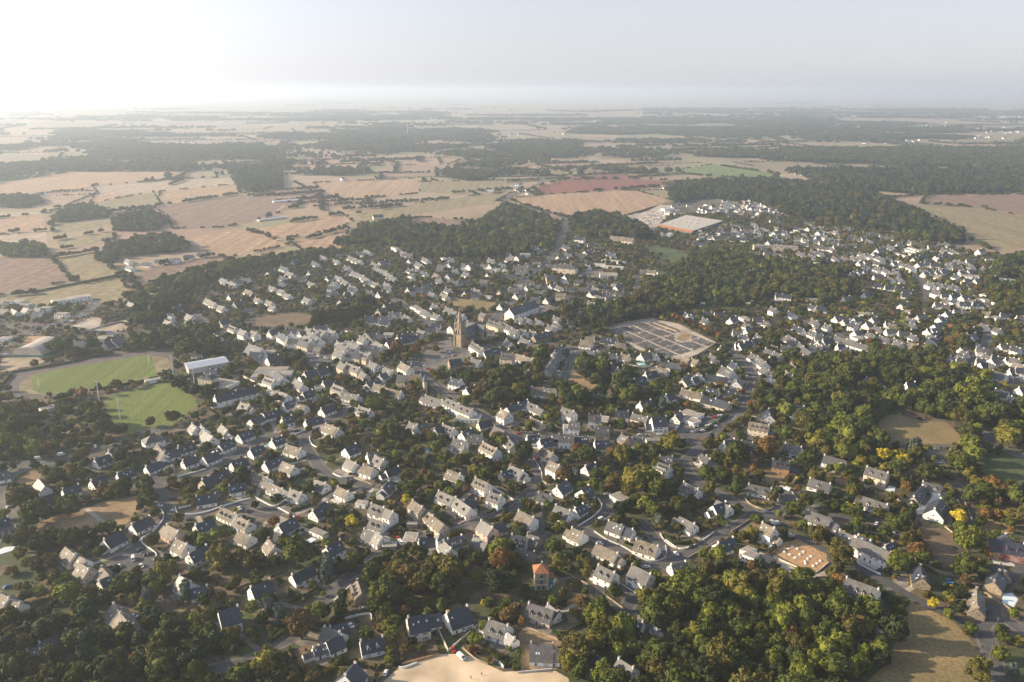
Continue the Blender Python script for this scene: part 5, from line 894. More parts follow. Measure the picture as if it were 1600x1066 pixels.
def dormer_mb(W, ze, zr, s, x, wallm, roofm, w_=1.5):
    b = MB(); t = (zr - ze) / (W / 2)
    yf = .40 * W; zf = zr - t * yf
    top = min(zf + 1.45, zr - .35); yb = (zr - top) / t
    pk = min(top + .55, zr - .05); yp = (zr - pk) / t
    x0, x1 = x - w_ / 2, x + w_ / 2
    yf_, yb_, yp_ = s * yf, s * (yb - .2), s * (yp - .2)
    # cheeks + front (pentagon)
    b.add([(x0, yf_, zf - .3), (x1, yf_, zf - .3), (x1, yf_, top), (x, yf_, pk), (x0, yf_, top), (x0, yb_, top), (x1, yb_, top)],
          [(0, 1, 2, 3, 4), (1, 6, 2), (0, 4, 5)], wallm)
    e = .18; yo = s * (yf + .25)
    b.add([(x0 - e, yo, top - .12), (x, yo, pk + .06), (x1 + e, yo, top - .12), (x0 - e, yb_, top - .12), (x, yp_, pk + .06), (x1 + e, yb_, top - .12),
           (x0 - e, yo, top - .02), (x, yo, pk + .2), (x1 + e, yo, top - .02), (x0 - e, yb_, top - .02), (x, yp_, pk + .2), (x1 + e, yb_, top - .02)],
          [(0, 1, 4, 3), (1, 2, 5, 4), (6, 9, 10, 7), (7, 10, 11, 8), (0, 6, 7, 1), (1, 7, 8, 2), (0, 3, 9, 6), (2, 8, 11, 5)], roofm)
    y2 = s * (yf + .03)
    b.add([(x - .42, y2, zf + .15), (x + .42, y2, zf + .15), (x + .42, y2, top - .05), (x - .42, y2, top - .05)], [(0, 1, 2, 3)], M['glass'])
    return b

def place(mesh, name, parent, loc, rot=(0, 0, 0), scale=(1, 1, 1)):
    o = link(name, mesh, parent, loc); o.rotation_euler = rot; o.scale = scale
    return o
NUMW = {1: "one dormer", 2: "two dormers", 3: "three dormers", 4: "four dormers", 5: "five dormers"}
far = MB()
def house(s, thing, rg):
    L, W, ze, zr = s['L'], s['W'], s['ze'], s['zr']
    wm, wn_ = WALLN[s['wall']]; rm, rn = ROOFN[s['roof']]
    wm, rm = M[wm if s['roof'] != 'm' else 'concrete'], M[rm]
    c, q = math.cos(s['rz']), math.sin(s['rz'])
    # side (+1/-1 in local y) that faces the camera
    side = 1 if (-q * -s['x'] + c * -s['y']) > 0 else -1
    # sunny side
    sunside = 1 if (-q * sd.x + c * sd.y) > 0 else -1
    t = (zr - ze) / (W / 2) if not s['flat'] else 0
    wall, roof = MB(), MB()
    annex = None
    if s['flat']:
        wall.box(-L / 2, -W / 2, -.3, L / 2, W / 2, ze, wm)
        roof.box(-L / 2 - .15, -W / 2 - .15, ze, L / 2 + .15, W / 2 + .15, ze + .32, M['trim'] if rg.random() < .6 else M['zinc'])
        roof.box(-L / 2 + .15, -W / 2 + .15, ze + .3, L / 2 - .15, W / 2 - .15, ze + .36, rm)
    elif s['hip']:
        wall.box(-L / 2, -W / 2, -.3, L / 2, W / 2, ze, wm)
        roof.roof(L, W, ze, zr, rm, hip=min(W * .5, L * .45))
    else:
        wall.gable(L, W, ze, zr - .02, wm)
        roof.roof(L, W, ze, zr, rm, ov=.4, oe=.12 if s['wall'] != 'y' else .25, th=.2)
    chim = []
    if not s['flat'] and s['roof'] != 'm':
        xe = L / 2 - .4 if not s['hip'] else L * .22
        if thing: nch = rg.choice([1, 2, 2])
        else: nch = rg.choice([1, 2])
        chim = [(-xe if k == 0 else xe) for k in range(nch)] if rg.random() < .6 else ([xe, -xe][:nch])
        if L > 22: chim.append(rg.uniform(-2, 2))
    wins = []   # x, y, z, rotz, w, h
    fh = 2.7
    nst = s['st']
    big = L > 26 or s['roof'] in 'mx'
    sp = 3.3 if not big else 4.5
    n = max(1, int((L - 1.6) / sp))
    if s['roof'] == 'm': n = 1
    dslot = rg.randrange(n)
    doors = []
    for sd_ in (-1, 1):
        for st in range(nst):
            for k in range(n):
                x = (k - (n - 1) / 2) * (L - 1.2) / n
                if st == 0 and k == dslot:
                    doors.append((x, sd_ * W / 2, 0, 0 if sd_ < 0 else math.pi)); continue
                if rg.random() < .1: continue
                tall = rg.random() < .25 and st == 0
                wins.append((x, sd_ * W / 2, (1.15 if tall else 1.45) + st * fh, 0 if sd_ < 0 else math.pi, 1.25 if not big else 1.8, 2.0 if tall else 1.2))
    for e in (-1, 1):
        for st in range(nst + (0 if s['flat'] or s['hip'] or s['roof'] == 'm' else 1)):
            if rg.random() < .3: continue
            for yy in ((-W * .22, W * .22) if st < nst and W > 8 and rg.random() < .5 else (0,)):
                wins.append((e * L / 2, yy, 1.5 + st * fh, math.pi / 2 if e > 0 else -math.pi / 2, 1.05, 1.15))
    dn = s['D']
    dorm = [((k - (dn - 1) / 2) * (L - 2.5) / max(dn, 1) if dn > 1 else rg.uniform(-1, 1)) for k in range(dn)]
    skyl = []
    if not s['flat'] and s['roof'] != 'm' and not s['hip']:
        for sd_ in (-1, 1):
            if dn and sd_ == side: continue
            for k in range(rg.choice([0, 1, 2, 2, 3])):
                skyl.append((rg.uniform(-L * .38, L * .38), sd_ * W * rg.uniform(.16, .3), sd_))
    wi = 1 if rg.random() < .2 and not big else 0
    if not thing:
        b = MB()
        for o_ in (wall, roof): b.xf(o_, 0, 0, 0)
        for x in chim: b.box(x - .35, -.5, zr - 1, x + .35, .5, zr + .95, wm)
        for x in dorm: b.xf(dormer_mb(W, ze, zr, side, x, wm, rm), 0, 0, 0)
        if s['y'] < 1500:
            for (x, y, z, rz, a, h) in wins[::1 if s['y'] < 1150 else 2]:
                g = MB(); g.add([(-a / 2, -.05, z - h / 2), (a / 2, -.05, z - h / 2), (a / 2, -.05, z + h / 2), (-a / 2, -.05, z + h / 2)], [(0, 1, 2, 3)], M['glass'])
                b.xf(g, x, y, rz)
        far.xf(b, s['x'], s['y'], s['rz'])
        return
    big_name = 'apartment_building' if (s['st'] == 3 and L > 18) else ('commercial_building' if (s['flat'] and L > 16) or s['roof'] in 'mx' else 'house')
    root = link(big_name, None, None, (s['x'], s['y'], 0), s['rz'])
    noun = {'apartment_building': 'block', 'commercial_building': 'hall', 'house': 'house'}[big_name]
    root['category'] = {'block': 'apartment building', 'hall': 'building', 'house': 'house'}[noun]
    root['group'] = {'block': 'larger blocks in the town', 'hall': 'low commercial and school buildings', 'house': 'houses of the small town'}[noun]
    look = ("%s %s with %s" % (wn_ if not (noun == 'house' and s['st'] == 2 and s['wall'] == 'w') else "two-storey white", noun, rn)).capitalize()
    if dn: look += " and " + NUMW[dn]
    want(root, look, noun, s['px'], s['py'])
    wall.obj('wall', root)
    ro = roof.obj('roof', root)
    for x in chim:
        place(CHS_D if s['wall'] in 'sb' or rg.random() < .15 else CH_D, 'chimney', ro, (x, 0, zr - .1))
    for x in dorm:
        dormer_mb(W, ze, zr, side, x, wm, rm).obj('dormer', ro)
    al = math.atan(t)
    for (x, y, sd_) in skyl:
        place(SKY_D, 'skylight', ro, (x, y, zr - t * abs(y) + .2), (-sd_ * al, 0, 0), (.9, 1.2, 1))
    for (x, y, z, rz, a, h) in wins:
        place(WIN_D[wi], 'window', root, (x, y, z), (0, 0, rz), (a, 1, h))
    for i, (x, y, z, rz) in enumerate(doors):
        if L > 9 and i == 0 and rg.random() < .35: place(GAR_D, 'garage_door', root, (x, y, 0), (0, 0, rz), (2.6, 1, 2.1))
        else: place(DOOR_D, 'door', root, (x, y, 0), (0, 0, rz), (1.1, 1, 2.15))
    if noun == 'house' and s['y'] < 900 and rg.random() < .5:
        tb = MB(); tw = rg.uniform(3, 5); tx = rg.uniform(-L * .2, L * .2)
        y0 = side * W / 2; y1 = side * (W / 2 + tw)
        tb.box(tx - L * .35, min(y0, y1), .0, tx + L * .35, max(y0, y1), .14, M[rg.choice(['concrete', 'drive', 'pave'])])
        tb.obj('terrace', root)
    if noun == 'house' and not s['flat'] and s['st'] < 3 and s['y'] < 850 and rg.random() < .3:
        e = rg.choice([-1, 1]); aw = W * rg.uniform(.55, .7); aL = rg.uniform(3.5, 5.5)
        ax, ay = (s['x'] + c * e * (L / 2 + aL / 2), s['y'] + q * e * (L / 2 + aL / 2))
        if not any((ax - k['x']) ** 2 + (ay - k['y']) ** 2 < 81 for k in specs if k is not s) and not is_blocked(ax, ay):
            x0 = L / 2 if e > 0 else -L / 2 - aL
            g = MB(); g.gable(aL, aw, 2.3, 2.3 + aw * .4, wm, x0=x0); g.obj('garage_wall', root)
            g = MB(); g.roof(aL, aw, 2.3, 2.32 + aw * .4, rm, ov=.3, oe=.0, x0=x0 + (.0 if e > 0 else 0)); g.obj('garage_roof', root)

NTHING = 296
for i, s in enumerate(specs):
    rg = random.Random(1000 + int(s['x'] * 7 + s['y'] * 13))
    house(s, i < NTHING, rg)
    c, q = math.cos(s['rz']), math.sin(s['rz'])
    hx, hy = c * (s['L'] / 2), q * (s['L'] / 2)
    block_seg((s['x'] - hx, s['y'] - hy), (s['x'] + hx, s['y'] + hy), s['W'] / 2 + 1.8)
# garden plots and drives
pr = random.Random(55)
for i, s in enumerate(specs[:330]):
    if s['y'] > 1150 or s['L'] > 30: continue
    c, q = math.cos(s['rz']), math.sin(s['rz'])
    for lx, ly, hx, hy in ((pr.uniform(-3, 3), pr.choice([-1, 1]) * (s['W'] / 2 + pr.uniform(4, 6)), s['L'] / 2 + pr.uniform(1, 5), pr.uniform(3.5, 5.5)), (pr.uniform(-4, 4), pr.uniform(-7, 7), s['L'] / 2 + pr.uniform(3, 6), pr.uniform(4, 7))):
        if pr.random() < .25: continue
        cx, cy = s['x'] + c * lx - q * ly, s['y'] + q * lx + c * ly
        if zone_at(cx, cy) != 1: continue
        pts = [(cx + c * a * hx - q * b_ * hy, cy + q * a * hx + c * b_ * hy) for a, b_ in ((-1, -1), (1, -1), (1, 1), (-1, 1))]
        k = pr.choice(['lawn', 'lawn', 'drylawn', 'soil', 'drylawn', 'lawn', 'drive'])
        sheet('terrace_ground' if k == 'drive' else 'garden_plot', M[k], pts, .043 + .0028 * pr.randrange(6))
    best = None
    for wd, pl in ROADW:
        if wd < 5: continue
        for p in pl[::2]:
            d = (p[0] - s['x']) ** 2 + (p[1] - s['y']) ** 2
            if best is None or d < best[0]: best = (d, p)
    if best and 64 < best[0] < 45 ** 2 and pr.random() < .8:
        d = Vector(best[1]) - Vector((s['x'], s['y'])); L_ = d.length; d.normalize(); n_ = Vector((-d.y, d.x)) * 1.5; a = Vector((s['x'], s['y'])); e = a + d * L_
        sheet('driveway', M[pr.choice(['drive', 'drive', 'pave', 'gravel'])], [tuple(a - n_), tuple(e - n_), tuple(e + n_), tuple(a + n_)], .062 + .002 * pr.randrange(5))
        block_seg((a.x, a.y), (e.x, e.y), 2.2)
# distant hamlets
HAM = [(200, 195, 60, 5, 24), (340, 190, 120, 5, 30), (430, 210, 60, 4, 14), (560, 180, 60, 4, 14), (690, 194, 60, 4, 20), (900, 190, 80, 5, 20), (1000, 186, 80, 5, 20), (1250, 209, 60, 4, 20), (1150, 209, 30, 3, 8), (1320, 183, 60, 3, 24),
       (1560, 182, 90, 4, 60), (1575, 207, 40, 3, 20), (690, 238, 40, 4, 12), (780, 292, 60, 8, 14), (670, 292, 60, 6, 16), (590, 254, 40, 5, 8), (1560, 280, 90, 16, 90), (1480, 285, 60, 8, 25), (1500, 272, 60, 6, 14), (1350, 293, 50, 3, 10),
       (1240, 275, 60, 3, 10), (1260, 240, 60, 6, 14), (1070, 300, 40, 6, 10), (1170, 322, 70, 14, 40), (1110, 330, 40, 10, 22), (1240, 330, 50, 6, 12), (440, 262, 60, 5, 8), (280, 225, 60, 6, 8), (60, 225, 60, 8, 8), (60, 305, 30, 8, 8), (360, 275, 30, 6, 6),
       (1050, 325, 30, 6, 8), (1560, 200, 80, 4, 20), (1100, 155, 60, 2, 12), (1180, 172, 80, 3, 16), (1040, 220, 60, 3, 10), (1560, 172, 80, 2, 14), (1400, 222, 60, 4, 12), (540, 282, 30, 4, 5), (590, 284, 30, 4, 6), (1440, 195, 60, 4, 16), (1320, 215, 60, 5, 10),
       (1500, 215, 60, 4, 16), (820, 300, 30, 5, 6), (160, 225, 80, 8, 8), (800, 210, 120, 5, 10), (480, 240, 80, 6, 6)]
hr = random.Random(9)
for (x, y, sx, sy, n) in HAM:
    for k in range(n):
        px, py = x + hr.gauss(0, sx * .4), y + hr.gauss(0, sy * .4)
        if py < 148: continue
        X, Y = gp(px, py)
        if zone_at(X, Y) == 2: continue
        a = hr.choice([.35, 1.9, .2, 1.2]) + hr.uniform(-.3, .3)
        Ln, Wd = hr.uniform(9, 14), hr.uniform(7, 9)
        if Y > 3500: Ln *= 1.8; Wd *= 1.4
        b = MB(); e_ = hr.choice([2.8, 5.2, 3]); z2 = e_ + Wd * .43
        b.gable(Ln, Wd, e_, z2, M['white']); b.roof(Ln, Wd, e_, z2 + .05, M[hr.choice(['slate', 'slate_dark', 'slate', 'tan'])], th=.2)
        far.xf(b, X, Y, a)
fo = far.obj('distant_houses')
tag(fo, "Crowd of far small white houses with slate roofs across the town edge and hamlets", "houses", kind='stuff')

# ------------------------------------------------------------------ single landmark buildings
def part(b, name, parent): return b.obj(name, parent)
def flat_poly(name, label, cat, pts_px, h, wm, rm, fascia=None, fh=2.5, group=None):
    pts = [gp(x, y, h) for x, y in pts_px]
    cx = sum(p[0] for p in pts) / len(pts); cy = sum(p[1] for p in pts) / len(pts)
    loc = [(x - cx, y - cy) for x, y in pts]
    root = link(name, None, None, (cx, cy, 0)); tag(root, label, cat, group)
    b = MB(); b.prism(loc, -.3, h, wm); b.obj('wall', root)
    b = MB(); b.prism([(x * .99, y * .99) for x, y in loc], h - .2, h + .1, rm); b.obj('roof', root)
    if fascia:
        q0, q1 = Vector(loc[0]), Vector(loc[1]); nn = (q1 - q0).normalized(); nn = Vector((nn.y, -nn.x)) * .15
        b = MB(); b.add([(*(q0 + nn), h - fh), (*(q1 + nn), h - fh), (*(q1 + nn), h + .6), (*(q0 + nn), h + .6), (*q0, h - fh), (*q1, h - fh), (*q1, h + .6), (*q0, h + .6)],
                        [(0, 1, 2, 3), (3, 2, 6, 7), (1, 5, 6, 2), (4, 0, 3, 7), (4, 5, 1, 0)], fascia); b.obj('fascia', root)
    if False:
        b = MB(); b.prism([(x * 1.004, y * 1.004) for x, y in loc], h - fh, h + .6, fascia)
        b.prism([(x * .992, y * .992) for x, y in loc], h + .1, h + .62, rm); b.obj('fascia', root)
    pp = [gp(x, y) for x, y in pts_px]
    for i in range(len(pts)):
        block_seg(pts[i], pts[(i + 1) % len(pts)], 6)
    return root, loc
sm, smloc = flat_poly('supermarket', "Huge low supermarket with pale flat roof and orange fascia beside its car park", "supermarket",
               [(1029, 351), (1082, 361), (1131, 345), (1072, 336)], 7.0, M['zinc'], M['flatw'], M['orangefascia'], 4.2)
# roof vents
vr = random.Random(5)
vb = MB(); vb.box(-1.5, -1.5, 0, 1.5, 1.5, 1.4, M['concrete']); vb.box(-1.7, -1.7, 1.4, 1.7, 1.7, 1.55, M['trim']); vd = vb.data('roof_vent')
A_, B_, D_, E_ = [Vector(p) for p in smloc]
for u in (.15, .33, .5, .67, .85):
    for v in (.2, .5, .8):
        if vr.random() < .3: continue
        p = A_.lerp(B_, u).lerp(E_.lerp(D_, u), v) * .9
        place(vd, 'roof_vent', sm, (p.x, p.y, 7.12))
flat_poly('shop_unit', "Small pale flat shop unit standing before the orange supermarket front", "building", [(1040, 366), (1046, 368), (1052, 365), (1046, 363)], 5, M['white'], M['flatw'])

# modern villa beside the building site
vroot = link('flat_roofed_villa', None, None, (0, 0, 0))
tag(vroot, "Boxy white villa of two flat-roofed blocks with large dark windows beside the orange building site", "house", "houses of the small town")
def box_px(b, pts, z0, z1, m, mt): b.prism([gp(x, y, z1) for x, y in pts], z0, z1, m, mt)
b = MB()
T4 = lambda x, y: tp(4, 2, x, y)
box_px(b, [T4(632, 885), T4(735, 925), T4(787, 880), T4(690, 850)], -.2, 6.2, M['white'], M['white']); b.obj('wall', vroot)
b = MB(); box_px(b, [T4(634, 884), T4(735, 923), T4(784, 880), T4(690, 851)], 6.2, 6.5, M['trim'], M['flat']); b.obj('roof', vroot)
b = MB(); box_px(b, [T4(615, 845), T4(700, 870), T4(765, 845), T4(685, 812)], -.2, 5.4, M['white'], M['white']); b.obj('wall', vroot)
b = MB(); box_px(b, [T4(617, 845), T4(700, 868), T4(762, 845), T4(685, 813)], 5.4, 5.7, M['trim'], M['flat']); b.obj('roof', vroot)
p0, p1 = Vector(gp(*T4(632, 885), 6.2)), Vector(gp(*T4(735, 925), 6.2)); vv = (p1 - p0).normalized(); ang = math.atan2(vv.y, vv.x)
for k, (f_, z, a, h) in enumerate([(.18, 4.3, 1.2, 1.6), (.45, 4.3, 1.2, 1.6), (.8, 4.0, 3.2, 2.2), (.3, 1.2, 5, 2.2), (.8, 1.2, 3.5, 2.2)]):
    p = p0.lerp(p1, f_); place(WIN_D[0], 'window', vroot, (p.x, p.y, z), (0, 0, ang), (a, 1.5, h))

# orange-roofed stone tower house
ox, oy = gp(845, 917)
tr = link('tower_house', None, None, (ox, oy, 0), .05)
tag(tr, "Tall narrow stone house with orange pyramid tile roof and teal shutters", "house", "houses of the small town")
b = MB(); b.box(-3.6, -3.6, -.3, 3.6, 3.6, 11.2, M['stone']);
for z in (3.6, 7.2): b.box(-3.68, -3.68, z, 3.68, 3.68, z + .3, M['cream'])
for x in (-3.66, 3.3): b.box(x, -3.7, 0, x + .36, -3.4, 11.2, M['cream'])
b.obj('wall', tr)
b = MB(); b.cone(0, 0, 11.1, 14.6, 6.2, M['orange'], 4, math.pi / 4); ro = b.obj('roof', tr)
place(CHS_D, 'chimney', ro, (.6, .8, 14.2))
for z in (1.8, 5.3, 8.9):
    for x in (-1.2, 1.2) if z < 3 else (0,):
        g = MB(); g.box(-.5, -.05, -.8, .5, .05, .8, M['glass']); g.box(-1.0, -.12, -.85, -.52, .03, .85, M['teal']); g.box(.52, -.12, -.85, 1.0, .03, .85, M['teal'])
        g.obj('window', tr, (x, -3.62, z))
b = MB(); b.box(3.6, -1, -.3, 6.6, 3, 6.5, M['teal']); b.obj('side_wing_wall', tr)
b = MB(); b.roof(3.2, 4.4, 6.5, 8.2, M['orange'], x0=3.6); q_ = b.obj('side_wing_roof', tr, (0, 1, 0))
block_seg((ox - 3, oy), (ox + 6, oy), 6)

# turret for the blue-white villa
tx, ty = gp(*tp(2, 2, 900, 870))
tt = link('turret_villa', None, None, (tx, ty, 0), .35)
tag(tt, "White square turret with steep slate pyramid roof joined to the blue-white villa", "tower")
b = MB(); b.box(-2.3, -2.3, -.3, 2.3, 2.3, 9.5, M['white']); b.obj('wall', tt)
b = MB(); b.cone(0, 0, 9.4, 13, 3.9, M['slate'], 4, math.pi / 4); b.obj('roof', tt)
for z in (2, 5, 7.8): place(WIN_D[0], 'window', tt, (0, -2.3, z), (0, 0, 0), (1.1, 1, 1.5)); place(WIN_D[0], 'window', tt, (2.3, 0, z), (0, 0, math.pi / 2), (1.1, 1, 1.5))
tx, ty = gp(*tp(2, 1, 770, 500))
tt = link('mansion_turret', None, None, (tx, ty, 0), .1)
tag(tt, "Slim cream turret with pointed slate spire on the mansion by the town street", "tower")
b = MB(); b.tube((0, 0, -.3), (0, 0, 11), 2, 2, M['cream'], 10); b.obj('wall', tt)
b = MB(); b.cone(0, 0, 10.9, 17, 2.5, M['slate'], 10); b.obj('spire_roof', tt)
for z in (3, 6, 9): place(WIN_D[0], 'window', tt, (0, -2.0, z), (0, 0, 0), (.9, 1, 1.4))
# orange chimney stack
tx, ty = gp(*tp(2, 3, 960, 600))
oc = link('chimney_stack', None, None, (tx, ty, 0), .3); tag(oc, "Tall orange brick chimney stack against the gable of a slate-roofed house", "chimney")
b = MB(); b.box(-.7, -.9, -.2, .7, .9, 8.8, M['orange']); b.obj('stack', oc); b = MB(); b.box(-.85, -1.05, 8.8, .85, 1.05, 9.1, M['brick']); b.obj('cap', oc)

# church
def church():
    cx, cy = gp(719, 541)
    ex, ey = gp(*tp(2, 0, 1285, 975))
    rz = math.atan2(ey - cy, ex - cx)
    r_ = link('church', None, None, (cx, cy, 0), rz)
    tag(r_, "Large granite church with tall pointed spire and dark slate nave roof at the town centre", "church")
    S, K = M['stone'], M['slate_dark']
    b = MB(); b.box(-4.2, -4.2, -.3, 4.2, 4.2, 20, S)
    for x in (-4.2, 4.2):
        for y in (-4.2, 4.2): b.box(x - .7, y - .7, -.3, x + .7, y + .7, 17, S); b.cone(x, y, 17, 18.4, .95, S, 4, math.pi / 4)
    b.box(-4.5, -4.5, 12.6, 4.5, 4.5, 13.1, S); b.box(-4.6, -4.6, 19.8, 4.6, 4.6, 20.5, S)
    tw = b.obj('tower', r_)
    b = MB()
    for s_ in (-1, 1):
        for k in (-1.5, 1.5):
            b.box(k - .55, s_ * 4.2 - .12, 14, k + .55, s_ * 4.2 + .12, 19, M['glass']); b.box(s_ * 4.2 - .12, k - .55, 14, s_ * 4.2 + .12, k + .55, 19, M['glass'])
    b.obj('belfry_opening', tw)
    b = MB(); b.cone(0, 0, 20.4, 43, 3.9, S, 8, math.pi / 8); sp = b.obj('spire', r_)
    for x in (-3.6, 3.6):
        for y in (-3.6, 3.6):
            b = MB(); b.box(x - .6, y - .6, 20.3, x + .6, y + .6, 24, S); b.cone(x, y, 24, 28, .95, S, 4, math.pi / 4); b.obj('pinnacle', sp)
    b = MB(); b.box(-.06, -.06, 42.8, .06, .06, 45, M['zinc']); b.box(-.6, -.05, 44, .6, .05, 44.15, M['zinc']); b.obj('cross', sp)
    NL = 34
    b = MB(); b.gable(NL, 11, 11, 18, S, x0=4.2)
    b.box(4.2, -8.6, -.3, 4.2 + NL - 3, 8.6, 6.5, S); b.obj('nave_wall', r_)
    b = MB(); b.roof(NL, 11, 11, 18.1, K, x0=4.5, oe=.2); b.obj('nave_roof', r_)
    for s_ in (-1, 1):
        b = MB(); b.add([(4.3, s_ * 5.4, 9.6), (35.2, s_ * 5.4, 9.6), (35.2, s_ * 9, 6.2), (4.3, s_ * 9, 6.2), (4.3, s_ * 5.4, 9.9), (35.2, s_ * 5.4, 9.9), (35.2, s_ * 9, 6.5), (4.3, s_ * 9, 6.5)],
                        [(0, 1, 2, 3), (4, 5, 6, 7), (3, 2, 6, 7), (0, 3, 7, 4), (1, 2, 6, 5)], K); b.obj('aisle_roof', r_)
        for k in range(7):
            x = 7 + k * 4.2
            b = MB(); b.box(x - .45, s_ * 8.6 - (.0 if s_ > 0 else 1.1), -.3, x + .45, s_ * 8.6 + (1.1 if s_ > 0 else .0), 7.4, S); b.box(x - .35, s_ * 5.5 - .5, 9.8, x + .35, s_ * 5.5 + .5, 12, S); b.obj('buttress', r_)
            if k < 6:
                b = MB(); b.box(x + 1.5, s_ * 8.62 - .06, 2, x + 2.7, s_ * 8.62 + .06, 5.4, M['glass']); b.obj('window', r_)
    tb = MB(); tb.gable(24, 9, 11, 17.5, S); t_ = tb.obj('transept_wall', r_, (29, 0, 0), math.pi / 2)
    tb = MB(); tb.roof(24, 9, 11, 17.6, K, oe=.15); tb.obj('transept_roof', r_, (29, 0, 0), math.pi / 2)
    for s_ in (-1, 1):
        b = MB(); b.box(27.6, s_ * 12.02 - .07, 4, 30.4, s_ * 12.02 + .07, 11, M['glass']); b.obj('window', r_)
    b = MB(); b.tube((38.5, 0, -.3), (38.5, 0, 9), 5, 5, S, 8); b.obj('apse_wall', r_)
    b = MB(); b.cone(38.5, 0, 8.9, 15, 5.7, K, 8, math.pi / 8); b.obj('apse_roof', r_)
    c, q = math.cos(rz), math.sin(rz)
    block_seg((cx, cy), (cx + c * 44, cy + q * 44), 14)
church()

# domed tennis hall
a, b_ = Vector(gp(*tp(0, 1, 115, 200))), Vector(gp(*tp(0, 1, 355, 205)))
dv = (b_ - a); Ld = dv.length; dep = 38.0
hall = link('domed_hall', None, None, (a.x, a.y, 0), math.atan2(dv.y, dv.x))
tag(hall, "Large white barrel-domed sports hall with green base band near the tennis courts", "sports hall")
NA = 14
def arc(x, y0=0.0, y1=dep): return
v = []; f = []
for i in range(NA + 1):
    t = math.pi * i / NA
    x = Ld / 2 - Ld / 2 * math.cos(t); z = 2 + 8.5 * math.sin(t)
    v += [(x, 0, z), (x, dep, z)]
b = MB(); b.add(v, [(2 * i, 2 * i + 2, 2 * i + 3, 2 * i + 1) for i in range(NA)], M['flatw']); b.obj('roof', hall)
b = MB(); b.add([v[2 * i] for i in range(NA + 1)], [tuple(range(NA, -1, -1))], M['cream']); b.add([v[2 * i + 1] for i in range(NA + 1)], [tuple(range(NA + 1))], M['cream']); b.obj('gable', hall)
b = MB(); b.box(.02, .02, -.2, Ld - .02, dep - .02, 2, M['teal']); b.obj('base_wall', hall)
block_seg((a.x, a.y + 15), (b_.x, b_.y + 15), 22)

# marquees
for i, (x, y) in enumerate([(1320, 445), (1372, 447), (1436, 452)]):
    X, Y = gp(*tp(2, 0, x, y + 10))
    m_ = link('marquee', None, None, (X, Y, 0), .3)
    tag(m_, "%s of the three white peaked canopies beside the town car park" % ["Leftmost", "Middle", "Rightmost"][i], "canopy", "white canopies beside the car park")
    b = MB(); b.cone(0, 0, 3.2, 6.2, 8.2, M['flatw'], 4, math.pi / 4); b.obj('canopy_roof', m_)
    for sx in (-5, 5):
        for sy in (-5, 5): b = MB(); b.tube((sx, sy, 0), (sx, sy, 3.3), .12, .12, M['trim']); b.obj('post', m_)
    block_seg((X - 4, Y), (X + 4, Y), 8)

# ------------------------------------------------------------------ pools, boats, goals, floodlights, poles, people
def pool(pts, m, label, rim=.5):
    w_ = [gp(x, y) for x, y in pts]; cx = sum(p[0] for p in w_) / len(w_); cy = sum(p[1] for p in w_) / len(w_)
    r_ = link('swimming_pool', None, None, (cx, cy, 0)); tag(r_, label, "pool", "garden swimming pools")
    b = MB(); b.prism([((x - cx) * 1.14, (y - cy) * 1.14) for x, y in w_], .0, .2, M['concrete']); b.obj('pool_surround', r_)
    b = MB(); b.prism([(x - cx, y - cy) for x, y in w_], .1, .26, m); b.obj('pool_surface', r_)
    for i in range(len(w_)): block_seg(w_[i], w_[(i + 1) % len(w_)], 3)
pool(P(5, 3, 1425, 335, 1500, 330, 1545, 380, 1512, 435, 1425, 405), M['poolwhite'], "White-covered pool with cut corner beside the forked lane", )
pool(P(5, 2, 452, 352, 478, 318, 527, 330, 515, 374), M['poolwhite'], "White-covered pool on a lawn below the cream house with arched dormers")
pool(P(0, 2, -60, 880, 40, 830, 155, 822, 160, 840, 60, 870, -60, 905), M['poolwhite'], "Long narrow pale pool at the left edge of the view")
pool(P(4, 1, 1030, 705, 1080, 712, 1090, 740, 1050, 750), M['water'], "Rounded turquoise pool below the four-dormer slate house")
pool(P(3, 1, 1145, 250, 1210, 255, 1215, 272, 1155, 270), M['water'], "Turquoise pool behind a white wall beside the bungalow estate")
pool(P(2, 1, 775, 965, 805, 960, 795, 995, 778, 990), M['blue'], "Small round bright blue pool among garden trees")
pool(P(2, 1, 1142, 1000, 1165, 998, 1170, 1012, 1148, 1015), M['blue'], "Tiny square bright blue pool near a pale terrace")
pool(P(1, 1, 810, 950, 850, 925, 860, 932, 820, 960), M['water'], "Thin pale green pool between dark-roofed estate houses")
pool(P(2, 0, 50, 960, 110, 942, 125, 950, 65, 975), M['poolwhite'], "Pale rimmed pool behind the poplar row houses")
pool(P(1, 2, 1165, 775, 1215, 745, 1248, 765, 1190, 800), M['poolwhite'], "Flat white rectangular pool cover by a small outbuilding")

def boat(px, py, L, m, rz, label, name='boat'):
    X, Y = gp(px, py); r_ = link(name, None, None, (X, Y, .1), rz); tag(r_, label, name)
    n = 7; v = []
    for i in range(n + 1):
        t = i / n; w_ = .17 * L * math.sin(math.pi * min(1, .12 + t * .88)) ** .7 if t < 1 else .02
        x = (t - .5) * L
        v += [(x, -w_, .16 * L), (x, -w_ * .5, .02), (x, w_ * .5, .02), (x, w_, .16 * L)]
    b = MB(); b.add(v, [(4 * i + j, 4 * i + 4 + j, 4 * i + 5 + j, 4 * i + 1 + j) for i in range(n) for j in range(3)] + [(0, 1, 2, 3)], m)
    b.add([v[0], v[3]] + [v[4 * i + 3] for i in range(1, n + 1)] + [v[4 * i] for i in range(n, 0, -1)], [tuple(range(2 * n + 2))][::-1], m); b.obj('hull', r_)
    if name == 'boat':
        b = MB(); b.box(-.1 * L, -.08 * L, .16 * L, .2 * L, .08 * L, .26 * L, M['glass']); b.obj('cabin', r_)
boat(*tp(4, 2, 895, 828), 7.5, M['trim'], .5, "White motor boat parked on land beside the building site")
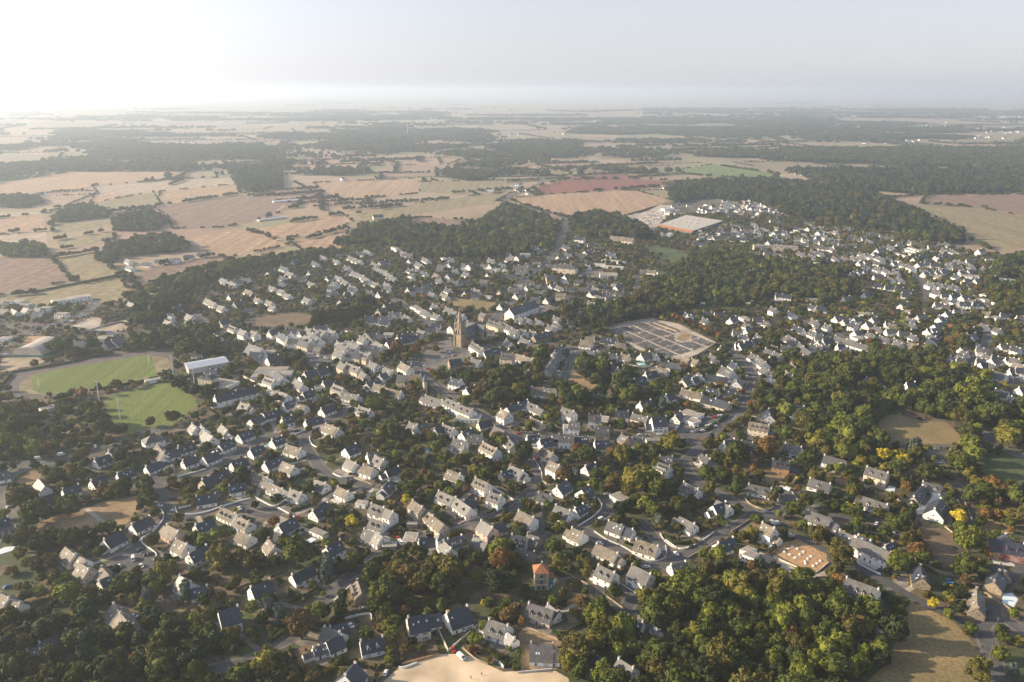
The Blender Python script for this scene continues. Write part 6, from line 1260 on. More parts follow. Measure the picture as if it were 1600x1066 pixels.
boat(*tp(1, 3, 257, 663), 4, M['trim'], .3, "Small white boat hull lying under trees left of a white house")
boat(*tp(5, 2, 535, 725), 7, M['trim'], -.5, "White boat stored by the hedge beside a lane garden")
boat(*tp(5, 3, 995, 248), 5, M['blue'], -.15, "Long bright blue kayak lying on the lawn", 'kayak')
boat(*tp(5, 3, 975, 215), 3, M['blue'], -.05, "Short bright blue kayak lying behind the longer one", 'kayak')

def goal(px, py, rz, label, hgt=2.5, W_=7.3, rug=False):
    X, Y = gp(px, py); r_ = link('goal', None, None, (X, Y, 0), rz); tag(r_, label, "goal", "goals on the sports pitches")
    for s_ in (-1, 1):
        b = MB(); b.tube((0, s_ * W_ / 2, 0), (0, s_ * W_ / 2, 9 if rug else hgt), .12, .12, M['trim']); b.obj('goalpost', r_)
    b = MB(); b.tube((0, -W_ / 2, hgt), (0, W_ / 2, hgt), .12, .12, M['trim']); b.obj('crossbar', r_)
goal(61, 605, .4, "White tall posts at the left end of the football pitch", 3, 5.6, True)
goal(233, 568, .4, "White tall posts at the right end of the football pitch", 3, 5.6, True)
goal(167, 616, 1.7, "White goal frame at the left corner of the training pitch")
goal(202, 609, 1.7, "White goal frame on worn ground at the far side of the training pitch")
def flood(px, py, label):
    X, Y = gp(px, py); r_ = link('floodlight', None, None, (X, Y, 0), .3); tag(r_, label, "floodlight", "floodlight masts around the pitches")
    b = MB(); b.tube((0, 0, 0), (0, 0, 20), .42, .22, M['trim'], 8); b.obj('mast', r_)
    b = MB(); b.box(-1.8, -.1, 19.6, 1.8, .1, 19.8, M['zinc']); b.obj('crossarm', r_)
    for k in (-1.4, -.5, .5, 1.4): b = MB(); b.box(k - .3, -.35, 19.9, k + .3, .25, 20.5, M['lampglass']); b.obj('lamp_head', r_)
flood(*tp(0, 1, 832, 592), "Tall white floodlight mast between the two pitches")
flood(*tp(0, 1, 1002, 722), "Tall white floodlight mast on the near edge of the training pitch")
flood(*tp(0, 1, 1445, 362), "Tall white floodlight mast behind the clipped round trees")
flood(*tp(1, 1, 240, 478), "Tall white floodlight mast beside the sports hall trees")
for i, (c, r_, x, y) in enumerate(POLES):
    X, Y = gp(*tp(c, r_, x, y)); px, py = pix(X, Y)
    o = link('utility_pole', None, None, (X, Y, 0), rr.uniform(0, 3)); tag(o, None, "pole", "utility poles along the streets"); want(o, "Thin wooden utility pole with crossarm", "pole", px, py)
    b = MB(); b.tube((0, 0, -.3), (0, 0, 8.5), .17, .11, M['wood']); b.obj('pole', o)
    b = MB(); b.box(-.8, -.06, 7.9, .8, .06, 8.05, M['wood'])
    for k in (-.7, 0, .7): b.tube((k, 0, 8.05), (k, 0, 8.25), .05, .04, M['trim'])
    b.obj('crossarm', o)
# radio mast far away
X, Y = gp(637, 213); o = link('radio_mast', None, None, (X, Y, 0)); tag(o, "Slender far radio mast rising above distant woods", "mast")
b = MB(); b.tube((0, 0, 0), (0, 0, 90), 1.4, .5, M['trim'], 5); b.obj('lattice', o)

# footings on the building site
fb = MB(); fb.box(-.65, -.65, 0, .65, .65, .4, M['trim']); fb.box(-.2, -.2, .4, .25, .25, .9, M['concrete']); fd = fb.data('footing')
for i, (x, y) in enumerate([(1055, 822), (1022, 845), (990, 868), (1098, 843), (1035, 890), (1150, 868), (1118, 890), (1080, 915), (1185, 925), (1162, 948), (1212, 903), (1262, 965), (1230, 985), (1290, 942), (1165, 965)]):
    X, Y = gp(*tp(4, 2, x, y)); o = link('footing', fd, None, (X, Y, .1), .5); o.scale = (1, 1, 1) if i not in (4, 7, 10) else (1.6, 1.3, .5)
    tag(o, "White concrete footing pad standing on the orange building site earth", "footing", "concrete footings on the building site")
# people
def person(px, py, label, m):
    X, Y = gp(px, py)
    v = [(0, 0, .92), (0, 0, 1.2), (0, 0, 1.45), (0, 0, 1.55), (0, -.02, 1.68), (.1, 0, .85), (.14, -.12, .45), (.15, .02, .06), (.16, -.14, .03), (-.1, 0, .85), (-.14, .1, .47), (-.15, .25, .08), (-.15, .1, .03),
         (.2, 0, 1.42), (.27, .05, 1.12), (.26, -.1, .88), (-.2, 0, 1.42), (-.27, -.08, 1.12), (-.25, -.2, .9)]
    e = [(0, 1), (1, 2), (2, 3), (3, 4), (0, 5), (5, 6), (6, 7), (7, 8), (0, 9), (9, 10), (10, 11), (11, 12), (2, 13), (13, 14), (14, 15), (2, 16), (16, 17), (17, 18)]
    rad = [.15, .15, .15, .06, .11, .1, .07, .05, .045, .1, .07, .05, .045, .07, .05, .04, .07, .05, .04]
    me = bpy.data.meshes.new('person'); me.from_pydata(v, e, []); me.materials.append(m)
    o = link('person', me, None, (X, Y, .1)); md = o.modifiers.new('skin', 'SKIN'); sv = me.skin_vertices[0].data
    for i, r_ in enumerate(rad): sv[i].radius = (r_, r_)
    sv[0].use_root = True
    o.modifiers.new('sub', 'SUBSURF').levels = 1
    tag(o, label, "person")
person(*tp(2, 3, 1240, 1010), "Person in dark clothes walking alone across the middle of the sandy lot", M['tyre'])
person(*tp(2, 3, 1150, 1040), "Person in dark clothes near the lower edge of the sandy lot", M['door'])
person(*tp(5, 3, 1250, 787), "Person in dark clothes walking on the forked country lane", M['tyre'])

# ------------------------------------------------------------------ cars
CARM = {'w': mat("car_white", (.72, .72, .70), .3, spec=.6), 'd': mat("car_dark", (.03, .03, .035), .25, spec=.6), 'g': mat("car_grey", (.25, .26, .27), .3, spec=.6),
        'b': mat("car_blue", (.06, .12, .28), .3, spec=.6), 'r': mat("car_red", (.40, .02, .02), .3, spec=.6)}
def extr(b, prof, w0, w1, m):
    """profile (x,z,inset) extruded across y"""
    n = len(prof)
    b.add([(x, -w0 + i_, z) for x, z, i_ in prof] + [(x, w0 - i_, z) for x, z, i_ in prof], [tuple(range(n)), tuple(range(2 * n - 1, n - 1, -1))] + [(i, n + i, n + (i + 1) % n, (i + 1) % n) for i in range(n)], m)
def car_parts(k, van):
    m = CARM[k]; B, G = MB(), MB()
    if van:
        extr(B, [(-2.5, .35, 0), (2.4, .35, 0), (2.5, .9, .02), (1.9, 1.15, .04), (1.4, 2.05, .12), (-2.45, 2.15, .12), (-2.5, 1.2, 0)], .95, .95, m)
        G.add([(1.93, -.75, 1.17), (1.93, .75, 1.17), (1.46, .7, 2.0), (1.46, -.7, 2.0)], [(0, 1, 2, 3)], M['glass'])
        for s_ in (-1, 1): G.box(.5, s_ * .93 - .03, 1.25, 1.4, s_ * .93 + .03, 1.75, M['glass'])
        wx = 1.6
    else:
        extr(B, [(-2.1, .3, 0), (2.1, .3, 0), (2.15, .65, .03), (1.1, .92, .04), (-1.95, .98, .04), (-2.15, .7, .02)], .87, .87, m)
        extr(B, [(1.0, .9, .06), (.3, 1.4, .2), (-1.2, 1.44, .2), (-1.95, .95, .08)], .87, .87, m)
        G.add([(.98, -.7, .96), (.98, .7, .96), (.36, .6, 1.37), (.36, -.6, 1.37)], [(0, 1, 2, 3)], M['glass'])
        G.add([(-1.9, -.68, 1.0), (-1.9, .68, 1.0), (-1.26, .6, 1.4), (-1.26, -.6, 1.4)], [(3, 2, 1, 0)], M['glass'])
        for s_ in (-1, 1): G.add([(.8, s_ * .80, .98), (-1.5, s_ * .80, 1.0), (-1.05, s_ * .70, 1.36), (.2, s_ * .70, 1.36)], [(0, 1, 2, 3)], M['glass'])
        wx = 1.35
    Wd = MB(); Wd.tube((0, -.11, 0), (0, .11, 0), .33, .33, M['tyre'], 10)
    return B.data('body'), G.data('window_band'), Wd.data('wheel'), wx
CP_ = {(k, v): car_parts(k, v) for k in CARM for v in (False, True)}
CN = {'w': 'white', 'd': 'dark', 'g': 'grey', 'b': 'blue', 'r': 'red'}
def car(X, Y, rz, k, van, lab=None, full=True):
    bd, gd, wd, wx = CP_[(k, van)]
    nm = 'parked_van' if van else 'parked_car'
    r_ = link(nm, None, None, (X, Y, .17), rz); tag(r_, None, "van" if van else "car", "vehicles parked around the town")
    link('body', bd, r_); link('window_band', gd, r_)
    if full:
        for a in (-wx, wx):
            for s_ in (-.8, .8): link('wheel', wd, r_, (a, s_, .33))
    if lab: r_['label'] = lab
    else:
        px, py = pix(X, Y); want(r_, "Parked %s %s" % (CN[k], "van" if van else "car"), "van" if van else "car", px, py)
for (c, r_), s in CARS.items():
    for e in s.split(";"):
        x, y, d, k = e.split()
        X, Y = gp(*tp(c, r_, float(x), float(y) + 4))
        van = d in 'vV'
        rz = {'-': 0, '/': .95, '\\': -.95, '|': 1.5, 'V': .3, 'v': -1.0}[d] + rr.uniform(-.15, .15)
        car(X, Y, rz, k, van)
        block_seg((X - 1, Y), (X + 1, Y), 2.5)
# cars left along the kerbs
kr = random.Random(77); nk = 0
while nk < 42:
    wd, pl = kr.choice([q for q in ROADW if q[0] >= 6])
    i = kr.randrange(len(pl) - 1); a, b_ = Vector(pl[i]), Vector(pl[i + 1]); p = a.lerp(b_, kr.random()); d = b_ - a
    if d.length < .5 or not 380 < p.y < 1000 or abs(p.x) > .62 * p.y: continue
    d.normalize(); sgn = kr.choice([-1, 1]); p = p + Vector((-d.y, d.x)) * sgn * (wd / 2 - .2)
    car(p.x, p.y, math.atan2(d.y, d.x), kr.choice('wwdggbrwd'), kr.random() < .15); nk += 1
# supermarket car park: rows of cars
A0, B0 = Vector(gp(972, 347)), Vector(gp(1046, 322)); Dv = Vector(gp(1024, 360)) - A0
cr = random.Random(4); nc = 0
for row in range(10):
    for k in range(30):
        if nc >= 110: break
        if cr.random() < .45: continue
        p = A0.lerp(B0, (k + .5) / 30) + Dv * ((row + .5) / 10) * (1 - .35 * k / 30)
        car(p.x, p.y, math.atan2(Dv.y, Dv.x) + cr.choice([0, math.pi]) + cr.uniform(-.05, .05), cr.choice('wwwgdbrw'), False, "Small parked car standing in the supermarket car park rows", False); nc += 1

# ------------------------------------------------------------------ cemetery graves
gv = MB(); gv.box(-.5, -1.05, 0, .5, 1.05, .35, M['granite']); gv.box(-.5, .95, .35, .5, 1.15, 1.15, M['granite'])
gvd = gv.data('grave')
CA, CB, CD, CE = [Vector(gp(x, y)) for x, y in ((998, 547), (1108, 547), (1040, 503), (965, 513))]
gcorn = (Vector(gp(1040, 561)), Vector(gp(1118, 537)), Vector(gp(1022, 501)), Vector(gp(946, 516)))
g0, g1, g2, g3 = gcorn
rows = []
gr = random.Random(8)
nu, nv_ = 26, 44
slots = []
for v_ in range(nv_):
    for u_ in range(nu):
        if u_ % 7 == 6 or v_ % 11 == 10: continue
        p = g0.lerp(g1, (u_ + .5) / nu).lerp(g3.lerp(g2, (u_ + .5) / nu), (v_ + .5) / nv_)
        px, py = pix(p.x, p.y)
        if 1054 < px < 1081 and 519 < py < 535: continue
        if gr.random() < .12: continue
        slots.append(p)
slots.sort(key=lambda p: p.y)
ga = math.atan2((g1 - g0).y, (g1 - g0).x)
rest = MB()
for i, p in enumerate(slots):
    s_ = gr.uniform(1.1, 1.45)
    if i < 298:
        o = link('grave', gvd, None, (p.x, p.y, .1), ga + math.pi / 2); o.scale = (s_, s_, gr.uniform(.8, 1.2))
        tag(o, "Grey granite grave slab with headstone in the walled cemetery rows", "grave", "graves in the cemetery")
    else: rest.xf(gv, p.x, p.y, ga + math.pi / 2)
o = rest.obj('graves', None, (0, 0, .1)); tag(o, "Further rows of grey granite graves at the far side of the cemetery", "graves", kind='stuff')

# ------------------------------------------------------------------ garden walls and hedges
MN = {'trim': 'white', 'brick': 'orange stone', 'pink': 'pinkish', 'cream': 'cream', 'concrete': 'pale concrete', 'stone': 'grey stone', 'teal': 'teal', 'blue': 'blue'}
for m, h, pl in WALLS:
    w_ = [gp(x, y) for x, y in pl]
    c_, L_, R_ = ribbon(w_, .45)
    n = len(L_); o0 = c_[0]
    v = [(q.x - o0.x, q.y - o0.y, z) for z in (-.2, h) for q in R_] + [(q.x - o0.x, q.y - o0.y, z) for z in (-.2, h) for q in L_]
    b = MB(); f = []
    for k in range(n - 1):
        f += [(k, k + 1, n + k + 1, n + k), (2 * n + k + 1, 2 * n + k, 3 * n + k, 3 * n + k + 1), (n + k, n + k + 1, 3 * n + k + 1, 3 * n + k)]
    f += [(0, n, 3 * n, 2 * n), (n - 1, 3 * n - 1, 4 * n - 1, 2 * n - 1)]
    b.add(v, f, M[m]); o = b.obj('garden_wall', None, (o0.x, o0.y, 0))
    tag(o, None, "wall", "garden and boundary walls"); mx = pl[len(pl) // 2]; want(o, "%s %s" % ({0: "Low", 1: "Tall"}[int(h > 1.4)], MN[m]) + " boundary wall", "wall", *mx)
    for a, b_ in zip(w_, w_[1:]): block_seg(a, b_, 1.4)

def leaf_quads(pos, nrm, size, rng):
    n = len(pos)
    nr = nrm + rng.normal(0, .45, (n, 3)); nr /= np.linalg.norm(nr, axis=1)[:, None] + 1e-9
    t = np.cross(nr, rng.normal(0, 1, (n, 3))); t /= np.linalg.norm(t, axis=1)[:, None] + 1e-9
    u = np.cross(nr, t); s = size[:, None]
    a = rng.uniform(.6, 1.2, (n, 1))
    v = np.stack([pos - t * s - u * s * a * .5, pos + t * s * .6 - u * s * a, pos + t * s + u * s * .6, pos - t * s * .5 + u * s * a], 1).reshape(-1, 3)
    return v
def quads_mesh(name, v, m, core=None):
    n = len(v) // 4
    me = bpy.data.meshes.new(name)
    cv, cf = core if core else (np.zeros((0, 3)), [])
    allv = np.concatenate([v, cv]); nf = n + len(cf)
    me.vertices.add(len(allv)); me.vertices.foreach_set("co", allv.astype(np.float32).ravel())
    idx = np.arange(4 * n); ls = np.arange(0, 4 * n, 4); 
    if len(cf):
        cfa = np.array(cf).ravel() + 4 * n
        idx = np.concatenate([idx, cfa]); ls = np.concatenate([ls, 4 * n + 3 * np.arange(len(cf))])
    me.loops.add(len(idx)); me.loops.foreach_set("vertex_index", idx.astype(np.int32))
    me.polygons.add(nf); me.polygons.foreach_set("loop_start", ls.astype(np.int32))
    me.materials.append(m); me.update(calc_edges=True); me.validate()
    return me
for h, pl in HEDGES:
    w_ = [gp(x, y) for x, y in pl]; c_, _, _ = ribbon(w_, 1)
    o0 = c_[0]; rg2 = np.random.default_rng(len(pl) + abs(int(o0.x))); pos = []; nr = []
    core = MB()
    for a, b_ in zip(c_, c_[1:]):
        d = b_ - a; L = d.length
        if L < .05: continue
        n = max(6, int(L * 26)); t = rg2.uniform(0, 1, n); k = rg2.integers(0, 3, n)
        nx, ny = -d.y / L, d.x / L
        off = np.where(k == 0, .7, np.where(k == 1, -.7, rg2.uniform(-.7, .7, n))) + rg2.normal(0, .1, n)
        z = np.where(k == 2, h, rg2.uniform(0, h, n)) + rg2.normal(0, .12, n)
        pos.append(np.stack([a.x - o0.x + d.x * t + nx * off, a.y - o0.y + d.y * t + ny * off, z], 1))
        nr.append(np.stack([np.where(k == 0, nx, np.where(k == 1, -nx, 0)), np.where(k == 0, ny, np.where(k == 1, -ny, 0)), np.where(k == 2, 1.0, .1)], 1))
    pos = np.concatenate(pos); nr = np.concatenate(nr)
    v = leaf_quads(pos, nr, rg2.uniform(.22, .4, len(pos)), rg2)
    # solid heart of the hedge
    P2, L2, R2 = ribbon(w_, 1.1); n = len(L2)
    cv = [(q.x - o0.x, q.y - o0.y, 0) for q in R2] + [(q.x - o0.x, q.y - o0.y, 0) for q in L2] + [(q.x - o0.x, q.y - o0.y, h - .2) for q in R2] + [(q.x - o0.x, q.y - o0.y, h - .2) for q in L2]
    cf = []
    for k in range(n - 1):
        for q4 in ((k, k + 1, 2 * n + k + 1, 2 * n + k), (n + k + 1, n + k, 3 * n + k, 3 * n + k + 1), (2 * n + k, 2 * n + k + 1, 3 * n + k + 1, 3 * n + k)):
            cf += [(q4[0], q4[1], q4[2]), (q4[0], q4[2], q4[3])]
    o = link('hedge', quads_mesh('hedge', v, M['leaf_h'], (np.array(cv), cf)), None, (o0.x, o0.y, 0))
    tag(o, None, "hedge", "clipped hedges"); mx = pl[len(pl) // 2]; want(o, "Long clipped green hedge", "hedge", *mx)
    for a, b_ in zip(w_, w_[1:]): block_seg(a, b_, 1.6)

# ------------------------------------------------------------------ trees
def ico():
    import bmesh
    bm = bmesh.new(); bmesh.ops.create_icosphere(bm, subdivisions=2, radius=1)
    v = np.array([p.co[:] for p in bm.verts]); f = [tuple(q.index for q in t.verts) for t in bm.faces]; bm.free()
    return v, f
ICO = ico()
def crown(seed, shape, m):
    g = np.random.default_rng(seed)
    if shape == 'broad':
        nl = int(g.integers(30, 44)); sx, sz = 1, g.uniform(.82, 1.0)
        d = g.normal(0, 1, (nl, 3)); d /= np.linalg.norm(d, axis=1)[:, None]; d[:, 2] = np.maximum(d[:, 2], -.45)
        c = d * g.uniform(.42, .84, (nl, 1)) * np.array([sx, sx, sz]); lr = g.uniform(.15, .36, nl); cs = (.62, .62, .62 * sz)
    elif shape == 'layer':
        nl = 26; a = g.uniform(0, 6.28, nl); z = g.uniform(-.75, .8, nl); rad = (1 - .55 * (z + .75) / 1.55) * g.uniform(.3, .72, nl)
        c = np.stack([np.cos(a) * rad, np.sin(a) * rad, z], 1); lr = g.uniform(.22, .34, nl); cs = (.45, .45, .75)
    elif shape == 'pop':
        nl = 26; z = g.uniform(-.9, .92, nl); a = g.uniform(0, 6.28, nl); rad = .2 * np.sqrt(np.maximum(0, 1 - (z / 1.1) ** 2))
        c = np.stack([np.cos(a) * rad, np.sin(a) * rad, z], 1); lr = g.uniform(.14, .22, nl) * (1.15 - .5 * np.maximum(z, 0)); cs = (.22, .22, .85)
    else:
        nl = 26; z = g.uniform(-.95, .9, nl); a = g.uniform(0, 6.28, nl); rad = .42 * (1 - (z + .95) / 1.95) * g.uniform(.5, 1, nl)
        c = np.stack([np.cos(a) * rad, np.sin(a) * rad, z], 1); lr = .1 + .2 * (1 - (z + .95) / 1.95); cs = (.25, .25, .8)
    flat = .62 if shape == 'layer' else .9
    P_, N_ = [], []
    for i in range(nl):
        n = int(130 * (lr[i] / .32) ** 2) + 30
        d = g.normal(0, 1, (n, 3)); d /= np.linalg.norm(d, axis=1)[:, None]
        p = c[i] + d * lr[i] * g.uniform(.72, 1.14, (n, 1)) * np.array([1, 1, flat])
        dist = np.linalg.norm((p[:, None, :] - c[None]) / np.array([1, 1, flat]), axis=2) / lr[None]; dist[:, i] = 9
        k = dist.min(1) > .8
        P_.append(p[k]); N_.append(d[k])
    pos = np.concatenate(P_); nr = np.concatenate(N_)
    v = leaf_quads(pos, nr, g.uniform(.045, .085, len(pos)), g)
    cv = ICO[0] * np.array(cs) * (1 + g.normal(0, .07, (len(ICO[0]), 1)))
    v[:, 2] += 1.05; cv = cv + np.array([0, 0, 1.05])
    return quads_mesh('crown', v, m, (cv, ICO[1]))
TK = {}
sid = 0
for k, shapes in (('g', ['broad'] * 4), ('d', ['broad'] * 2), ('o', ['broad'] * 3), ('l', ['broad'] * 2), ('m', ['broad'] * 2), ('y', ['broad']), ('r', ['broad']), ('b', ['broad']), ('u', ['broad']), ('c', ['layer']), ('p', ['layer'] * 2), ('P', ['pop']), ('Q', ['pop']), ('K', ['cone'])):
    TK[k] = []
    for s_ in shapes:
        sid += 1
        TK[k].append([crown(100 + sid, s_, M['leaf_' + {'P': 'o', 'Q': 'l', 'K': 'd'}.get(k, k)]), None])
def trunk():
    b = MB(); b.tube((0, 0, -.05), (.02, .01, .55), .075, .05, M['bark'], 7); b.tube((.02, .01, .55), (0, .03, 1.2), .05, .02, M['bark'], 6)
    for k in range(4):
        a = k * 1.57 + .4; b.tube((.02, .01, .45 + .08 * k), (.4 * math.cos(a), .4 * math.sin(a), .95 + .08 * k), .03, .012, M['bark'], 5)
    return b.data('trunk')
TRUNK = trunk()
tree_list = []
for (c, r_), s in TREES.items():
    for e in s.replace("\n", "").split(";"):
        t = e.split()
        if len(t) < 4: continue
        x, y, rp = map(float, t[:3])
        if rp < 5: continue
        px, py = tp(c, r_, x, y); rad = 4.0
        for _ in range(4):
            X, Y = gp(px, py, rad * 1.0); Z = Y * CP + (CAM_H - rad) * SP
            rad = rp / 5.33 * Z / F_PX
        tree_list.append((rp, X, Y, rad, t[3], px, py))
# poplar row and clipped rows that stand out further off
for k in range(22):
    px = 490 + k * 4.2; X, Y = gp(px, 508 - k * .55); tree_list.append((45, X, Y, 9 + rr.uniform(-1, 1), 'P', px, 486))
for k in range(6):
    px = 560 + k * 4; X, Y = gp(px, 484 - k); tree_list.append((42, X, Y, 8.5, 'P', px, 465))
for k in range(12):
    px = 1045 + k * 7.2; py = 491 + k * 3.1; X, Y = gp(px, py + 3); tree_list.append((28, X, Y, 3.4, rr.choice('urur'), px, py))
for k in range(9):
    px = 793 + k * 3; X, Y = gp(px, 415 - k * 2.5); tree_list.append((22, X, Y, 3.0, 'u', px, 412))
for k in range(14):
    px = 820 + k * 2.2; X, Y = gp(px, 436 - k * 2.2); tree_list.append((22, X, Y, 3.2, 'o', px, 430))
KN = {'g': "green broadleaf tree", 'd': "dark green tree", 'o': "olive-green tree", 'l': "lime-green tree", 'y': "vivid yellow tree", 'r': "russet-orange tree", 'b': "brownish tree", 'c': "blue-grey cedar",
      'p': "dark pine", 'u': "dark red tree", 'm': "golden-green tree", 'P': "narrow poplar", 'Q': "yellow-green poplar", 'K': "dark conical tree"}
tree_list.sort(key=lambda t: -t[0] * (1 if t[4] not in 'PQ' else 1))
pts_ = []     # x,y,scale,zs,proto
def proto(k, rg): return rg.randrange(len(TK[k]))
for i, (rp, X, Y, rad, k, px, py) in enumerate(tree_list):
    j = proto(k, rr)
    if i < 299 or TK[k][j][1] is None:
        r_ = link('poplar_tree' if k in 'PQ' else ('conifer_tree' if k in 'cpK' else 'tree'), None, None, (X, Y, 0), rr.uniform(0, 6.28))
        r_.scale = (rad * rr.uniform(.9, 1.1), rad * rr.uniform(.88, 1.12), rad * rr.uniform(.92, 1.15)); tag(r_, None, "tree", "trees of the town and its woods")
        nm = KN[k]; want(r_, ("Large " if rad > 7 else "Tall " if k in 'PQ' else "Small " if rad < 3.5 else "Rounded ") + nm, "tree", px, py)
        cr_ = link('crown', TK[k][j][0], r_); link('trunk', TRUNK, r_)
        if TK[k][j][1] is None: TK[k][j][1] = cr_
    else: pts_.append((X, Y, rad, 1.0, k, j))
    block_seg((X - .1, Y), (X + .1, Y), rad * .75 if k not in 'PQ' else 2)
flush_labels()

# everything that nobody could count: woods, shrubs and hedgerows
fr = random.Random(21)
def addp(X, Y, r_, kinds, zs=1.0):
    k = fr.choice(kinds); avail = [j for j in range(len(TK[k])) if TK[k][j][1] is not None]
    if not avail: k = 'g'; avail = [j for j in range(len(TK[k])) if TK[k][j][1] is not None]
    pts_.append((X, Y, r_, zs, k, fr.choice(avail)))
def stamp(X, Y, r_):
    i0, i1 = int((X - r_ - GX0) / CS), int((X + r_ - GX0) / CS) + 1; j0, j1 = int((Y - r_ - GY0) / CS), int((Y + r_ - GY0) / CS) + 1
    if i0 < 0 or j0 < 0 or i1 > NX or j1 > NY: return
    blocked[j0:j1, i0:i1] = True
# woods
for wi_, (r0, kinds, poly) in enumerate(WOODS):
    w_ = [gp(x, y) for x, y in poly]
    x0, x1 = min(p[0] for p in w_), max(p[0] for p in w_); y0, y1 = min(p[1] for p in w_), max(p[1] for p in w_)
    n = int((x1 - x0) * (y1 - y0) / (r0 * r0 * .9))
    for _ in range(min(n, 30000)):
        X, Y = fr.uniform(x0, x1), fr.uniform(y0, y1)
        if zone_at(X, Y) != 10 + wi_ or is_blocked(X, Y): continue
        r_ = r0 * fr.choice([fr.uniform(.4, .8), fr.uniform(.75, 1.15), fr.uniform(.9, 1.35)]); addp(X, Y, r_, kinds, fr.uniform(.8, 1.3)); stamp(X, Y, r_ * .64)
# gardens and streets
for _ in range(150000):
    Y = math.sqrt(fr.uniform(300 ** 2, 1750 ** 2)); X = fr.uniform(-.72, .72) * Y
    z_ = zone_at(X, Y)
    if z_ != 1 or is_blocked(X, Y): continue
    dens = math.sin(X * .021 + 1.3) * math.sin(Y * .017) * .5 + .5
    big = fr.random() < (.10 + .14 * dens if Y < 800 else .17)
    if big:
        r_ = fr.uniform(2.4, 4.6) if Y < 800 else fr.uniform(2.2, 4.6)
        addp(X, Y, r_, 'gggggoooddlllmrbpgo', 1.0 if Y < 700 else .85); stamp(X, Y, r_ * .8)
    elif fr.random() < .42:
        r_ = fr.uniform(.7, 1.9); addp(X, Y, r_, 'ggggggooodddlllmrbyo'); stamp(X, Y, r_ * .6)
# hedge lines round the plots
for s in specs:
    if s['y'] > 1300: continue
    c, q = math.cos(s['rz']), math.sin(s['rz']); hx, hy = s['L'] / 2 + fr.uniform(5, 9), s['W'] / 2 + fr.uniform(7, 12)
    cs = [(hx, hy), (-hx, hy), (-hx, -hy), (hx, -hy)]
    for a, b_ in zip(cs, cs[1:] + cs[:1]):
        if fr.random() < .38: continue
        k = fr.choice('ggddoo'); n = int(math.hypot(b_[0] - a[0], b_[1] - a[1]) / 1.1); sz = fr.uniform(.75, 1.15)
        for i in range(n):
            t = i / n; lx, ly = a[0] + (b_[0] - a[0]) * t, a[1] + (b_[1] - a[1]) * t
            X, Y = s['x'] + c * lx - q * ly, s['y'] + q * lx + c * ly
            if is_blocked(X, Y) or zone_at(X, Y) != 1: continue
            addp(X, Y, sz * fr.uniform(.85, 1.2), k)
# field hedgerows
for m, pl in FIELDS:
    w_ = [gp(x, y) for x, y in pl]
    for a, b_ in zip(w_, w_[1:] + w_[:1]):
        L = math.hypot(b_[0] - a[0], b_[1] - a[1]); r0 = 2.2 if fr.random() < .55 else 4.2
        if fr.random() < .3 or L > 3000: continue
        st = r0 * 1.25 * (1 if a[1] < 3000 else 2); t = 0
        while t < L:
            if fr.random() < .86:
                rr_ = r0 * fr.uniform(.7, 1.4) * (1 if a[1] < 3000 else 1.6)
                addp(a[0] + (b_[0] - a[0]) * t / L + fr.gauss(0, 1), a[1] + (b_[1] - a[1]) * t / L + fr.gauss(0, 1), rr_, 'ggdo', .9)
            else: t += fr.uniform(5, 40)
            t += st
# hedgerows of the open farmland
for _ in range(340):
    py = fr.uniform(172, 330); px = fr.uniform(-60, 1660); X, Y = gp(px, py)
    a = (.32 if fr.random() < .6 else 1.85) + fr.uniform(-.2, .2); L = fr.uniform(120, 420) * (1 if Y < 3500 else 2); st = 6.5 if Y < 3000 else 13
    r0 = fr.choice([2.6, 4.2, 5]) * (1 if Y < 3000 else 1.8)
    for i in range(int(L / st)):
        x_, y_ = X + math.cos(a) * i * st, Y + math.sin(a) * i * st
        if zone_at(x_, y_) != 0 or is_blocked(x_, y_): continue
        addp(x_ + fr.gauss(0, 1.5), y_ + fr.gauss(0, 1.5), r0 * fr.uniform(.7, 1.3), 'ggdo', .85)
# far woods
from mathutils import noise as mn
def woody(x, y, s_=1.0): return mn.noise(Vector((x * .0011 * s_, y * .0019 * s_, 3.3))) + .45 * mn.noise(Vector((x * .004 * s_, y * .006 * s_, 1.7)))
def fill_far(poly, r0, kinds='gddgo', cover=1.0):
    x0, x1 = min(p[0] for p in poly), max(p[0] for p in poly); y0, y1 = min(p[1] for p in poly), max(p[1] for p in poly)
    n = int((x1 - x0) * (y1 - y0) / (r0 * r0 * 1.7) * cover)
    for _ in range(min(n, 5000)):
        v_ = fr.random(); ya = y0 + (y1 - y0) * v_
        # straight sides between near and far edge of the quad
        xl = poly[0][0] + (poly[3][0] - poly[0][0]) * v_; xr = poly[1][0] + (poly[2][0] - poly[1][0]) * v_
        X = fr.uniform(xl, xr) + fr.gauss(0, r0 * 2); Y = ya + fr.gauss(0, r0 * 2)
        if zone_at(X, Y) == 2 or woody(X, Y) < .0: continue
        addp(X, Y, r0 * fr.uniform(.7, 1.3), kinds, min(1.0, 8.5 / r0))
for (x0, x1, ya, yb) in FARWOOD:
    q4 = [gp(x0, yb), gp(x1, yb), gp(x1, ya), gp(x0, ya)]
    Ym = (q4[0][1] + q4[2][1]) / 2
    fill_far(q4, 7 if Ym < 2600 else (11 if Ym < 4500 else 20), cover=.65)
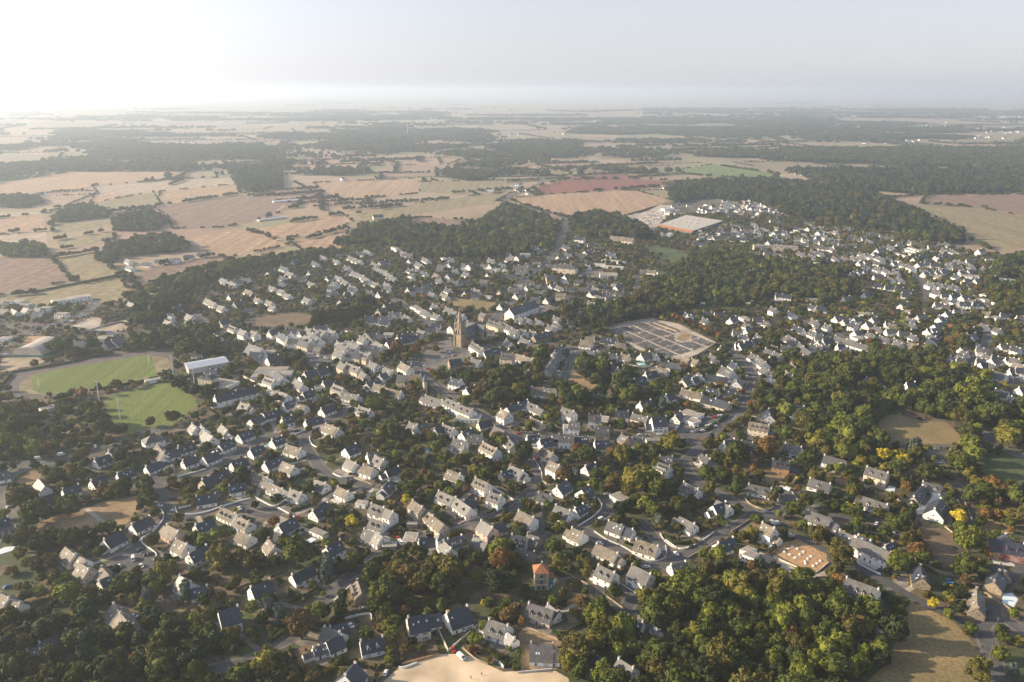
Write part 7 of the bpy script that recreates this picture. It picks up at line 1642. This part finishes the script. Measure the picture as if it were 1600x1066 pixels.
for _ in range(160):
    py = 150 + 150 * fr.random() ** 1.5; px = fr.uniform(-150, 1750); X, Y = gp(px, py)
    if Y < 2300: continue
    sx = fr.uniform(100, 420) * (Y / 4000) ** .6; sy = fr.uniform(50, 160) * (Y / 4000) ** .8; r0 = 9 if Y < 3500 else (14 if Y < 7000 else 30)
    n = int(sx * sy * 3 / (r0 * r0 * 2.2)); n = min(n, 110)
    for i in range(n):
        x_, y_ = X + fr.gauss(0, sx * .6), Y + fr.gauss(0, sy * .6)
        if y_ < 0 or zone_at(x_, y_) == 2 or woody(x_, y_, .6 if Y > 6000 else 1) < .06: continue
        addp(x_, y_, r0 * fr.uniform(.7, 1.3), 'gddgo', 8.5 / r0 if r0 > 9 else 1)

protos = [(k, j) for k in TK for j in range(len(TK[k])) if TK[k][j][1] is not None]
pid = {p: i for i, p in enumerate(protos)}
me = bpy.data.meshes.new('woods_and_shrubs'); n = len(pts_)
me.vertices.add(n)
co = np.array([(p[0], p[1], 0) for p in pts_], np.float32); me.vertices.foreach_set("co", co.ravel())
sc_ = np.array([(p[2], p[2], p[2] * p[3]) for p in pts_], np.float32); sc_[:, 0] *= RNG.uniform(.78, 1.22, n); sc_[:, 1] *= RNG.uniform(.78, 1.22, n)
at = me.attributes.new("sizes", 'FLOAT_VECTOR', 'POINT'); at.data.foreach_set("vector", sc_.ravel())
at = me.attributes.new("turn", 'FLOAT_VECTOR', 'POINT'); rot = np.zeros((n, 3), np.float32); rot[:, 2] = RNG.uniform(0, 6.28, n); rot[:, 0] = RNG.normal(0, .06, n); at.data.foreach_set("vector", rot.ravel())
at = me.attributes.new("proto", 'INT', 'POINT'); at.data.foreach_set("value", np.array([pid[(p[4], p[5])] for p in pts_], np.int32))
wo = link('woods_and_shrubs', me)
tag(wo, "Uncounted mass of further trees, garden shrubs, hedgerows and far woods over the land", "vegetation", kind='stuff')
ng = bpy.data.node_groups.new('scatter', 'GeometryNodeTree')
ng.interface.new_socket("Geometry", in_out='INPUT', socket_type='NodeSocketGeometry'); ng.interface.new_socket("Geometry", in_out='OUTPUT', socket_type='NodeSocketGeometry')
gi = ng.nodes.new('NodeGroupInput'); go = ng.nodes.new('NodeGroupOutput'); jn = ng.nodes.new('GeometryNodeJoinGeometry')
def named(nm, ty):
    a = ng.nodes.new('GeometryNodeInputNamedAttribute'); a.data_type = ty; a.inputs[0].default_value = nm; return a.outputs[0]
s_o, t_o, p_o = named("sizes", 'FLOAT_VECTOR'), named("turn", 'FLOAT_VECTOR'), named("proto", 'INT')
for i, (k, j) in enumerate(protos):
    oi = ng.nodes.new('GeometryNodeObjectInfo'); oi.transform_space = 'ORIGINAL'; oi.inputs[0].default_value = TK[k][j][1]; oi.inputs[1].default_value = True
    cm = ng.nodes.new('FunctionNodeCompare'); cm.data_type = 'INT'; cm.operation = 'EQUAL'; ng.links.new(p_o, cm.inputs[2]); cm.inputs[3].default_value = i
    ip = ng.nodes.new('GeometryNodeInstanceOnPoints')
    ng.links.new(gi.outputs[0], ip.inputs['Points']); ng.links.new(cm.outputs[0], ip.inputs['Selection']); ng.links.new(oi.outputs['Geometry'], ip.inputs['Instance'])
    ng.links.new(t_o, ip.inputs['Rotation']); ng.links.new(s_o, ip.inputs['Scale']); ng.links.new(ip.outputs[0], jn.inputs[0])
ng.links.new(jn.outputs[0], go.inputs[0])
md = wo.modifiers.new('scatter', 'NODES'); md.node_group = ng
print("points", n, "houses", len(specs), "trees", len(tree_list), "objects", len(bpy.data.objects))

# ------------------------------------------------------------------ haze
hb = MB(); hm = bpy.data.materials.new("haze"); hm.use_nodes = True; nt = hm.node_tree; nt.nodes.clear()
ou = nt.nodes.new("ShaderNodeOutputMaterial"); pv = nt.nodes.new("ShaderNodeVolumePrincipled")
pv.inputs["Color"].default_value = (.75, .87, 1.0, 1); pv.inputs["Density"].default_value = HAZE_DENSITY; pv.inputs["Anisotropy"].default_value = HAZE_G
nt.links.new(pv.outputs[0], ou.inputs["Volume"])
hb.box(-EXT - 500, -3500, -1, EXT + 500, EXT + 500, 325, hm)
ho = hb.obj('haze'); ho['kind'] = 'stuff'
